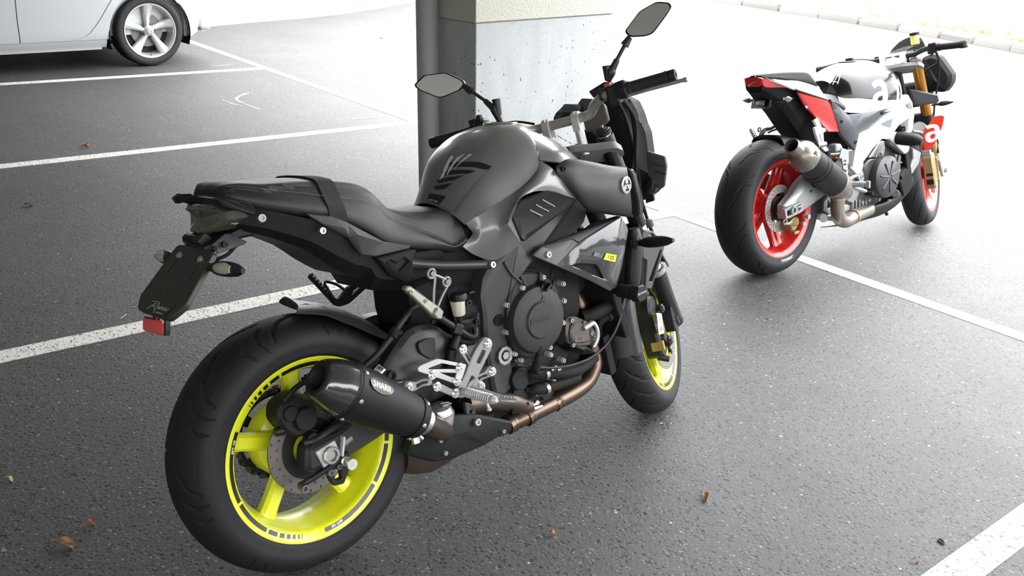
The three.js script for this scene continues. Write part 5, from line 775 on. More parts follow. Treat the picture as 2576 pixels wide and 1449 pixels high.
for (const g of both([panel(rnd([[1.151,.326,.16], [1.181,.328,.16], [1.205,.319,.16], [1.24,.286,.16], [1.256,.263,.16], [1.237,.228,.16], [1.198,.166,.16], [1.184,.142,.16], [1.152,.149,.16], [1.167,.236,.16], [1.147,.247,.16]], .006), { t: .014, bev: .003, holes: [rnd([[1.182,.312,.16], [1.197,.314,.16], [1.225,.294,.16], [1.205,.294,.16], [1.183,.297,.16]], .003), rnd([[1.234,.257,.16], [1.239,.251,.16], [1.188,.165,.16], [1.171,.169,.16], [1.208,.222,.16]], .003)] })])) mt('radiator_guard', g, mat([0.05, 0.052, 0.055], 0.5, 0.1));
mt('radiator_guard_back', [panel(rnd([[1.194,.311,.145], [1.268,.253,.145], [1.201,.145,.145], [1.179,.157,.145]], .004), { t: .006, bev: .001 })], blackMatt);
signal(MT, [1.078,.33,.335], [1.083,.309,.2], false, false);
signal(MT, addv([1.078,.33,.335], [0, 0, 0]).map((v, i) => i === 2 ? -v : v), [1.083,.309,.2].map((v, i) => i === 2 ? -v : v), true, false);
mt('turn_signal_base', [cyl([1.073,.312,.185], [1.078,.311,.205], .017, .014, 18), tube(circle(.0165, 16).map(([x, y]) => addv([1.078,.311,.2], [x, y, 0])), .003, { n: 1, k: 6, closed: true })], blackSatin);
for (const s of [1, -1]) {
  const o = [.984,.188,.275], f = (p) => [p[0], p[1], p[2] * s];
  mt('crash_pad', [lathe([[0, -.075], [.020, -.075], [.022, -.02], [.0265, -.012], [.0265, .008], [.024, .014], [0, .014]], f(o), [0, 0, s], 6, .3), cyl(f(addv(o, [0, 0, -.15])), f(addv(o, [0, 0, -.07])), .013, .014, 16)], blackSatin);
  if (s > 0) { const t = print(256, 64, (c, w, h) => { c.fillStyle = '#17181a'; c.fillRect(0, 0, w, h); c.fillStyle = '#cfd0d0'; c.font = 'bold italic 44px sans-serif'; c.textAlign = 'center'; c.textBaseline = 'middle'; c.fillText('MT-10', w / 2, h / 2, 120); for (const x of [30, w - 30]) { c.beginPath(); c.arc(x, h / 2, 20, 0, 7); c.fill(); c.fillStyle = '#17181a'; c.beginPath(); c.arc(x, h / 2, 11, 0, 7); c.fill(); c.fillStyle = '#cfd0d0'; } });
    const k = (x, y) => addv(o, [x, y, .0148]); mt('crash_pad_print', film(k(-.019, .006), k(.019, .009), k(.019, -.001), k(-.019, -.004), .0005), mat('#ffffff', 0.4, 0.2, { map: t })); }
}

// ---------- grey motorcycle: everything that turns with the bars (steering frame) ----------
const ANOD = mat([0.36, 0.34, 0.30], 0.38, 0.55), triple = mat([0.34, 0.34, 0.33], 0.4, 0.5), chrome = mat([0.62, 0.62, 0.63], 0.12, 1.0);
const steereds = (n, list, m) => list.forEach((g) => steered(n, g, m));
const mir = (p) => [p[0], p[1], -p[2]];
steered('handlebar', tube([[-.405, .745, -.36], [-.398, .746, -.22], [-.386, .741, -.168], [-.352, .727, -.128], [-.306, .708, -.095], [-.297, .705, -.06], [-.297, .705, 0], [-.297, .705, .06], [-.306, .708, .095], [-.352, .727, .128], [-.386, .741, .168], [-.398, .746, .22], [-.405, .745, .36]], 0.0145, { n: 6, k: 16 }), ANOD, 'bronze grey tapered handlebar');
for (const s of [1, -1]) {
  steered('bar_clamp', [loft([[-.322, .672], [-.322, .704], [-.316, .720], [-.278, .720], [-.272, .704], [-.272, .672]].map(([x, y]) => [x, y]).map(([x, y]) => [x, y, 0]) && [[-.012], [-.010], [.010], [.012]].map(([z], i) => [[-.320, .668], [-.322, .706], [-.314, .724], [-.280, .724], [-.272, .706], [-.274, .668]].map(([x, y]) => [x + (i % 3 ? 0 : (x < -.297 ? .002 : -.002)), y - (i % 3 ? 0 : .002 * (y > .71 ? 1 : 0)), z + s * .048]).reverse()), { nu: 1, nv: 1, sharp: .4 }), cyl([-.296, .595, s * .048], [-.297, .672, s * .048], .016, .014, 18), bolt([-.312, .722, s * .048], [-.2, 1, 0], .006, .005), bolt([-.282, .722, s * .048], [.2, 1, 0], .006, .005)], mat([0.55, 0.55, 0.54], 0.35, 0.5));
  // fork
  const top = [-.268, .635, s * .112], ax = unit([-.407, .913, 0]), at = (k) => addv(top, ax, k);
  steered('fork_tube', [cyl(at(-.70), at(.012), .0228, .0228, 28, .02)], chrome);
  steered('fork_upper_tube', [lathe([[.0235, 0], [.0262, .002], [.0265, .32], [.025, .324]], at(-.322), ax, 28)], blackSatin);
  steered('fork_cap', [lathe([[.024, 0], [.024, .010], [.020, .012], [.019, .016], [.013, .016], [.012, .020], [0, .020]], at(.008), ax, 24), box(addv(at(.03), [0, 0, 0]), [.014, .012, .006], .002)], blackSatin);
  steered('fork_adjuster', [cyl(at(.022), at(.036), .007, .006, 10)], mat([0.45, 0.20, 0.05], 0.3, 0.6));
  steered('fork_slider', [lathe([[.024, .0], [.030, .002], [.031, .010], [.029, .02], [.029, .10], [.031, .20], [.031, .205], [.024, .21]].map(([r, h]) => [r, h]), at(-.715), ax, 28), panel(rnd([[-.045, -.035], [.045, -.030], [.048, .03], [.02, .06], [-.04, .05]].map(([x, y]) => [x, y, s > 0 ? .128 : -.092]), .012), { t: .036, bev: .004 })], blackSatin);
  steered('fork_band', [lathe([[.0245, 0], [.0305, .0], [.0305, .016], [.0245, .016]], at(-.508), ax, 28)], brushed);
  steered('axle_nut', [lathe([[.011, -.004], [.011, .004], [.017, .004], [.017, -.004]].reverse(), [0, 0, s * .131], [0, 0, s], 28), cyl([0, 0, s * .10], [0, 0, s * .129], .0115, .0115, 18)], mat([0.10, 0.10, 0.10], 0.4, 0.6));
  // brake caliper and its pads
  const cz = s * .088, cp = panel(rnd([[-.195, .085], [-.165, .118], [-.125, .118], [-.085, .07], [-.072, -.02], [-.092, -.075], [-.13, -.095], [-.165, -.082], [-.178, -.02]].map(([x, y]) => [x, y, cz + (s > 0 ? .012 : .03)]), .014), { t: .052, bev: .007 });
  steered('front_caliper', [cp, box([-.10, .06, cz + s * .015], [.03, .03, .03], .006), box([-.095, -.05, cz + s * .015], [.03, .03, .03], .006), cyl([-.145, -.085, cz - .01], [-.135, -.1, cz + .02], .012, .010, 12), ...[-.03, .045].map((y) => cyl([-.12, y, cz + s * .01], [-.12, y, cz + s * .022], .019, .017, 20))], blackSatin);
  steereds('brake_pad', [-.045, .0, .045].flatMap((y, i) => i === 1 ? [box([-.168, y, cz - .004], [.012, .022, .012], .002), box([-.168, y, cz + .014], [.012, .022, .010], .002)] : [box([-.17, y, cz + .004], [.014, .030, .042], .002)]), mat([0.34, 0.25, 0.05], 0.4, 0.6));
  steereds('caliper_bolt', [bolt([-.115, .062, cz + s * .031], [0, 0, s], .008, .006), bolt([-.105, -.05, cz + s * .031], [0, 0, s], .008, .006)], darkSteel);
  if (s > 0) { const t = print(128, 256, (c, w, h) => { c.fillStyle = '#e6e6e2'; c.fillRect(0, 0, w, h); c.fillStyle = '#141414'; c.save(); c.translate(w / 2, 70); c.rotate(-1.35); c.font = 'bold 62px sans-serif'; c.textAlign = 'center'; c.fillText('BP', 0, 22); c.restore(); c.beginPath(); c.arc(w / 2, 190, 30, 0, 7); c.fill(); c.fillStyle = '#e6e6e2'; c.fillRect(w / 2 - 8, 172, 16, 36); });
    steered('caliper_print', film([-.201,.067,.122], [-.15,.053,.122], [-.171,-.007,.122], [-.232,.004,.122], .0005), mat('#ffffff', 0.4, 0, { map: t }), 'white caliper print'); }
  // front mudguard side arms and grips, mirrors
  const g = (k) => [-.405 - .006 * (k - .36), .745, s * k];
  steered('grip', [lathe([[.0148, 0], [.0175, .001], [.0175, .012], [.0158, .014], [.0160, .112], [.0172, .114], [.0172, .120], [.0150, .121]], g(.245), [-.03, 0, s], 24), ...Array.from({ length: 14 }, (_, i) => lathe([[.0158, 0], [.0166, .001], [.0166, .003], [.0158, .004]], g(.264 + i * .007), [-.03, 0, s], 20))], mat([0.012, 0.012, 0.012], 0.75));
  steered('bar_end', [lathe([[.0145, 0], [.0165, .001], [.0168, .018], [.015, .021], [.007, .021], [.006, .015], [0, .015]], g(.367), [-.03, 0, s], 24)], blackSatin);
}
steered('top_clamp', [panel(rnd([[-.235, .59, .145], [-.225, .59, .09], [-.24, .60, .03], [-.24, .60, -.03], [-.225, .59, -.09], [-.235, .59, -.145], [-.27, .615, -.155], [-.30, .615, -.145], [-.315, .62, -.09], [-.34, .63, -.03], [-.34, .63, .03], [-.315, .62, .09], [-.30, .615, .145], [-.27, .61, .155]].map(([x, y, z]) => [x, .600 + (x + .27) * -.445, z]), .012), { n: [.445, 1, 0].map((v, i) => i ? v : -v).map((v) => v), t: .022, bev: .003 })], triple);
steered('steering_stem', [cyl([-.14, .30, 0], [-.29, .615, 0], .028, .026, 24), lathe([[0, .0], [.020, 0], [.020, .010], [.010, .012], [0, .012]], [-.289, .612, 0], [-.407, .913, 0], 24), panel(rnd([[-.06, .35, .14], [-.10, .35, .14], [-.15, .35, .04], [-.15, .35, -.04], [-.10, .35, -.14], [-.06, .35, -.14], [-.04, .35, 0]], .012), { n: [-.4, 1, 0], t: .03, bev: .004 })], blackIron);
steered('ignition_switch', [cyl([-.34, .60, 0], [-.35, .625, 0], .02, .02, 20), box([-.352, .628, 0], [.006, .012, .022], .002)], blackSatin);
// switches, master cylinder, levers
steered('throttle_housing', [lathe([[.016, -.02], [.024, -.018], [.026, -.004], [.026, .012], [.022, .016], [.018, .016]], [-.4035, .745, .232], [-.03, 0, 1], 24), box([-.398, .738, .205], [.045, .058, .036], .008, [0, 0, .1]), box([-.39, .722, .19], [.03, .03, .02], .006)], blackSatin);
steered('kill_switch', [box([-.413, .768, .196], [.014, .010, .018], .003, [0, 0, .4])], mat([0.55, 0.06, 0.03], 0.35), 'red kill switch');
steered('brake_master_cylinder', [box([-.375, .748, .172], [.055, .034, .03], .006, [0, .15, .05]), panel(rnd([[-.37,.768,.125], [-.37,.782,.176], [-.37,.778,.191], [-.37,.758,.181], [-.37,.745,.17], [-.37,.747,.134]], .004), { n: [-1, 0, 0], t: .05, bev: .004 })], blackSatin);
steered('brake_lever', [tube([[-.335, .735, .19], [-.318, .733, .225], [-.330, .732, .28], [-.340, .730, .35], [-.345, .728, .395]], [.008, .0085, .0075, .007, .0055], { n: 5, k: 10 }), lathe([[0, -.008], [.007, -.005], [.008, 0], [.007, .005], [0, .008]], [-.345, .728, .398], [0, 0, 1], 12)], mat([0.36, 0.34, 0.29], 0.38, 0.6));
steered('clutch_lever', [tube([[-.335, .735, -.19], [-.318, .733, -.225], [-.330, .732, -.28], [-.345, .728, -.395]], [.008, .0085, .0075, .0055], { n: 5, k: 10 })], mat([0.36, 0.34, 0.29], 0.38, 0.6));
steered('switch_cluster', [box([-.405, .748, -.215], [.05, .05, .05], .007), box([-.425, .772, -.215], [.022, .014, .042], .003), box([-.43, .762, -.225], [.016, .014, .016], .003), box([-.43, .778, -.20], [.018, .016, .014], .003), box([-.395, .738, -.25], [.03, .03, .02], .005)], blackSatin);
steered('choke_button', [box([-.43, .742, -.235], [.006, .008, .02], .002)], mat([0.5, 0.12, 0.05], 0.4));
// mirrors: head with its own glass, thin stalk
{
  const glass = mat([0.80, 0.82, 0.80], 0.035, 1.0), shell = mat([0.012, 0.012, 0.013], 0.4);
  const right = [[-.37,.901,.268], [-.37,.941,.321], [-.37,.952,.373], [-.37,.939,.407], [-.37,.927,.41], [-.37,.908,.388], [-.37,.872,.341], [-.37,.871,.32], [-.37,.881,.278], [-.37,.891,.271]];
  const left = [[-.37,.932,-.413], [-.37,.952,-.37], [-.37,.94,-.297], [-.37,.901,-.247], [-.37,.889,-.244], [-.37,.877,-.261], [-.37,.87,-.327], [-.37,.875,-.345], [-.37,.914,-.401]];
  const head = (o, r) => { const R = rnd(o, .01, 4), c = R.reduce((s, p) => addv(s, p, 1 / R.length), [0, 0, 0]), k = (f, d) => R.map((p) => addv(mix(c, p, f), [d, 0, 0])); const rings = [k(.95, .003), k(1, .0), k(1, .008), k(.93, .022), k(.72, .033), k(.35, .037)]; const cw = (() => { let s = 0; R.forEach((p, i) => { const q = R[(i + 1) % R.length]; s += (p[1] - c[1]) * (q[2] - c[2]) - (q[1] - c[1]) * (p[2] - c[2]); }); return s; })(); return [loft(cw > 0 ? rings : rings.map((l) => [...l].reverse()), { nu: 2, nv: 1, sharp: .9 }), R.map((p) => addv(mix(c, p, .93), [-.0015, 0, 0]))]; };
  for (const [o, s] of [[right, 1], [left, -1]]) {
    const [h, gl] = head(o, s), m = steered('mirror_head', h, shell), q = lit(new THREE.Mesh(join(panel(gl, { n: [-1, 0, 0], t: .002, bev: .0008 })), glass)); q.name = 'mirror_glass'; m.add(q);
  }
  const stalk = (a, b, c, d, e) => [tube([a, b], [.0085, .013], { n: 3, k: 10 }), tube([b, c], .0055, { n: 1, k: 8 }), tube([c, d], [.0085, .0115], { n: 3, k: 10 }), tube([addv(d, [0, .010, 0]), d, mix(d, e, .5), e], [.013, .014, .011, .009], { n: 3, k: 12 })];
  steered('mirror_stalk', stalk([-.365,.881,.277], [-.372,.863,.259], [-.38,.831,.231], [-.385,.801,.207], [-.385,.779,.192]).concat([tube([[-.385,.822,.199], [-.385,.784,.194]], [.013, .010], { n: 3, k: 12 })]), shell);
  steered('mirror_stalk', stalk([-.365,.886,-.251], [-.372,.865,-.23], [-.38,.824,-.189], [-.385,.792,-.164], [-.385,.745,-.155]).concat([tube([[-.385,.82,-.152], [-.385,.772,-.156]], [.013, .010], { n: 3, k: 12 })]), shell);
}
// instruments, headlight mask, fly screen and the tangle of cables behind it
steered('instrument_panel', [panel(rnd([[-.23,.726,-.049], [-.23,.743,-.037], [-.23,.763,-.002], [-.23,.747,.051], [-.23,.7,.026], [-.23,.709,-.04]], .006), { n: [-1, .35, 0], t: .03, bev: .004 })], blackGloss);
steered('instrument_screen', [panel([[-.235,.741,-.026], [-.235,.759,.001], [-.235,.746,.048], [-.235,.728,.035]], { n: [-1, .35, 0], t: .004, bev: .0008 })], mat([0.035, 0.05, 0.055], 0.12, 0, { phys: 1, clearcoat: 1 }), 'dark glossy instrument screen');
steered('instrument_stay', [panel(rnd([[-.2,.752,.03], [-.2,.766,.047], [-.2,.751,.093], [-.2,.73,.113], [-.2,.683,.114], [-.2,.657,.069], [-.2,.673,.007]], .006), { n: [-1, .2, 0], t: .02, bev: .003 })], mat([0.07, 0.065, 0.055], 0.5, 0.2));
steered('headlight_mask', [panel(rnd([[.02,.763,.027], [.02,.754,.108], [.02,.726,.142], [.02,.684,.151], [.02,.648,.153], [.02,.616,.159], [.02,.556,.153], [.02,.5,.148], [.02,.448,.16], [.02,.42,.143], [.02,.403,.105], [.02,.427,.028], [.02,.474,-.06], [.02,.564,-.094], [.02,.673,-.038]], .008), { n: [-1, 0, 0], t: .10, bev: .012, inner: [[-.03,.634,.127], [-.02,.518,.116], [-.03,.586,.054], [-.01,.691,.101]] })], blackMatt);
steered('headlight', [box([.10, .50, .06], [.12, .09, .085], .02), box([.10, .50, -.06], [.12, .09, .085], .02), box([.06, .60, 0], [.10, .08, .20], .02)], blackGloss);
steered('fly_screen', [panel(rnd([[-.02,.738,.148], [-.02,.714,.156], [-.02,.695,.163], [-.02,.65,.164], [-.02,.666,.152], [-.02,.692,.14]], .003), { n: [-1, 0, .1], t: .004, bev: .001 })], mat([0.35, 0.36, 0.36], 0.1, 0, { phys: 1, transmission: 0.6, thickness: 0 }));
steered('cable', tube([[-.36, .735, .20], [-.25, .70, .20], [-.16, .60, .17], [-.12, .50, .12], [-.14, .38, .08]], .006, { k: 8 }), blackMatt);
steered('cable', tube([[-.37, .725, .215], [-.28, .66, .215], [-.22, .57, .18], [-.18, .45, .14], [-.15, .33, .10]], .005, { k: 8 }), blackMatt);
steered('cable', tube([[-.36, .73, .19], [-.20, .74, .15], [-.10, .68, .14], [-.05, .54, .13], [-.06, .40, .12], [-.05, .25, .13], [-.07, .14, .12]], .0055, { k: 8 }), blackMatt);
steered('cable', tube([[-.38, .735, -.18], [-.27, .715, -.10], [-.18, .70, .0], [-.15, .62, .06], [-.16, .48, .08]], .0055, { k: 8 }), blackMatt);
steered('cable', tube([[-.36,.72,-.062], [-.37,.74,-.111], [-.38,.745,-.152]], .004, { k: 6 }), blackMatt);
steered('front_mudguard', [patch([-60, -20, 20, 60, 95].map((d) => { const a = (90 + d) * PI / 180, R = .322; return [[-.074, -.04], [-.066, -.012], [-.03, .004], [0, .008], [.03, .004], [.066, -.012], [.074, -.04]].map(([z, o]) => [(R + o) * Math.cos(a), (R + o) * Math.sin(a), z]).reverse(); }), { nu: 5, nv: 3, t: .003, flip: false })], blackSatin);
steered('mudguard_stay', [tube([[.102,.171,.085], [.169,.055,.085], [.159,-.015,.085]], .005, { k: 6 })], blackSatin);
steered('brake_hose', tube([[-.15,.136,.1], [-.11,.106,.1], [-.109,.079,.1], [-.111,.059,.105]], .005, { k: 8 }), blackMatt);
mts('tank_mark', [0, 1, 2].map((i) => panel([[.925 + i * .022, .645 - i * .010, .052 - i * .004], [.932 + i * .022, .642 - i * .010, .052 - i * .004], [.922 + i * .022, .634 - i * .010, .082 - i * .004], [.915 + i * .022, .637 - i * .010, .082 - i * .004]], { n: [.3, .9, .4], t: .002, bev: .0003 })), mat([0.55, 0.55, 0.55], 0.3, 0.4));
{ // grey wings beside the headlight
  const g = join(panel(rnd([[-.03,.56,.164], [-.03,.528,.22], [-.03,.498,.219], [-.03,.435,.196], [-.03,.43,.178], [-.03,.454,.157], [-.03,.503,.155]], .006), { n: [-1, 0, .2], t: .03, bev: .004 })), r = [[[-.036,.515,.18], [-.036,.495,.212]], [[-.036,.488,.18], [-.036,.474,.21]]].map(([a, b]) => tube([a, mix(a, b, .5), b], .0016, { k: 5 }));
  const grey = mat([0.05, 0.05, 0.051], 0.45, 0.2);
  steered('headlight_wing', g, grey); steered('headlight_wing', flipZ(g), grey); steered('wing_rib', r, blackSatin); steered('wing_rib', r.map((q) => flipZ(q)), blackSatin);
  steered('wing_stay', [panel(rnd([[-.05,.454,.134], [-.05,.468,.16], [-.05,.458,.17], [-.05,.435,.157], [-.05,.425,.131]], .004), { n: [-1, 0, .2], t: .02, bev: .003 }), panel(rnd([[-.05,.422,.133], [-.05,.426,.145], [-.05,.421,.161], [-.05,.4,.158], [-.05,.397,.127]], .003), { n: [-1, 0, .2], t: .03, bev: .003 })], blackSatin);
}

// ---------- white car parked in the far bay: x forward, y up, z from the near flank inwards ----------
{
  const CAR = thing('car', 'white hatchback car with five spoke alloy wheels, cut off by the top left corner', 'car');
  place(CAR, {p:[-9.114,0,-3.1123],x:[0.080348,0,0.99677],y:[0,1,0],z:[-0.99677,0,0.080348]});
  const white = mat([0.46, 0.47, 0.48], 0.3, 0, { phys: 1, clearcoat: 1, clearcoatRoughness: 0.05 }), plast = mat([0.005, 0.005, 0.006], 0.85), dark = mat([0.02, 0.02, 0.02], 0.8), glass = mat([0.03, 0.035, 0.04], 0.05, 0, { phys: 1, clearcoat: 1 });
  const zf = (y, x = 1) => { const P = [[.10, .10], [.19, .025], [.235, .0], [.265, -.012], [.30, -.022], [.36, -.030], [.50, -.042], [.64, -.050], [.80, -.046], [.90, -.030], [.96, .0]]; let k = 0; while (k < P.length - 2 && y > P[k + 1][0]) k++; const t = (y - P[k][0]) / (P[k + 1][0] - P[k][0]); return P[k][1] + (P[k + 1][1] - P[k][1]) * t + (x < 0 ? 0.55 * x * x : 0) + (x > 2.9 ? 0.35 * (x - 2.9) ** 2 : 0); };
  const sheet = (ys, x0, x1, n = 8, t = .02) => patch(ys.map((y) => Array.from({ length: n + 1 }, (_, i) => { const x = x0(y) + (x1(y) - x0(y)) * i / n; return [x, y, zf(y, x)]; })), { nu: 1, nv: 1, t });
  const lerpTab = (T) => (y) => { let k = 0; while (k < T.length - 2 && y > T[k + 1][0]) k++; const t = (y - T[k][0]) / (T[k + 1][0] - T[k][0]); return T[k][1] + (T[k + 1][1] - T[k][1]) * t; };
  const rearEdge = lerpTab([[.262, .80], [.281, .656], [.30, .598], [.334, .552], [.39, .503], [.453, .455], [.53, .405], [.605, .351], [.72, .29], [.95, .22]]), front = lerpTab([[.262, 1.141], [.45, 1.149], [.62, 1.147], [.95, 1.13]]);
  const Y = [.266, .272, .281, .29, .30, .315, .334, .36, .39, .42, .453, .48, .53, .57, .605, .64, .68, .72, .82, .90, .95];
  const off = (f, d) => (y) => f(y) + d;
  part(CAR, 'rear_door', sheet(Y, off(rearEdge, .004), off(front, -.004), 10), white);
  part(CAR, 'front_door', sheet(Y, off(front, .004), () => 2.20, 8), white);
  const arch = (y) => { const d = .388 ** 2 - (y - .305) ** 2; return d > 0 ? Math.sqrt(d) : 0; }, YA = [.20, .235, .266, .272, .281, .29, .30, .315, .334, .36, .39, .42, .453, .48, .53, .57, .605, .63, .66, .68, .693];
  const archF = (y) => y < .24 ? .408 : arch(y), archR = (y) => y < .26 ? -.352 : -arch(y) * .96;
  part(CAR, 'rear_quarter', [sheet(YA.slice(2), archF, off(rearEdge, -.004), 6), sheet([.693, .75, .82, .90, .95], () => -.62, off(rearEdge, -.004), 10), sheet(YA.slice(3), () => -.52, archR, 6)], white);
  part(CAR, 'sill', [sheet([.19, .215, .235, .262], () => .408, () => 2.2, 8, .03)], white);
  part(CAR, 'rear_bumper', [loft([[-.352, .255], [-.42, .24], [-.50, .262], [-.545, .30], [-.57, .40]].map(([x, y0]) => [[x, .64, zf(.64, x)], [x, .50, zf(.5, x)], [x, .38, zf(.38, x) + .005], [x, y0, zf(.3, x) + .02], [x, y0 + .01, zf(.3, x) + .30], [x, .64, zf(.3, x) + .30]].reverse()).reverse(), { nu: 3, nv: 1, sharp: .6 }), box([-.62, .50, .9], [.16, .46, 1.5], .06)], white);
  part(CAR, 'bumper_reflector', box([-.553, .305, zf(.3, -.553) + .03], [.03, .018, .05], .004), dark);
  part(CAR, 'wheel_arch_liner', [grid(Array.from({ length: 29 }, (_, i) => { const a = -.35 + i / 28 * 3.82; return [[.40 * Math.cos(a), .305 + .40 * Math.sin(a), .30], [.392 * Math.cos(a), .305 + .392 * Math.sin(a), -.014 + .02 * Math.max(0, -Math.cos(a))]]; })), panel([...Array.from({ length: 21 }, (_, i) => { const a = -.2 + i / 20 * 3.54; return [.40 * Math.cos(a), .305 + .40 * Math.sin(a), .27]; })], { t: .02, bev: .002, n: [0, 0, -1] }), tube(Array.from({ length: 21 }, (_, i) => { const a = -.12 + i / 20 * 3.36; return [.388 * Math.cos(a) * (Math.cos(a) < 0 ? .97 : 1), .305 + .388 * Math.sin(a), -.022 + (Math.cos(a) < -.2 ? .05 * (-.2 - Math.cos(a)) : 0)]; }), .008, { n: 1, k: 6 })], plast);
  part(CAR, 'underbody', [box([1.4, .23, .9], [3.6, .06, 1.55], .02), box([.9, .20, .30], [.9, .05, .22], .02), cyl([-.3, .24, .55], [1.2, .22, .55], .05, .05, 12), box([.43, .23, .10], [.03, .12, .16], .01)], dark);
  part(CAR, 'sill_trim', [box([1.4, .183, .05], [1.9, .014, .08], .005)], mat([0.35, 0.35, 0.33], 0.6));
  // the rest of the body above and beyond
  part(CAR, 'body_shell', [loft([[-.62, .85, .40, .12], [-.3, .96, .30, .05], [.5, .97, .28, .02], [2.2, .96, .28, .02], [3.0, .90, .30, .06], [3.45, .74, .34, .20]].map(([x, t, b, z]) => [[x, b, z + .06], [x, b, 1.74 - z], [x, t, 1.74 - z], [x, t, z + .02]]), { nu: 2, nv: 1, sharp: .5 }), loft([[-.55, 1.20, .34], [0, 1.42, .25], [.9, 1.47, .22], [1.6, 1.40, .25], [2.3, 1.02, .20]].map(([x, t, z]) => [[x, .94, .04], [x, .94, 1.72], [x, t, 1.76 - z], [x, t, z]]), { nu: 2, nv: 1, sharp: .5 })], white);
  part(CAR, 'side_window', [panel(rnd([[-.15, 1.0, .03], [2.05, 1.0, .03], [1.5, 1.33, .20], [.1, 1.36, .20]], .05), { n: [0, .4, -1], t: .02, bev: .003 })], glass);
  part(CAR, 'door_handle', [box([.55, .82, -.055], [.20, .03, .03], .012)], white); part(CAR, 'door_handle', [box([1.55, .82, -.055], [.20, .03, .03], .012)], white);
  part(CAR, 'front_bumper', [loft([[2.55, .50, .24, .0], [3.3, .60, .22, .06], [3.52, .58, .22, .25]].map(([x, t, b, z]) => [[x, b, z], [x, b, 1.74 - z], [x, t, 1.74 - z], [x, t, z]]), { nu: 3, nv: 1, sharp: .5 })], white);
  // wheels
  const alu = mat([0.60, 0.60, 0.60], 0.3, 0.55), W = (name, x, z, turn) => {
    const w = new THREE.Group(); w.name = name; CAR.add(w); w.position.set(x, .32, z); w.rotation.y = turn;
    part(w, 'tyre', (() => { const prof = [[.237, .012], [.245, .004], [.262, -.006], [.285, -.006], [.302, .0], [.314, .012], [.319, .03]], P = [...prof, ...Array.from({ length: 5 }, (_, i) => [.3205, .05 + i * .02]), [.319, .175], [.305, .20], [.24, .195]], rows = []; const segs = 180;
      for (let i = 0; i <= segs; i++) { const a = i / segs * TAU; rows.push(P.map(([r, z], k) => { const q = r - (k > 5 && k < 13 && (i % 3 === 0) ? .006 : 0) - ((k === 8 || k === 10) ? .007 : 0); return [q * Math.cos(a), q * Math.sin(a), z]; }).reverse()); } return grid(rows.map((r) => [...r])); })(), mat([0.014, 0.014, 0.015], 0.75));
    part(w, 'rim', lathe([[.237, .008], [.243, .010], [.246, .004], [.244, -.003], [.238, -.003], [.231, .004], [.222, .03], [.212, .07], [.205, .15], [.235, .19]].reverse(), [0, 0, 0], [0, 0, 1], 72, .5), alu);
    for (let i = 0; i < 5; i++) {
      const a = PI / 2 - .06 + i * TAU / 5, rings = [];
      for (let k = 0; k <= 6; k++) { const t = k / 6, r = .045 + .188 * t, h = .024 + .020 * t * t + .008 * t, z = .034 - .030 * t + .016 * Math.sin(PI * t), c = Math.cos(a + .10 * t), s = Math.sin(a + .10 * t); rings.push([[-1, .035], [-.85, .006], [-.4, -.002], [.1, -.003], [.5, .001], [.85, .008], [1, .035]].map(([p, d]) => [r * c - p * h * s, r * s + p * h * c, z + d])); }
      part(w, 'spoke', loft(rings.map((r) => [...r]), { nu: 2, nv: 1, sharp: .5 }), alu);
      part(w, 'lug_nut', lathe([[0, .004], [.007, .004], [.0105, .012], [.011, .02]], [.058 * Math.cos(a + .36), .058 * Math.sin(a + .36), .028], [0, 0, 1], 12), mat([0.05, 0.05, 0.05], 0.5, 0.5));
    }
    part(w, 'hub', [lathe([[0, .016], [.02, .016], [.03, .018], [.036, .020], [.048, .032], [.052, .06]], [0, 0, 0], [0, 0, 1], 40)], alu);
    part(w, 'hub_cap', [lathe([[0, .010], [.026, .011], [.030, .014], [.030, .03]], [0, 0, 0], [0, 0, 1], 32)], mat([0.42, 0.42, 0.42], 0.35, 0.5));
    part(w, 'hub_emblem', [tube(circle(.0165, 24).map(([x, y]) => [x, y, .009]), .0022, { n: 1, k: 6, closed: true }), tube([[-.024, .004, .009], [-.004, .002, .007], [.004, -.002, .007], [.024, -.004, .009]], .002, { k: 6 })], alu);
    part(w, 'brake_disc', lathe([[.06, .085], [.15, .085], [.15, .105], [.06, .105]], [0, 0, 0], [0, 0, 1], 48), mat([0.16, 0.16, 0.16], 0.5, 0.5));
    part(w, 'wheel_back', lathe([[0, .112], [.21, .112], [.21, .12], [0, .12]], [0, 0, 0], [0, 0, 1], 40), plast);
    part(w, 'valve', cyl([.012, -.222, .0], [.010, -.206, .004], .004, .003, 8), plast);
  };
  W('wheel', 0, 0, 0); W('wheel', 2.65, 0, 0); W('wheel', 0, 1.78, PI); W('wheel', 2.65, 1.78, PI);
}

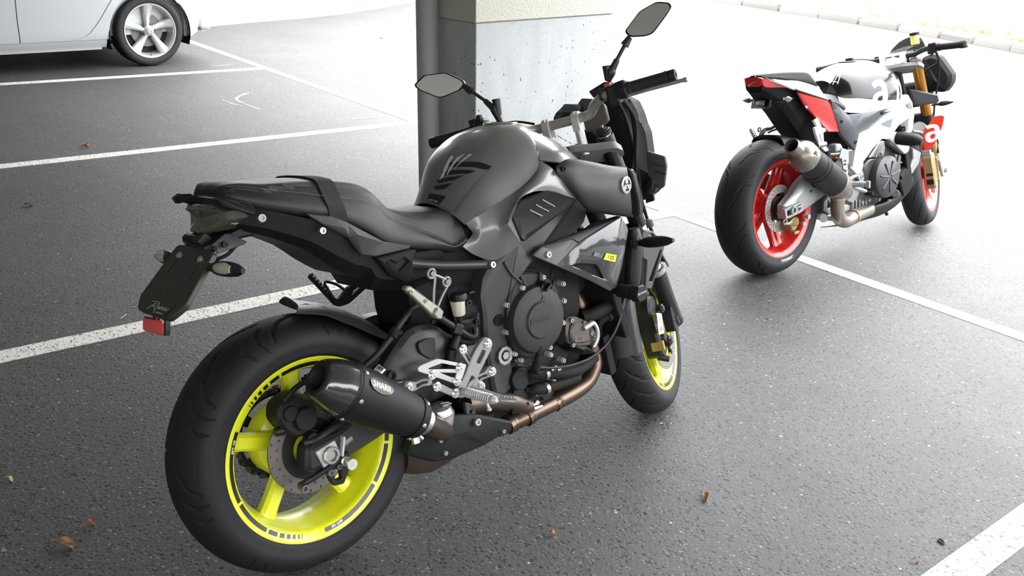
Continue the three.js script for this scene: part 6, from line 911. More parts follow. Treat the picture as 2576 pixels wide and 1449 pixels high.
// ---------- the white and red motorcycle outside the bay ----------
{
  const AP = thing('motorcycle', 'white, black and red sport motorcycle with red wheels, standing further back in bright light', 'motorcycle');
  place(AP, {p:[-2.5692,0.31516,-3.684],x:[-0.021118,0,-0.99978],y:[-0.18491,0.98275,0.003906],z:[0.98253,0.18496,-0.020754]});
  const ST = {p:[1.4214,-0.013588,-0.0090153],x:[0.95694,-0.019173,-0.28966],y:[-0.019173,0.99146,-0.12897],z:[0.28966,0.12897,0.9484]}, ap = (n, g, m, l) => part(AP, n, g, m, l), aps = (n, l, m) => l.forEach((g) => ap(n, g, m)), st = (n, g, m, l) => place(ap(n, g, m, l), ST);
  const red = mat([0.36, 0.008, 0.006], 0.32, 0, { phys: 1, clearcoat: 0.25, clearcoatRoughness: 0.1 }), white = mat([0.72, 0.72, 0.72], 0.25, 0, { phys: 1, clearcoat: 1, clearcoatRoughness: 0.05 }), grey = mat([0.045, 0.048, 0.056], 0.5), silver = mat([0.26, 0.26, 0.262], 0.4, 0.5), gold = mat([0.30, 0.13, 0.015], 0.3, 0.7), paleGold = mat([0.26, 0.20, 0.09], 0.4, 0.6), titan = mat([0.22, 0.195, 0.165], 0.36, 0.75), bk = mat([0.006, 0.006, 0.007], 0.5, 0, { phys: 1, specularIntensity: 0.45 }), bkm = mat([0.005, 0.005, 0.006], 0.75, 0, { phys: 1, specularIntensity: 0.35 });
  const RW = new THREE.Group(); RW.name = 'rear_wheel'; AP.add(RW); const FW = new THREE.Group(); FW.name = 'front_wheel'; AP.add(FW); place(FW, ST);
  part(RW, 'tyre', tyre(REAR, 8, [[[0, 0.006], [0.018, 0.016], [0.065, 0.026], [0.10, 0.052]], [[0.10, 0.030], [0.118, 0.048], [0.150, 0.062], [0.165, 0.086]], [[0.185, 0.058], [0.20, 0.075], [0.225, 0.084]]], 560, { width: 0.003, sk: -1 }), rubber);
  part(FW, 'tyre', tyre(FRONT, 14, [[[0, 0.006], [0.016, 0.016], [0.045, 0.024], [0.075, 0.048]], [[0.060, 0.020], [0.075, 0.034], [0.10, 0.044], [0.115, 0.057]]], 480, { width: 0.0025, sk: -1 }), rubber);
  part(RW, 'rim', rimBarrel(0.0845), red); part(FW, 'rim', rimBarrel(0.054), red);
  for (let k = 0; k < 5; k++) {
    const a = -76 * PI / 180 + k * TAU / 5;
    for (const d of [-0.13, 0.13]) { part(RW, 'spoke', spoke(a + d * 1.4, 0.06, 0.196, 0.030, 0.024, 0.034, 0.026, -0.01, 0.015, -d * 0.8), red); part(FW, 'spoke', spoke(a + d * 1.2, 0.04, 0.196, 0.024, 0.02, 0.03, 0.022, 0, 0, -d * 0.7), red); }
  }
  part(RW, 'hub', lathe([[0, -0.08], [0.08, -0.08], [0.085, -0.05], [0.068, -0.02], [0.062, 0.02], [0.052, 0.055], [0, 0.055]], [0, 0, 0], [0, 0, 1], 48), red);
  part(FW, 'hub', lathe([[0, -0.06], [0.045, -0.06], [0.04, 0], [0.045, 0.06], [0, 0.06]], [0, 0, 0], [0, 0, 1], 40), red);
  part(RW, 'brake_disc', disc(0.110, 0.072, 0.064, 0.005, drilled(0.110, 0.078, 26, 3, 0.003)), mat([0.36, 0.34, 0.33], 0.4, 0.85));
  part(RW, 'disc_carrier', [disc(0.058, 0.036, 0.066, 0.006, []), ...[0, 1, 2, 3, 4].map((i) => box([.066 * Math.cos(i * 1.257), .066 * Math.sin(i * 1.257), .066], [.02, .02, .006], .003, [0, 0, i * 1.257]))], bk);
  part(RW, 'sprocket', disc(.105, .07, -.10, .007, drilled(.1, .075, 10, 1, .006)), bk);
  for (const s of [1, -1]) { part(FW, 'brake_disc', disc(.160, .126, s * .066, .0045, drilled(.160, .128, 30, 3, .003)), mat([0.45, 0.43, 0.42], 0.36, 0.85)); part(FW, 'disc_carrier', [disc(.05, .03, s * .062, .006, []), ...Array.from({ length: 10 }, (_, i) => { const a = i * TAU / 10, b = a + (i % 2 ? .16 : -.16); return tube([[.045 * Math.cos(a), .045 * Math.sin(a), s * .062], [.128 * Math.cos(b), .128 * Math.sin(b), s * .066]], .0055, { n: 1, k: 6 }); })], red); }
  { const t = print(256, 64, (c, w, h) => { c.fillStyle = '#2a2b2f'; c.fillRect(0, 0, w, h); c.fillStyle = '#d7d8d8'; c.font = 'bold 44px serif'; c.textAlign = 'center'; c.textBaseline = 'middle'; c.fillText('PIRELLI', w / 2, h / 2, 220); c.fillRect(16, 56, 224, 5); }); const D = PI / 180; part(RW, 'tyre_lettering', arcFilm(.252, .0945, .2375, .0925, -98 * D, -72 * D), mat('#ffffff', 0.6, 0, { map: t })); }
  // tank with its graphics
  const tankTex = print(1024, 1024, (c, w, h) => {
    c.fillStyle = '#e8e8e8'; c.fillRect(0, 0, w, h);
    for (const m of [0, 1]) {
      c.save(); if (m) { c.translate(0, h); c.scale(1, -1); }
      const V = (v) => h * (1 - v); c.fillStyle = '#0a0a0c'; c.beginPath(); c.moveTo(0, V(.20)); c.lineTo(0, V(.36)); c.bezierCurveTo(w * .1, V(.34), w * .16, V(.40), w * .27, V(.38)); c.lineTo(w * .32, V(.33)); c.bezierCurveTo(w * .5, V(.30), w * .7, V(.33), w * .84, V(.30)); c.bezierCurveTo(w * .95, V(.24), w * .97, V(.1), w * .92, V(.02)); c.lineTo(w * .80, V(.02)); c.bezierCurveTo(w * .7, V(.10), w * .5, V(.07), w * .38, V(.11)); c.bezierCurveTo(w * .2, V(.14), w * .12, V(.12), 0, V(.20)); c.fill();
      c.fillStyle = '#f2f2f2'; if (!m) { c.font = 'bold 330px sans-serif'; c.textBaseline = 'alphabetic'; c.fillText('a', w * .36, V(.045), 230); c.fillText('p', w * .62, V(.03), 210); }
      c.strokeStyle = '#d5d5d5'; c.lineWidth = 9; for (const [a, b, d, e] of [[.03, .33, .26, .385], [.08, .30, .2, .36], [.05, .37, .1, .31]]) { c.beginPath(); c.moveTo(w * a, V(b)); c.lineTo(w * d, V(e)); c.stroke(); }
      c.restore();
    }
  });
  const T = [sym([[.445, .405, .100], [.436, .45, .098], [.430, .50, .082], [.428, .543, .045], [.428, .555, 0]]), sym([[.50, .395, .140], [.49, .46, .147], [.488, .54, .126], [.488, .588, .062], [.488, .600, 0]]), sym([[.62, .385, .165], [.62, .46, .177], [.62, .553, .147], [.62, .613, .072], [.62, .628, 0]]), sym([[.78, .382, .175], [.78, .47, .187], [.78, .566, .152], [.78, .618, .072], [.78, .632, 0]]), sym([[.88, .40, .165], [.89, .47, .165], [.90, .545, .130], [.905, .590, .062], [.91, .604, 0]]), sym([[.955, .44, .130], [.965, .48, .120], [.975, .522, .090], [.985, .552, .045], [.99, .560, 0]])];
  { const N = net(T, 6, 6), g = grid(N), R = N.length, C = N[0].length, uv = []; for (let i = 0; i < R; i++) for (let j = 0; j < C; j++) uv.push(i / (R - 1), j / (C - 1)); g.setAttribute('uv', new THREE.Float32BufferAttribute(uv, 2)); g.userData.uv = true; ap('tank', g, mat('#ffffff', 0.22, 0, { phys: 1, clearcoat: 0.25, clearcoatRoughness: 0.04, specularIntensity: 0.5, map: tankTex, side: THREE.DoubleSide })); }
  ap('tank_filler', lathe([[.042, -.01], [.042, .003], [.036, .006], [0, .006]], [.66, .629, 0], [.02, 1, 0], 32), bk);
  // seat, tail
  ap('rider_seat', loft([[.325, .500, .478, .09, .462, .10], [.38, .498, .47, .095, .452, .108], [.44, .486, .45, .10, .425, .115], [.50, .470, .425, .10, .398, .115], [.545, .452, .41, .085, .388, .10]].map((a) => seatRing(...a)), { nu: 4, nv: 3 }), grey);
  ap('pillion_pad', loft([[-.085, .612, .607, .03, .600, .04], [-.02, .615, .606, .055, .590, .075], [.12, .613, .597, .075, .565, .095], [.215, .607, .588, .08, .545, .10], [.245, .588, .57, .08, .53, .10]].map((a) => seatRing(...a)), { nu: 3, nv: 2 }), bkm);
  ap('tail_core', loft([[-.10, .600, .535, .05, .03], [-.02, .590, .485, .075, .05], [.06, .565, .43, .085, .06], [.16, .54, .335, .09, .06], [.24, .51, .285, .095, .06], [.40, .46, .27, .10, .06], [.50, .42, .28, .10, .06]].map((a) => quadRing(...a)), { nu: 2, nv: 1, sharp: .45 }), bkm);
  for (const g of both(patch([[[-.08,.603,.045], [-.054,.603,.035], [-.09, .610, .0]], [[-.042,.579,.085], [.007,.59,.07], [.0, .602, .05]], [[.074,.53,.118], [.094,.564,.1], [.13, .588, .080]], [[.284,.472,.135], [.256,.516,.115], [.27, .535, .095]]], { nu: 4, nv: 3, t: .008 }))) ap('tail_top_cover', g, white);
  for (const g of both(panel([[-.084,.601,.048], [.069,.526,.121], [.279,.469,.138], [.273,.477,.138], [.069,.535,.121], [-.068,.596,.07]], { t: .01, bev: .001 }))) ap('tail_stripe', g, bk);
  for (const g of both(panel(rnd([[.063,.525,.119], [.274,.473,.137], [.296,.455,.14], [.373,.317,.14], [.282,.326,.138], [.177,.418,.125], [.128,.452,.12]], .006), { t: .012, bev: .003 }))) ap('tail_side_panel', g, red, 'red tail panel');
  ap('tail_lettering', film([.112,.461,.122], [.137,.461,.122], [.15,.447,.122], [.125,.446,.122], .001), mat('#ffffff', 0.4, 0, { map: print(64, 64, (c, w) => { c.fillStyle = '#101010'; c.fillRect(0, 0, w, w); c.fillStyle = '#dcdcdc'; c.font = 'bold 30px sans-serif'; c.fillText('RR', 8, 30); c.fillRect(8, 40, 44, 7); }) }));
  ap('tail_light', [loft([[-.112, .605, .598, .03, .02], [-.106, .603, .572, .048, .034], [-.08, .599, .545, .058, .045], [-.01, .585, .542, .080, .068], [.04, .563, .540, .088, .078]].map((a) => quadRing(...a)), { nu: 2, nv: 1, sharp: .5 })], mat([0.50, 0.008, 0.010], 0.12, 0, { phys: 1, clearcoat: 1, clearcoatRoughness: 0.03 }), 'red tail light');
  ap('plate', panel(rnd([[-.011,.506,-.075], [-.052,.503,.05], [-.063,.477,.06], [-.077,.463,.055], [-.024,.46,-.075]], .004), { n: [-1, .1, 0], t: .012, bev: .002 }), bk);
  ap('plate_lettering', film([-.015,.498,-.07], [-.064,.499,.035], [-.067,.476,.035], [-.018,.474,-.07], .001).translate(-.003, 0, 0), mat('#ffffff', 0.4, 0, { map: print(256, 96, (c, w, h) => { c.fillStyle = '#0c0c0d'; c.fillRect(0, 0, w, h); c.fillStyle = '#e8e8e8'; c.beginPath(); c.arc(24, 44, 11, 0, 7); c.arc(238, 70, 9, 0, 7); c.fill(); c.font = 'bold italic 84px sans-serif'; c.fillText('M', 72, 78, 84); c.fillRect(182, 40, 10, 34); c.fillRect(206, 36, 8, 26); }) }));
  { const sg = (a, b) => { const m = []; const d = unit(addv(b, a, -1)), n = cross(d, [0, 1, 0]), R = (k, h) => Array.from({ length: 8 }, (_, i) => addv(addv(mix(a, b, k), [0, 1, 0], Math.sin(i / 8 * TAU) * h), n, Math.cos(i / 8 * TAU) * h * .8)); return loft([R(0, .005), R(.3, .006), R(.45, .013), R(.75, .010), R(1, .002)], { nu: 2, nv: 1 }); };
    ap('turn_signal', sg([-.024,.492,.06], [-.087,.506,.2]), bk); ap('turn_signal', sg([-.008,.497,-.06], [.06,.491,-.18]), bk); ap('turn_signal_lens', sg([-.067,.505,.14].map((v, i) => v + (i ? 0 : -.01)), [-.075,.505,.19].map((v, i) => v + (i ? 0 : -.01))), mat([0.6, 0.6, 0.6], 0.1));
    st('turn_signal', sg([-.06, .36, .11], [-.05, .36, .22]), bk); st('turn_signal', sg([-.06, .36, -.11], [-.05, .36, -.22]), bk); }
  // grey side panels under the seat
  for (const g of both(panel([[.299,.475,.138], [.367,.436,.142], [.433,.391,.15], [.53,.39,.165], [.658,.395,.178], [.75,.398,.178], [.687,.367,.175], [.64,.337,.165], [.555,.297,.15], [.538,.27,.148], [.539,.219,.142], [.511,.213,.142], [.394,.305,.138], [.32,.42,.138]], { t: .02, bev: .003, inner: [[.474,.329,.158], [.396,.374,.152], [.537,.361,.172]], sharp: .7 }))) ap('side_panel', g, grey);
  aps('side_panel_bolt', [bolt([.688,.379,.178], [0, .2, 1], .010, .005), bolt([.503,.256,.146], [0, .2, 1], .010, .005), bolt([.382,.366,.146], [0, .2, 1], .007, .004)], bk);
  // white frame beam, engine
  for (const g of both(panel([[.509,.211,.15], [.515,.245,.152], [.524,.294,.156], [.567,.301,.158], [.61,.305,.162], [.688,.344,.175], [.787,.386,.185], [.87,.416,.185], [.954,.447,.17], [1.015,.408,.16], [1.039,.336,.16], [1.015,.257,.165], [.979,.241,.17], [.898,.241,.175], [.77,.242,.178], [.707,.249,.175], [.631,.204,.165], [.575,.15,.152], [.584,.103,.15], [.552,.076,.15], [.502,.089,.15], [.487,.129,.15]], { t: .05, bev: .008, sharp: .7, holes: [[[.795,.267,.182], [.841,.298,.183], [.969,.328,.172], [.966,.262,.172], [.892,.254,.178]]] }))) ap('frame_beam', g, white);
  aps('frame_graphic', [panel([[.656,.326,.192], [.739,.3,.193], [.763,.345,.193], [.693,.338,.193]], { t: .004, bev: .0004 }), panel([[.902,.403,.187], [.945,.414,.182], [.979,.371,.18], [.928,.381,.184]], { t: .004, bev: .0004 })], mat([0.10, 0.115, 0.13], 0.3));
  ap('engine_block', [loft([[.44, .16, -.10, .10], [.60, .24, -.11, .13], [.80, .26, -.08, .13], [.95, .24, .0, .11]].map(([x, t, b, w]) => quadRing(x, t, b, w, w)), { nu: 1, nv: 1, sharp: .4 }), loft([[.55, .36, .16, .10], [.75, .40, .15, .12], [.98, .40, .18, .11]].map(([x, t, b, w]) => quadRing(x, t, b, w, w)), { nu: 1, nv: 1, sharp: .4 })], mat([0.03, 0.03, 0.031], 0.5, 0.3));
  ap('cylinder_head', [panel(rnd([[.617,.166,.155], [.692,.236,.165], [.727,.241,.168], [.75,.201,.165], [.754,.16,.155]], .006), { t: .04, bev: .004 }), panel(rnd([[.791,.25,.17], [.829,.256,.17], [1.001,.177,.16], [.996,.149,.155], [.956,.145,.155], [.794,.216,.165]], .006), { t: .03, bev: .004 }), ...[0, 1, 2].map((i) => box(addv([.676,.193,.158], [i * .02, i * .006, 0]), [.006, .07, .02], .002, [0, 0, -.5]))], silver);
  { const o = [.721,.062,.185], y = [-.04, .02, 1];
    ap('clutch_cover', [lathe([[.108, -.05], [.108, .0], [.104, .012], [.092, .020], [.0, .024]], o, y, 64), panel(rnd([[.559,.117,.16], [.576,.142,.16], [.611,.162,.165], [.729,.152,.165], [.823,.108,.165], [.853,-.009,.16], [.771,-.043,.155], [.657,-.011,.155], [.574,.044,.155]], .02), { t: .06, bev: .006 })], mat([0.018, 0.018, 0.02], 0.42));
    const [u, v, w] = frameOf(y); ap('clutch_rib', Array.from({ length: 7 }, (_, i) => { const a = i / 7 * TAU + .3; const q = (r) => addv(addv(addv(o, u, Math.cos(a) * r), v, Math.sin(a) * r), w, .023); return tube([q(.015), q(.08)], .0045, { n: 1, k: 6 }); }), grey); }
  ap('side_case', [panel(rnd([[.824,.156,.165], [.906,.147,.165], [.903,.062,.165], [.853,-.009,.16], [.802,.059,.165]], .008), { t: .04, bev: .005 }), ...[0, 1, 2, 3, 4].map((i) => { const o = [.86,.11,.168], a = i * 1.257; return tube([o, addv(o, [.045 * Math.cos(a), .045 * Math.sin(a), 0])], .004, { n: 1, k: 6 }); }), cyl([.9,-.052,.14], [.854,-.044,.165], .022, .02, 20)], mat([0.05, 0.05, 0.055], 0.45));
  ap('gearbox_cover', [lathe([[0, .02], [.05, .02], [.075, .012], [.08, -.01]].reverse(), [.527,.032,.11], [0, 0, 1], 40), panel(rnd([[.317,.118,.11], [.426,.133,.11], [.545,.089,.12], [.59,.024,.12], [.566,-.043,.11], [.475,-.044,.1]], .01), { t: .04, bev: .006 })], silver);
  ap('pivot_bolt', [lathe([[.012, .003], [.026, .003], [.027, -.003]].reverse(), [.552,.082,.152], [0, 0, 1], 24), bolt([.552,.082,.152], [0, 0, 1], .014, .006)], silver);
  ap('sump', [box([.62, -.09, .0], [.30, .10, .22], .02), ...[0, 1, 2, 3, 4].map((i) => box([.53 + i * .03, -.07, .115], [.008, .07, .02], .003))], mat([0.30, 0.30, 0.30], 0.45, 0.5));
  aps('engine_bolt', [[.687,.181,.18], [.834,.153,.17], [.874,.07,.17], [.823,-.003,.17], [.783,-.024,.165], [.585,-.053,.14], [.647,-.049,.14], [.741,-.06,.14], [.842,-.081,.14]].map((p) => bolt(p, [0, 0, 1], .008, .006)), silver);
  ap('radiator', [box([1.0, .12, 0], [.04, .34, .30], .006, [0, 0, .30])], bkm);
  ap('radiator_cover', [panel(rnd([[1.035,.169,.155], [1.128,.134,.155], [1.116,.076,.15], [1.055,.025,.145], [1.021,.038,.145], [1.056,.109,.15]], .004), { t: .02, bev: .004 })], silver);
  ap('belly_pan', [patch([[[1.058,.024,.13], [1.055,.019,.145], [1.097,-.041,.12], [1.0, -.07, .0]], [[.962,-.03,.14], [.985,-.049,.148], [1.002,-.091,.12], [.88, -.13, 0]], [[.838,-.08,.14], [.865,-.099,.143], [.852,-.147,.11], [.70, -.165, 0]], [[.627,-.09,.14], [.627,-.11,.14], [.66,-.155,.1], [.56, -.175, 0]], [[.49,-.133,.11], [.497,-.142,.11], [.559,-.162,.09], [.44, -.165, 0]]].map((r) => [...r].reverse()), { nu: 4, nv: 3, t: .004 })], bk);
  ap('belly_stub', cyl([.936,-.136,.06], [.966,-.179,.06], .008, .009, 10), bk);
  ap('oil_cooler', [box([.974,-.011,.12], [.10, .10, .08], .012, [0, 0, .5]), cyl([1.026,.059,.12], [.93,.02,.13], .03, .03, 14)], bkm);
  // swingarm and right side hardware
  for (const g of both(panel([[-.045,.025,.125], [.025,.07,.128], [.065,.111,.13], [.122,.142,.132], [.166,.124,.135], [.245,.076,.135], [.355,.037,.13], [.476,.024,.12], [.491,-.021,.12], [.291,.027,.128], [.189,0,.13], [.089,-.028,.13], [0,-.042,.128], [-.042,-.038,.125]], { t: .04, bev: .008, sharp: .6, inner: [[.104,.091,.142], [.205,.055,.14], [.032,.046,.138]], holes: [] }))) ap('swingarm', g, silver);
  ap('swingarm_slot', [panel(rnd([[.122,.096,.139], [.175,.112,.138], [.201,.093,.138], [.138,.057,.141]], .006), { t: .006, bev: .002 })], bk);
  ap('axle_plate', [panel(rnd([[-.07,.012,.142], [.051,.031,.144], [.067,.019,.144], [.071,-.019,.144], [-.057,-.036,.142]], .003), { t: .02, bev: .002, holes: [rnd([[-.051,0,.142], [-.02,.006,.142], [-.014,-.02,.142], [-.045,-.025,.142]], .003), rnd([[.026,.014,.144], [.055,.017,.144], [.058,-.007,.144], [.033,-.011,.144]], .003)] }), lathe([[.012, .004], [.018, .004], [.020, -.004]].reverse(), [-.005,-.001,.146], [0, 0, 1], 20)], silver);
  ap('axle_plate_back', panel([[-.04,.001,.13], [.079,.018,.13], [.082,-.014,.13], [-.028,-.03,.13]], { t: .01, bev: .001 }), bk);
  ap('chain_adjuster', [cyl([.032,.006,.14], [.064,.008,.14], .005, .005, 8), tube(circle(.012, 16).map(([x, y]) => addv([-.049,-.049,.13], [x, y, 0])), .004, { n: 1, k: 6, closed: true }), box([-.024,-.061,.13], [.03, .012, .01], .003)], silver);
  ap('paddock_spool', [lathe([[0, 0], [.010, 0], [.007, .008], [.007, .018], [.012, .022], [.012, .030], [0, .030]], [.083,-.043,.14], [0, 0, 1], 20), lathe([[0, 0], [.010, 0], [.010, .014], [0, .014]], [.083,-.078,.13], [0, 0, 1], 16)], silver);
  ap('rear_caliper', [panel(rnd([[.006,-.063,.12], [.043,-.046,.12], [.075,-.047,.12], [.082,-.075,.12], [.056,-.104,.12], [.025,-.111,.12]], .006), { t: .05, bev: .006 }), cyl([.054,-.071,.115], [.032,-.066,.13], .016, .015, 20), box([.055,-.117,.11], [.04, .015, .03], .004)], paleGold);
  { // silencer
    const a = [-.072,.283,.205], b = [.285,.074,.19], ax = unit(addv(b, a, -1)), L = Math.hypot(...addv(b, a, -1)), q = (p) => lathe(p.map(([r, k]) => [r, k * L]), a, ax, 48, .5);
    ap('silencer', q([[.048, .10], [.0665, .13], [.067, .5], [.0665, .92], [.06, .95]]), bk); ap('silencer_ring', q([[.0668, .42], [.0695, .425], [.0695, .45], [.0668, .455]]), bk); ap('silencer_ring', q([[.0668, .50], [.0695, .505], [.0695, .53], [.0668, .535]]), bk);
    ap('silencer_end', [q([[.030, .0], [.046, .03], [.060, .07], [.068, .12], [.0685, .22], [.067, .225]]), q([[.0215, .12], [.036, .12], [.036, -.10], [.034, -.12], [.030, -.12], [.0285, -.10], [.0285, .08], [.0, .08]].reverse().map(([r, k]) => [r, k]))], titan); ap('silencer_outlet', q([[0, .0], [.018, .0], [.018, -.075], [.016, -.075]].map(([r, k]) => [r, k])), bkm);
    ap('silencer_cone', q([[.0668, .90], [.068, .905], [.067, 1.0], [.052, 1.10], [.036, 1.2], [.034, 1.22]]), titan);
    aps('silencer_rivet', [0, 1, 2, 3, 4].map((i) => { const [u, v] = frameOf(ax), t = i * 1.257, n = addv(u.map((x) => x * Math.cos(t)), v, Math.sin(t)); return bolt(addv(addv(a, ax, L * .18), n, .0685), n, .004, .002); }), silver);
    ap('silencer_lettering', film(addv([-.021,.276,.27], [0, 0, 0]), [.044,.237,.262], [.026,.227,.266], [-.036,.266,.274], .001), mat('#ffffff', 0.4, 0, { map: print(128, 48, (c, w, h) => { c.fillStyle = '#0d0d0e'; c.fillRect(0, 0, w, h); c.fillStyle = '#c8402c'; c.font = 'bold 32px sans-serif'; c.fillText('ARROW', 6, 32, 116); c.fillRect(6, 38, 116, 4); }) }));
    ap('exhaust_pipe', [tube([[.278,.078,.19], [.315,.046,.182], [.311,.008,.175], [.317,-.05,.17], [.343,-.093,.165], [.407,-.116,.16], [.501,-.106,.15], [.68,-.103,.12]], .033, { n: 6, k: 18 })], titan);
    ap('pipe_clamp', [lathe([[.033, -.014], [.037, -.012], [.037, .012], [.033, .014]], [.484,-.107,.152], [1, .02, -.25], 28), lathe([[.033, -.005], [.036, -.004], [.036, .004], [.033, .005]], [.311,.008,.175], [0, 1, 0], 28), bolt([.308,.011,.2], [0, 0, 1], .008, .008), bolt([.521,-.091,.17], [0, 0, 1], .01, .004)], mat([0.30, 0.20, 0.12], 0.4, 0.7));
    ap('exhaust_bracket', [panel(rnd([[.32,.022,.12], [.351,.01,.12], [.338,-.023,.12], [.373,-.063,.12], [.326,-.075,.12], [.284,-.049,.12], [.29,0,.12]], .004), { t: .01, bev: .002, holes: [rnd([[.314,0,.12], [.331,-.014,.12], [.339,-.042,.12], [.308,-.043,.12]], .003)] }), cyl([.296,-.084,.1], [.39,-.096,.11], .018, .016, 14), cyl([.341,-.096,.08], [.278,-.083,.12], .022, .02, 16)], silver);
  }
  // foot controls and passenger pegs
  ap('rearset', [panel(rnd([[.363,.243,.16], [.425,.225,.16], [.427,.164,.16], [.4,.148,.16], [.372,.174,.16], [.344,.196,.16]], .004), { t: .01, bev: .002 }), panel(rnd([[.348,.196,.17], [.389,.197,.17], [.405,.129,.17], [.363,.142,.17]], .003), { t: .006, bev: .001, holes: [[0, 1], [0, 9], [0, 17]].map(([x, y]) => rnd([[.362,.187,.17], [.382,.187,.17], [.386,.177,.17], [.365,.177,.17]].map((p) => addv(p, [.0, -.017 * y / 8, 0])), .002)) }), tube([[.428,.145,.16], [.469,.113,.165], [.498,.086,.165]], .009, { k: 8 }), tube([[.387,.07,.165], [.435,.09,.165], [.491,.098,.165]], .010, { k: 8 }), tube([[.4,.138,.16], [.393,.101,.165], [.387,.062,.165]], .009, { k: 8 })], silver);
  ap('foot_peg', [tube([[.386,.063,.17], [.383,.07,.23], [.39,.074,.275]], [.013, .013, .009], { n: 4, k: 12 }), box([.395,.071,.28], [.015, .035, .02], .004), ...Array.from({ length: 8 }, (_, i) => lathe([[.0135, 0], [.0155, .001], [.0155, .004], [.0135, .005]], mix([.389,.065,.185], [.388,.073,.26], i / 7), [.1, 0, 1], 12))], silver);
  ap('brake_pedal', [tube([[.4,.057,.17], [.431,.043,.2], [.479,.022,.22]], .010, { n: 4, k: 8 })], silver); ap('pedal_tip', cyl([.48,.014,.215], [.483,.014,.255], .011, .010, 12), bkm);
  ap('passenger_peg_bracket', [tube([[.192,.393,.12], [.201,.359,.135], [.207,.337,.14]], [.016, .014, .010], { n: 3, k: 8 }), panel(rnd([[.153,.357,.15], [.185,.361,.15], [.247,.344,.15], [.244,.33,.15], [.224,.328,.15], [.231,.279,.15], [.272,.242,.15], [.245,.237,.15], [.199,.272,.15], [.163,.332,.15]], .004), { t: .014, bev: .003, holes: [rnd([[.185,.324,.15], [.201,.325,.15], [.225,.284,.15], [.212,.281,.15]], .002)] })], white);
  ap('passenger_peg', [cyl([.173,.275,.15], [.213,.278,.17], .014, .012, 12), box([.35,.244,.13], [.05, .04, .05], .012)], silver);
  ap('passenger_peg_bracket', [tube([[.262,.37,-.11], [.212,.347,-.13], [.175,.343,-.14], [.164,.318,-.15], [.164,.287,-.155]], [.008, .009, .012, .010, .008], { n: 4, k: 8 }), tube([[.314,.334,-.11], [.245,.337,-.13], [.201,.326,-.14]], .006, { n: 3, k: 6 }), ...[0, 1, 2].map((i) => tube(circle(.010, 12).map(([x, y]) => addv([.159,.345,-.16], [x + i * .012, y - i * .026, 0])), .004, { n: 1, k: 6, closed: true }))], silver);
  ap('passenger_peg', [tube([[.145,.285,-.16], [.161,.313,-.19], [.177,.342,-.22]], .009, { n: 2, k: 8 }), ...Array.from({ length: 6 }, (_, i) => lathe([[.009, 0], [.012, .001], [.012, .004], [.009, .005]], mix([.146,.292,-.165], [.177,.338,-.218], i / 5), addv([.177,.338,-.218], [.146,.292,-.165], -1), 10))], mat([0.30, 0.30, 0.30], 0.4, 0.5));
  ap('rear_hugger', [patch([8, 25, 45, 62].map((d) => { const a = (78 - d + 20) * PI / 180; return [[-.09, -.03], [-.07, .0], [0, .012], [.07, 0], [.09, -.03]].map(([z, o]) => [(.327 + o) * Math.cos(a), (.327 + o) * Math.sin(a), z]).reverse(); }), { nu: 3, nv: 3, t: .003 })], bk);
  ap('shock_reservoir', [cyl([.383,.22,.08], [.394,.233,.12], .03, .03, 18), cyl([.397,.234,.122], [.398,.236,.13], .026, .024, 18)], silver); ap('shock_spring', tube(Array.from({ length: 40 }, (_, i) => addv([.45,.186,.06], [i * .003 + Math.cos(i * .9) * .02, -i * .0012, Math.sin(i * .9) * .02])), .005, { n: 1, k: 5 }), gold);
  ap('brake_line', [tube([[.295,.22,.14], [.346,.218,.15], [.413,.222,.155], [.454,.221,.155]], .005, { k: 6 }), tube([[.479,.069,.16], [.373,-.063,.12]], .0035, { n: 1, k: 5 })], silver);
  ap('side_stand', tube([[.50, -.10, -.11], [.53, -.20, -.20], [.545, -.245, -.255]], .011, { k: 8 }), bk);
  // crash pads, front end
  for (const s of [1, -1]) { const f = (p) => [p[0], p[1], p[2] * s], o = [.847,.232,.245]; ap('crash_pad', [tube([f(addv(o, [-.01, .01, -.085])), f(addv(o, [-.005, .006, -.03])), f(addv(o, [.0, .0, .02])), f(addv(o, [.006, -.008, .055]))], [.030, .034, .030, .018], { n: 4, k: 14 })], bk); ap('crash_pad_arm', cyl(f([.906,.215,.15]), f(addv(o, [-.01, .01, -.05])), .014, .014, 12), silver); }
  ap('engine_bracket', [panel(rnd([[.787,.268,.18], [.825,.274,.18], [.968,.191,.175], [.956,.158,.172], [.929,.149,.172], [.77,.238,.178]], .006), { t: .02, bev: .003 }), panel([[.83,.26,.18], [.867,.252,.2], [.888,.239,.21], [.864,.229,.19]], { t: .012, bev: .002 })], mat([0.42, 0.40, 0.38], 0.45, 0.3));
  for (const s of [1, -1]) {
    const top = [-.315, .60, s * .105], ax = unit([-.4226, .9063, 0]), at = (k) => addv(top, ax, k);
    st('fork_tube', cyl(at(-.36), at(.02), .027, .027, 28, .03), gold); st('fork_cap', [lathe([[.027, 0], [.030, .004], [.030, .014], [.022, .018], [0, .018]], at(.012), ax, 24)], silver); st('fork_adjuster', cyl(at(.028), at(.040), .010, .009, 8), mat([0.02, 0.25, 0.40], 0.3, 0.3));
    st('fork_leg', cyl(at(-.66), at(-.30), .0225, .0225, 24, .03), paleGold); st('fork_foot', [panel(rnd([[-.05, -.035, s > 0 ? .135 : -.10], [.04, -.04, s > 0 ? .135 : -.10], [.05, .02, s > 0 ? .135 : -.10], [.02, .09, s > 0 ? .135 : -.10], [-.05, .10, s > 0 ? .135 : -.10], [-.10, .06, s > 0 ? .135 : -.10]], .012), { t: .035, bev: .004 })], silver);
    st('axle_nut', lathe([[.008, .0], [.008, .02], [.016, .022], [.018, .018], [.018, .0]].reverse(), [0, 0, s * .125], [0, 0, s], 20), silver);
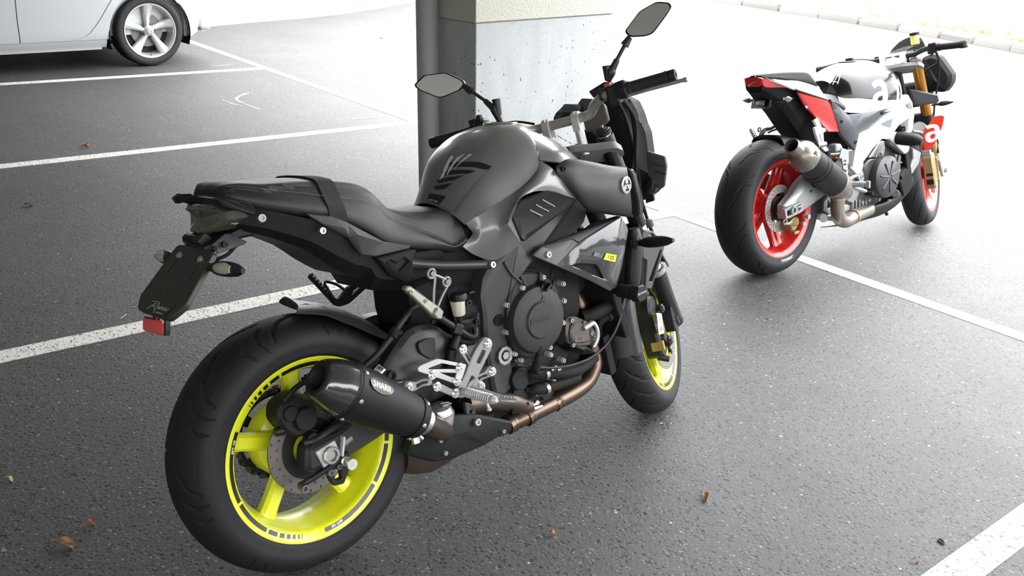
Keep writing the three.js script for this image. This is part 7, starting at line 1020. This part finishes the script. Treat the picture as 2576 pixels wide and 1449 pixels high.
    st('front_caliper', [panel(rnd([[-.185, .085], [-.15, .115], [-.11, .11], [-.08, .07], [-.075, -.01], [-.09, -.065], [-.13, -.09], [-.165, -.075], [-.17, -.01]].map(([x, y]) => [x, y, s > 0 ? .112 : -.062]), .014), { t: .05, bev: .007 }), bolt([-.10, .075, s * .114], [0, 0, s], .010, .006), bolt([-.085, -.045, s * .114], [0, 0, s], .010, .006), panel([[-.10, .08, s > 0 ? .12 : -.11], [-.02, .03, s > 0 ? .13 : -.12], [-.01, -.01, s > 0 ? .13 : -.12], [-.09, -.05, s > 0 ? .12 : -.11]], { t: .01, bev: .002, holes: [[[-.085, .05, s > 0 ? .121 : -.111], [-.05, .025, s > 0 ? .125 : -.115], [-.085, -.02, s > 0 ? .121 : -.111]]] })], paleGold);
    st('brake_pad', [-.045, .0, .045].map((y) => box([-.165, y, s * .088], [.014, .028, .036], .003)), bkm);
    st('grip', [lathe([[.0148, 0], [.019, .001], [.019, .010], [.0165, .014], [.0165, .118], [.0185, .122], [.0185, .142], [.012, .146], [0, .146]], [-.405, .652, s * .232], [-.45, -.08, s], 22)], bkm);
    st('handlebar', tube([[-.345, .640, s * .05], [-.34, .640, s * .10], [-.375, .652, s * .15], [-.395, .656, s * .19], [-.405, .652, s * .24]], .0135, { n: 5, k: 14 }), bk);
    st('switch_cluster', [box([-.395, .655, s * .205], [.045, .05, .04], .008), box([-.37, .64, s * .19], [.03, .03, .03], .006)], bk);
    st('lever', tube([[-.34, .645, s * .20], [-.345, .64, s * .27], [-.375, .632, s * .36]], .0065, { n: 4, k: 8 }), bk);
  }
  st('kill_switch', box([-.41, .675, .20], [.014, .01, .016], .003), mat([0.6, 0.04, 0.03], 0.4));
  st('top_clamp', panel(rnd([[-.285, 0, .135], [-.275, 0, .08], [-.285, 0, 0], [-.275, 0, -.08], [-.285, 0, -.135], [-.315, 0, -.142], [-.35, 0, -.125], [-.365, 0, -.04], [-.365, 0, .04], [-.35, 0, .125], [-.315, 0, .142]].map(([x, y, z]) => [x, .585 + (x + .315) * -.46, z]), .012), { n: [.42, .9, 0], t: .02, bev: .003 }), silver);
  st('bar_clamp', [box([-.345, .632, .05], [.05, .05, .03], .008), box([-.345, .632, -.05], [.05, .05, .03], .008), box([-.35, .655, 0], [.05, .014, .13], .005)], white);
  st('steering_stem', [cyl([-.13, .24, 0], [-.315, .60, 0], .026, .026, 20), panel(rnd([[-.12, .30, .14], [-.16, .30, .05], [-.16, .30, -.05], [-.12, .30, -.14], [-.09, .30, -.13], [-.08, .30, .0], [-.09, .30, .13]], .01), { n: [-.42, .9, 0], t: .03, bev: .004 })], bk);
  st('brake_reservoir', [lathe([[0, 0], [.018, 0], [.021, .004], [.021, .046], [0, .046]], [-.35,.687,.116], [0, 1, 0], 24)], mat([0.62, 0.60, 0.16], 0.3, 0, { phys: 1, transmission: 0.2, thickness: 0 }), 'yellow brake fluid reservoir'); st('reservoir_cap', lathe([[0, 0], [.024, 0], [.024, .014], [0, .016]], addv([-.35,.687,.116], [0, .046, 0]), [0, 1, 0], 24), bk);
  st('fly_screen', panel(rnd([[-.22,.661,-.046], [-.22,.689,-.029], [-.22,.721,.013], [-.22,.734,.05], [-.22,.736,.084], [-.22,.72,.124], [-.22,.665,.142], [-.22,.635,.08], [-.22,.638,0]], .01), { n: [-1, .3, 0], t: .004, bev: .001 }), mat([0.045, 0.05, 0.048], 0.08, 0, { phys: 1, transmission: 0.15, thickness: 0, clearcoat: 1 }), 'smoked fly screen');
  st('instrument_panel', [panel(rnd([[-.27,.634,.027], [-.27,.66,.041], [-.27,.674,.074], [-.27,.663,.112], [-.27,.628,.101], [-.27,.617,.049]], .008), { n: [-1, .5, 0], t: .03, bev: .004 }), box([-.24,.655,-.071], [.03, .02, .09], .008)], bk); st('instrument_screen', panel(rnd([[-.275,.644,.037], [-.275,.662,.05], [-.275,.664,.086], [-.275,.651,.096], [-.275,.632,.059]], .006), { n: [-1, .5, 0], t: .003, bev: .0005 }), mat([0.30, 0.31, 0.31], 0.2));
  st('headlight_mask', [panel(rnd([[-.04,.619,.08], [-.04,.632,.126], [-.04,.614,.166], [-.04,.544,.203], [-.04,.504,.222], [-.04,.471,.217], [-.04,.448,.205], [-.04,.418,.176], [-.04,.438,.087], [-.04,.527,.067]], .012), { n: [-1, 0, 0], t: .14, bev: .02, inner: [[-.08,.494,.14]] })], bkm);
  st('fork_cover', panel(rnd([[-.33,.467,.064], [-.33,.459,.091], [-.33,.416,.199], [-.33,.387,.202], [-.33,.373,.189], [-.33,.377,.083], [-.33,.412,.073]], .004), { n: [-1, 0, .4], t: .04, bev: .006 }), grey);
  st('headlight', [box([.06, .43, 0], [.12, .14, .20], .03)], bkm);
  st('cable', tube([[-.36, .63, .21], [-.26, .58, .20], [-.18, .54, .12], [-.14, .42, .08]], .005, { k: 6 }), bkm); st('cable', tube([[-.37, .62, .19], [-.22, .63, .19], [-.10, .52, .17], [-.08, .30, .12], [-.10, .1, .13]], .005, { k: 6 }), bkm);
  { // red side shield with the white maker letter
    const t = print(256, 384, (c, w, h) => { c.fillStyle = '#c8321e'; c.fillRect(0, 0, w, h); c.fillStyle = '#e9e9e9'; c.fillRect(0, 0, w, 36); c.save(); c.translate(w * .5, h * .5); c.font = 'bold 330px sans-serif'; c.textAlign = 'center'; c.textBaseline = 'middle'; c.fillText('a', 0, -10, 220); c.restore(); });
    const q = [[-.24,.323,.167], [-.24,.297,.201], [-.24,.253,.188], [-.24,.165,.143], [-.24,.128,.108], [-.24,.131,.096], [-.24,.192,.074], [-.24,.245,.099]];
    const g = panel(rnd(q, .006), { n: [-1, 0, 0], t: .012, bev: .002 }), p = g.attributes.position, uv = []; const A = [-.24,.127,.096], B = [-.24,.319,.18], C = [-.24,.195,.078], E2 = [-.24,.247,.189]; const zs = q.map((s) => s[2]), ys = q.map((s) => s[1]), z0 = Math.min(...zs), z1 = Math.max(...zs), y0 = Math.min(...ys), y1 = Math.max(...ys); for (let i = 0; i < p.count; i++) uv.push((p.getZ(i) - z0) / (z1 - z0), (p.getY(i) - y0) / (y1 - y0)); g.setAttribute('uv', new THREE.Float32BufferAttribute(uv, 2)); g.userData.uv = true;
    st('side_shield', g, mat('#ffffff', 0.3, 0, { map: t }), 'red shield with a white letter');
    st('shield_stay', [tube([[-.27,.245,.045], [-.24,.235,.07], [-.235,.223,.088]], .008, { n: 3, k: 8 }), box([-.23,.118,.093], [.03, .03, .05], .006)], silver);
  }
  st('horn', [lathe([[0, .03], [.035, .03], [.045, .01], [.045, -.01], [0, -.02]].reverse(), [-.2,.245,.063], [-1, .2, .2], 24)], mat([0.35, 0.35, 0.36], 0.3, 0.4)); st('air_duct', box([-.17,.296,.082], [.08, .07, .10], .02), bkm);
  st('front_mudguard', [patch([-65, -25, 15, 50, 75].map((d) => { const a = (90 + d) * PI / 180, R = .318; return [[-.072, -.04], [-.064, -.012], [-.03, .004], [0, .008], [.03, .004], [.064, -.012], [.072, -.04]].map(([z, o]) => [(R + o) * Math.cos(a), (R + o) * Math.sin(a), z]).reverse(); }), { nu: 5, nv: 3, t: .003 })], bk);
}

renderer.render(scene, camera);
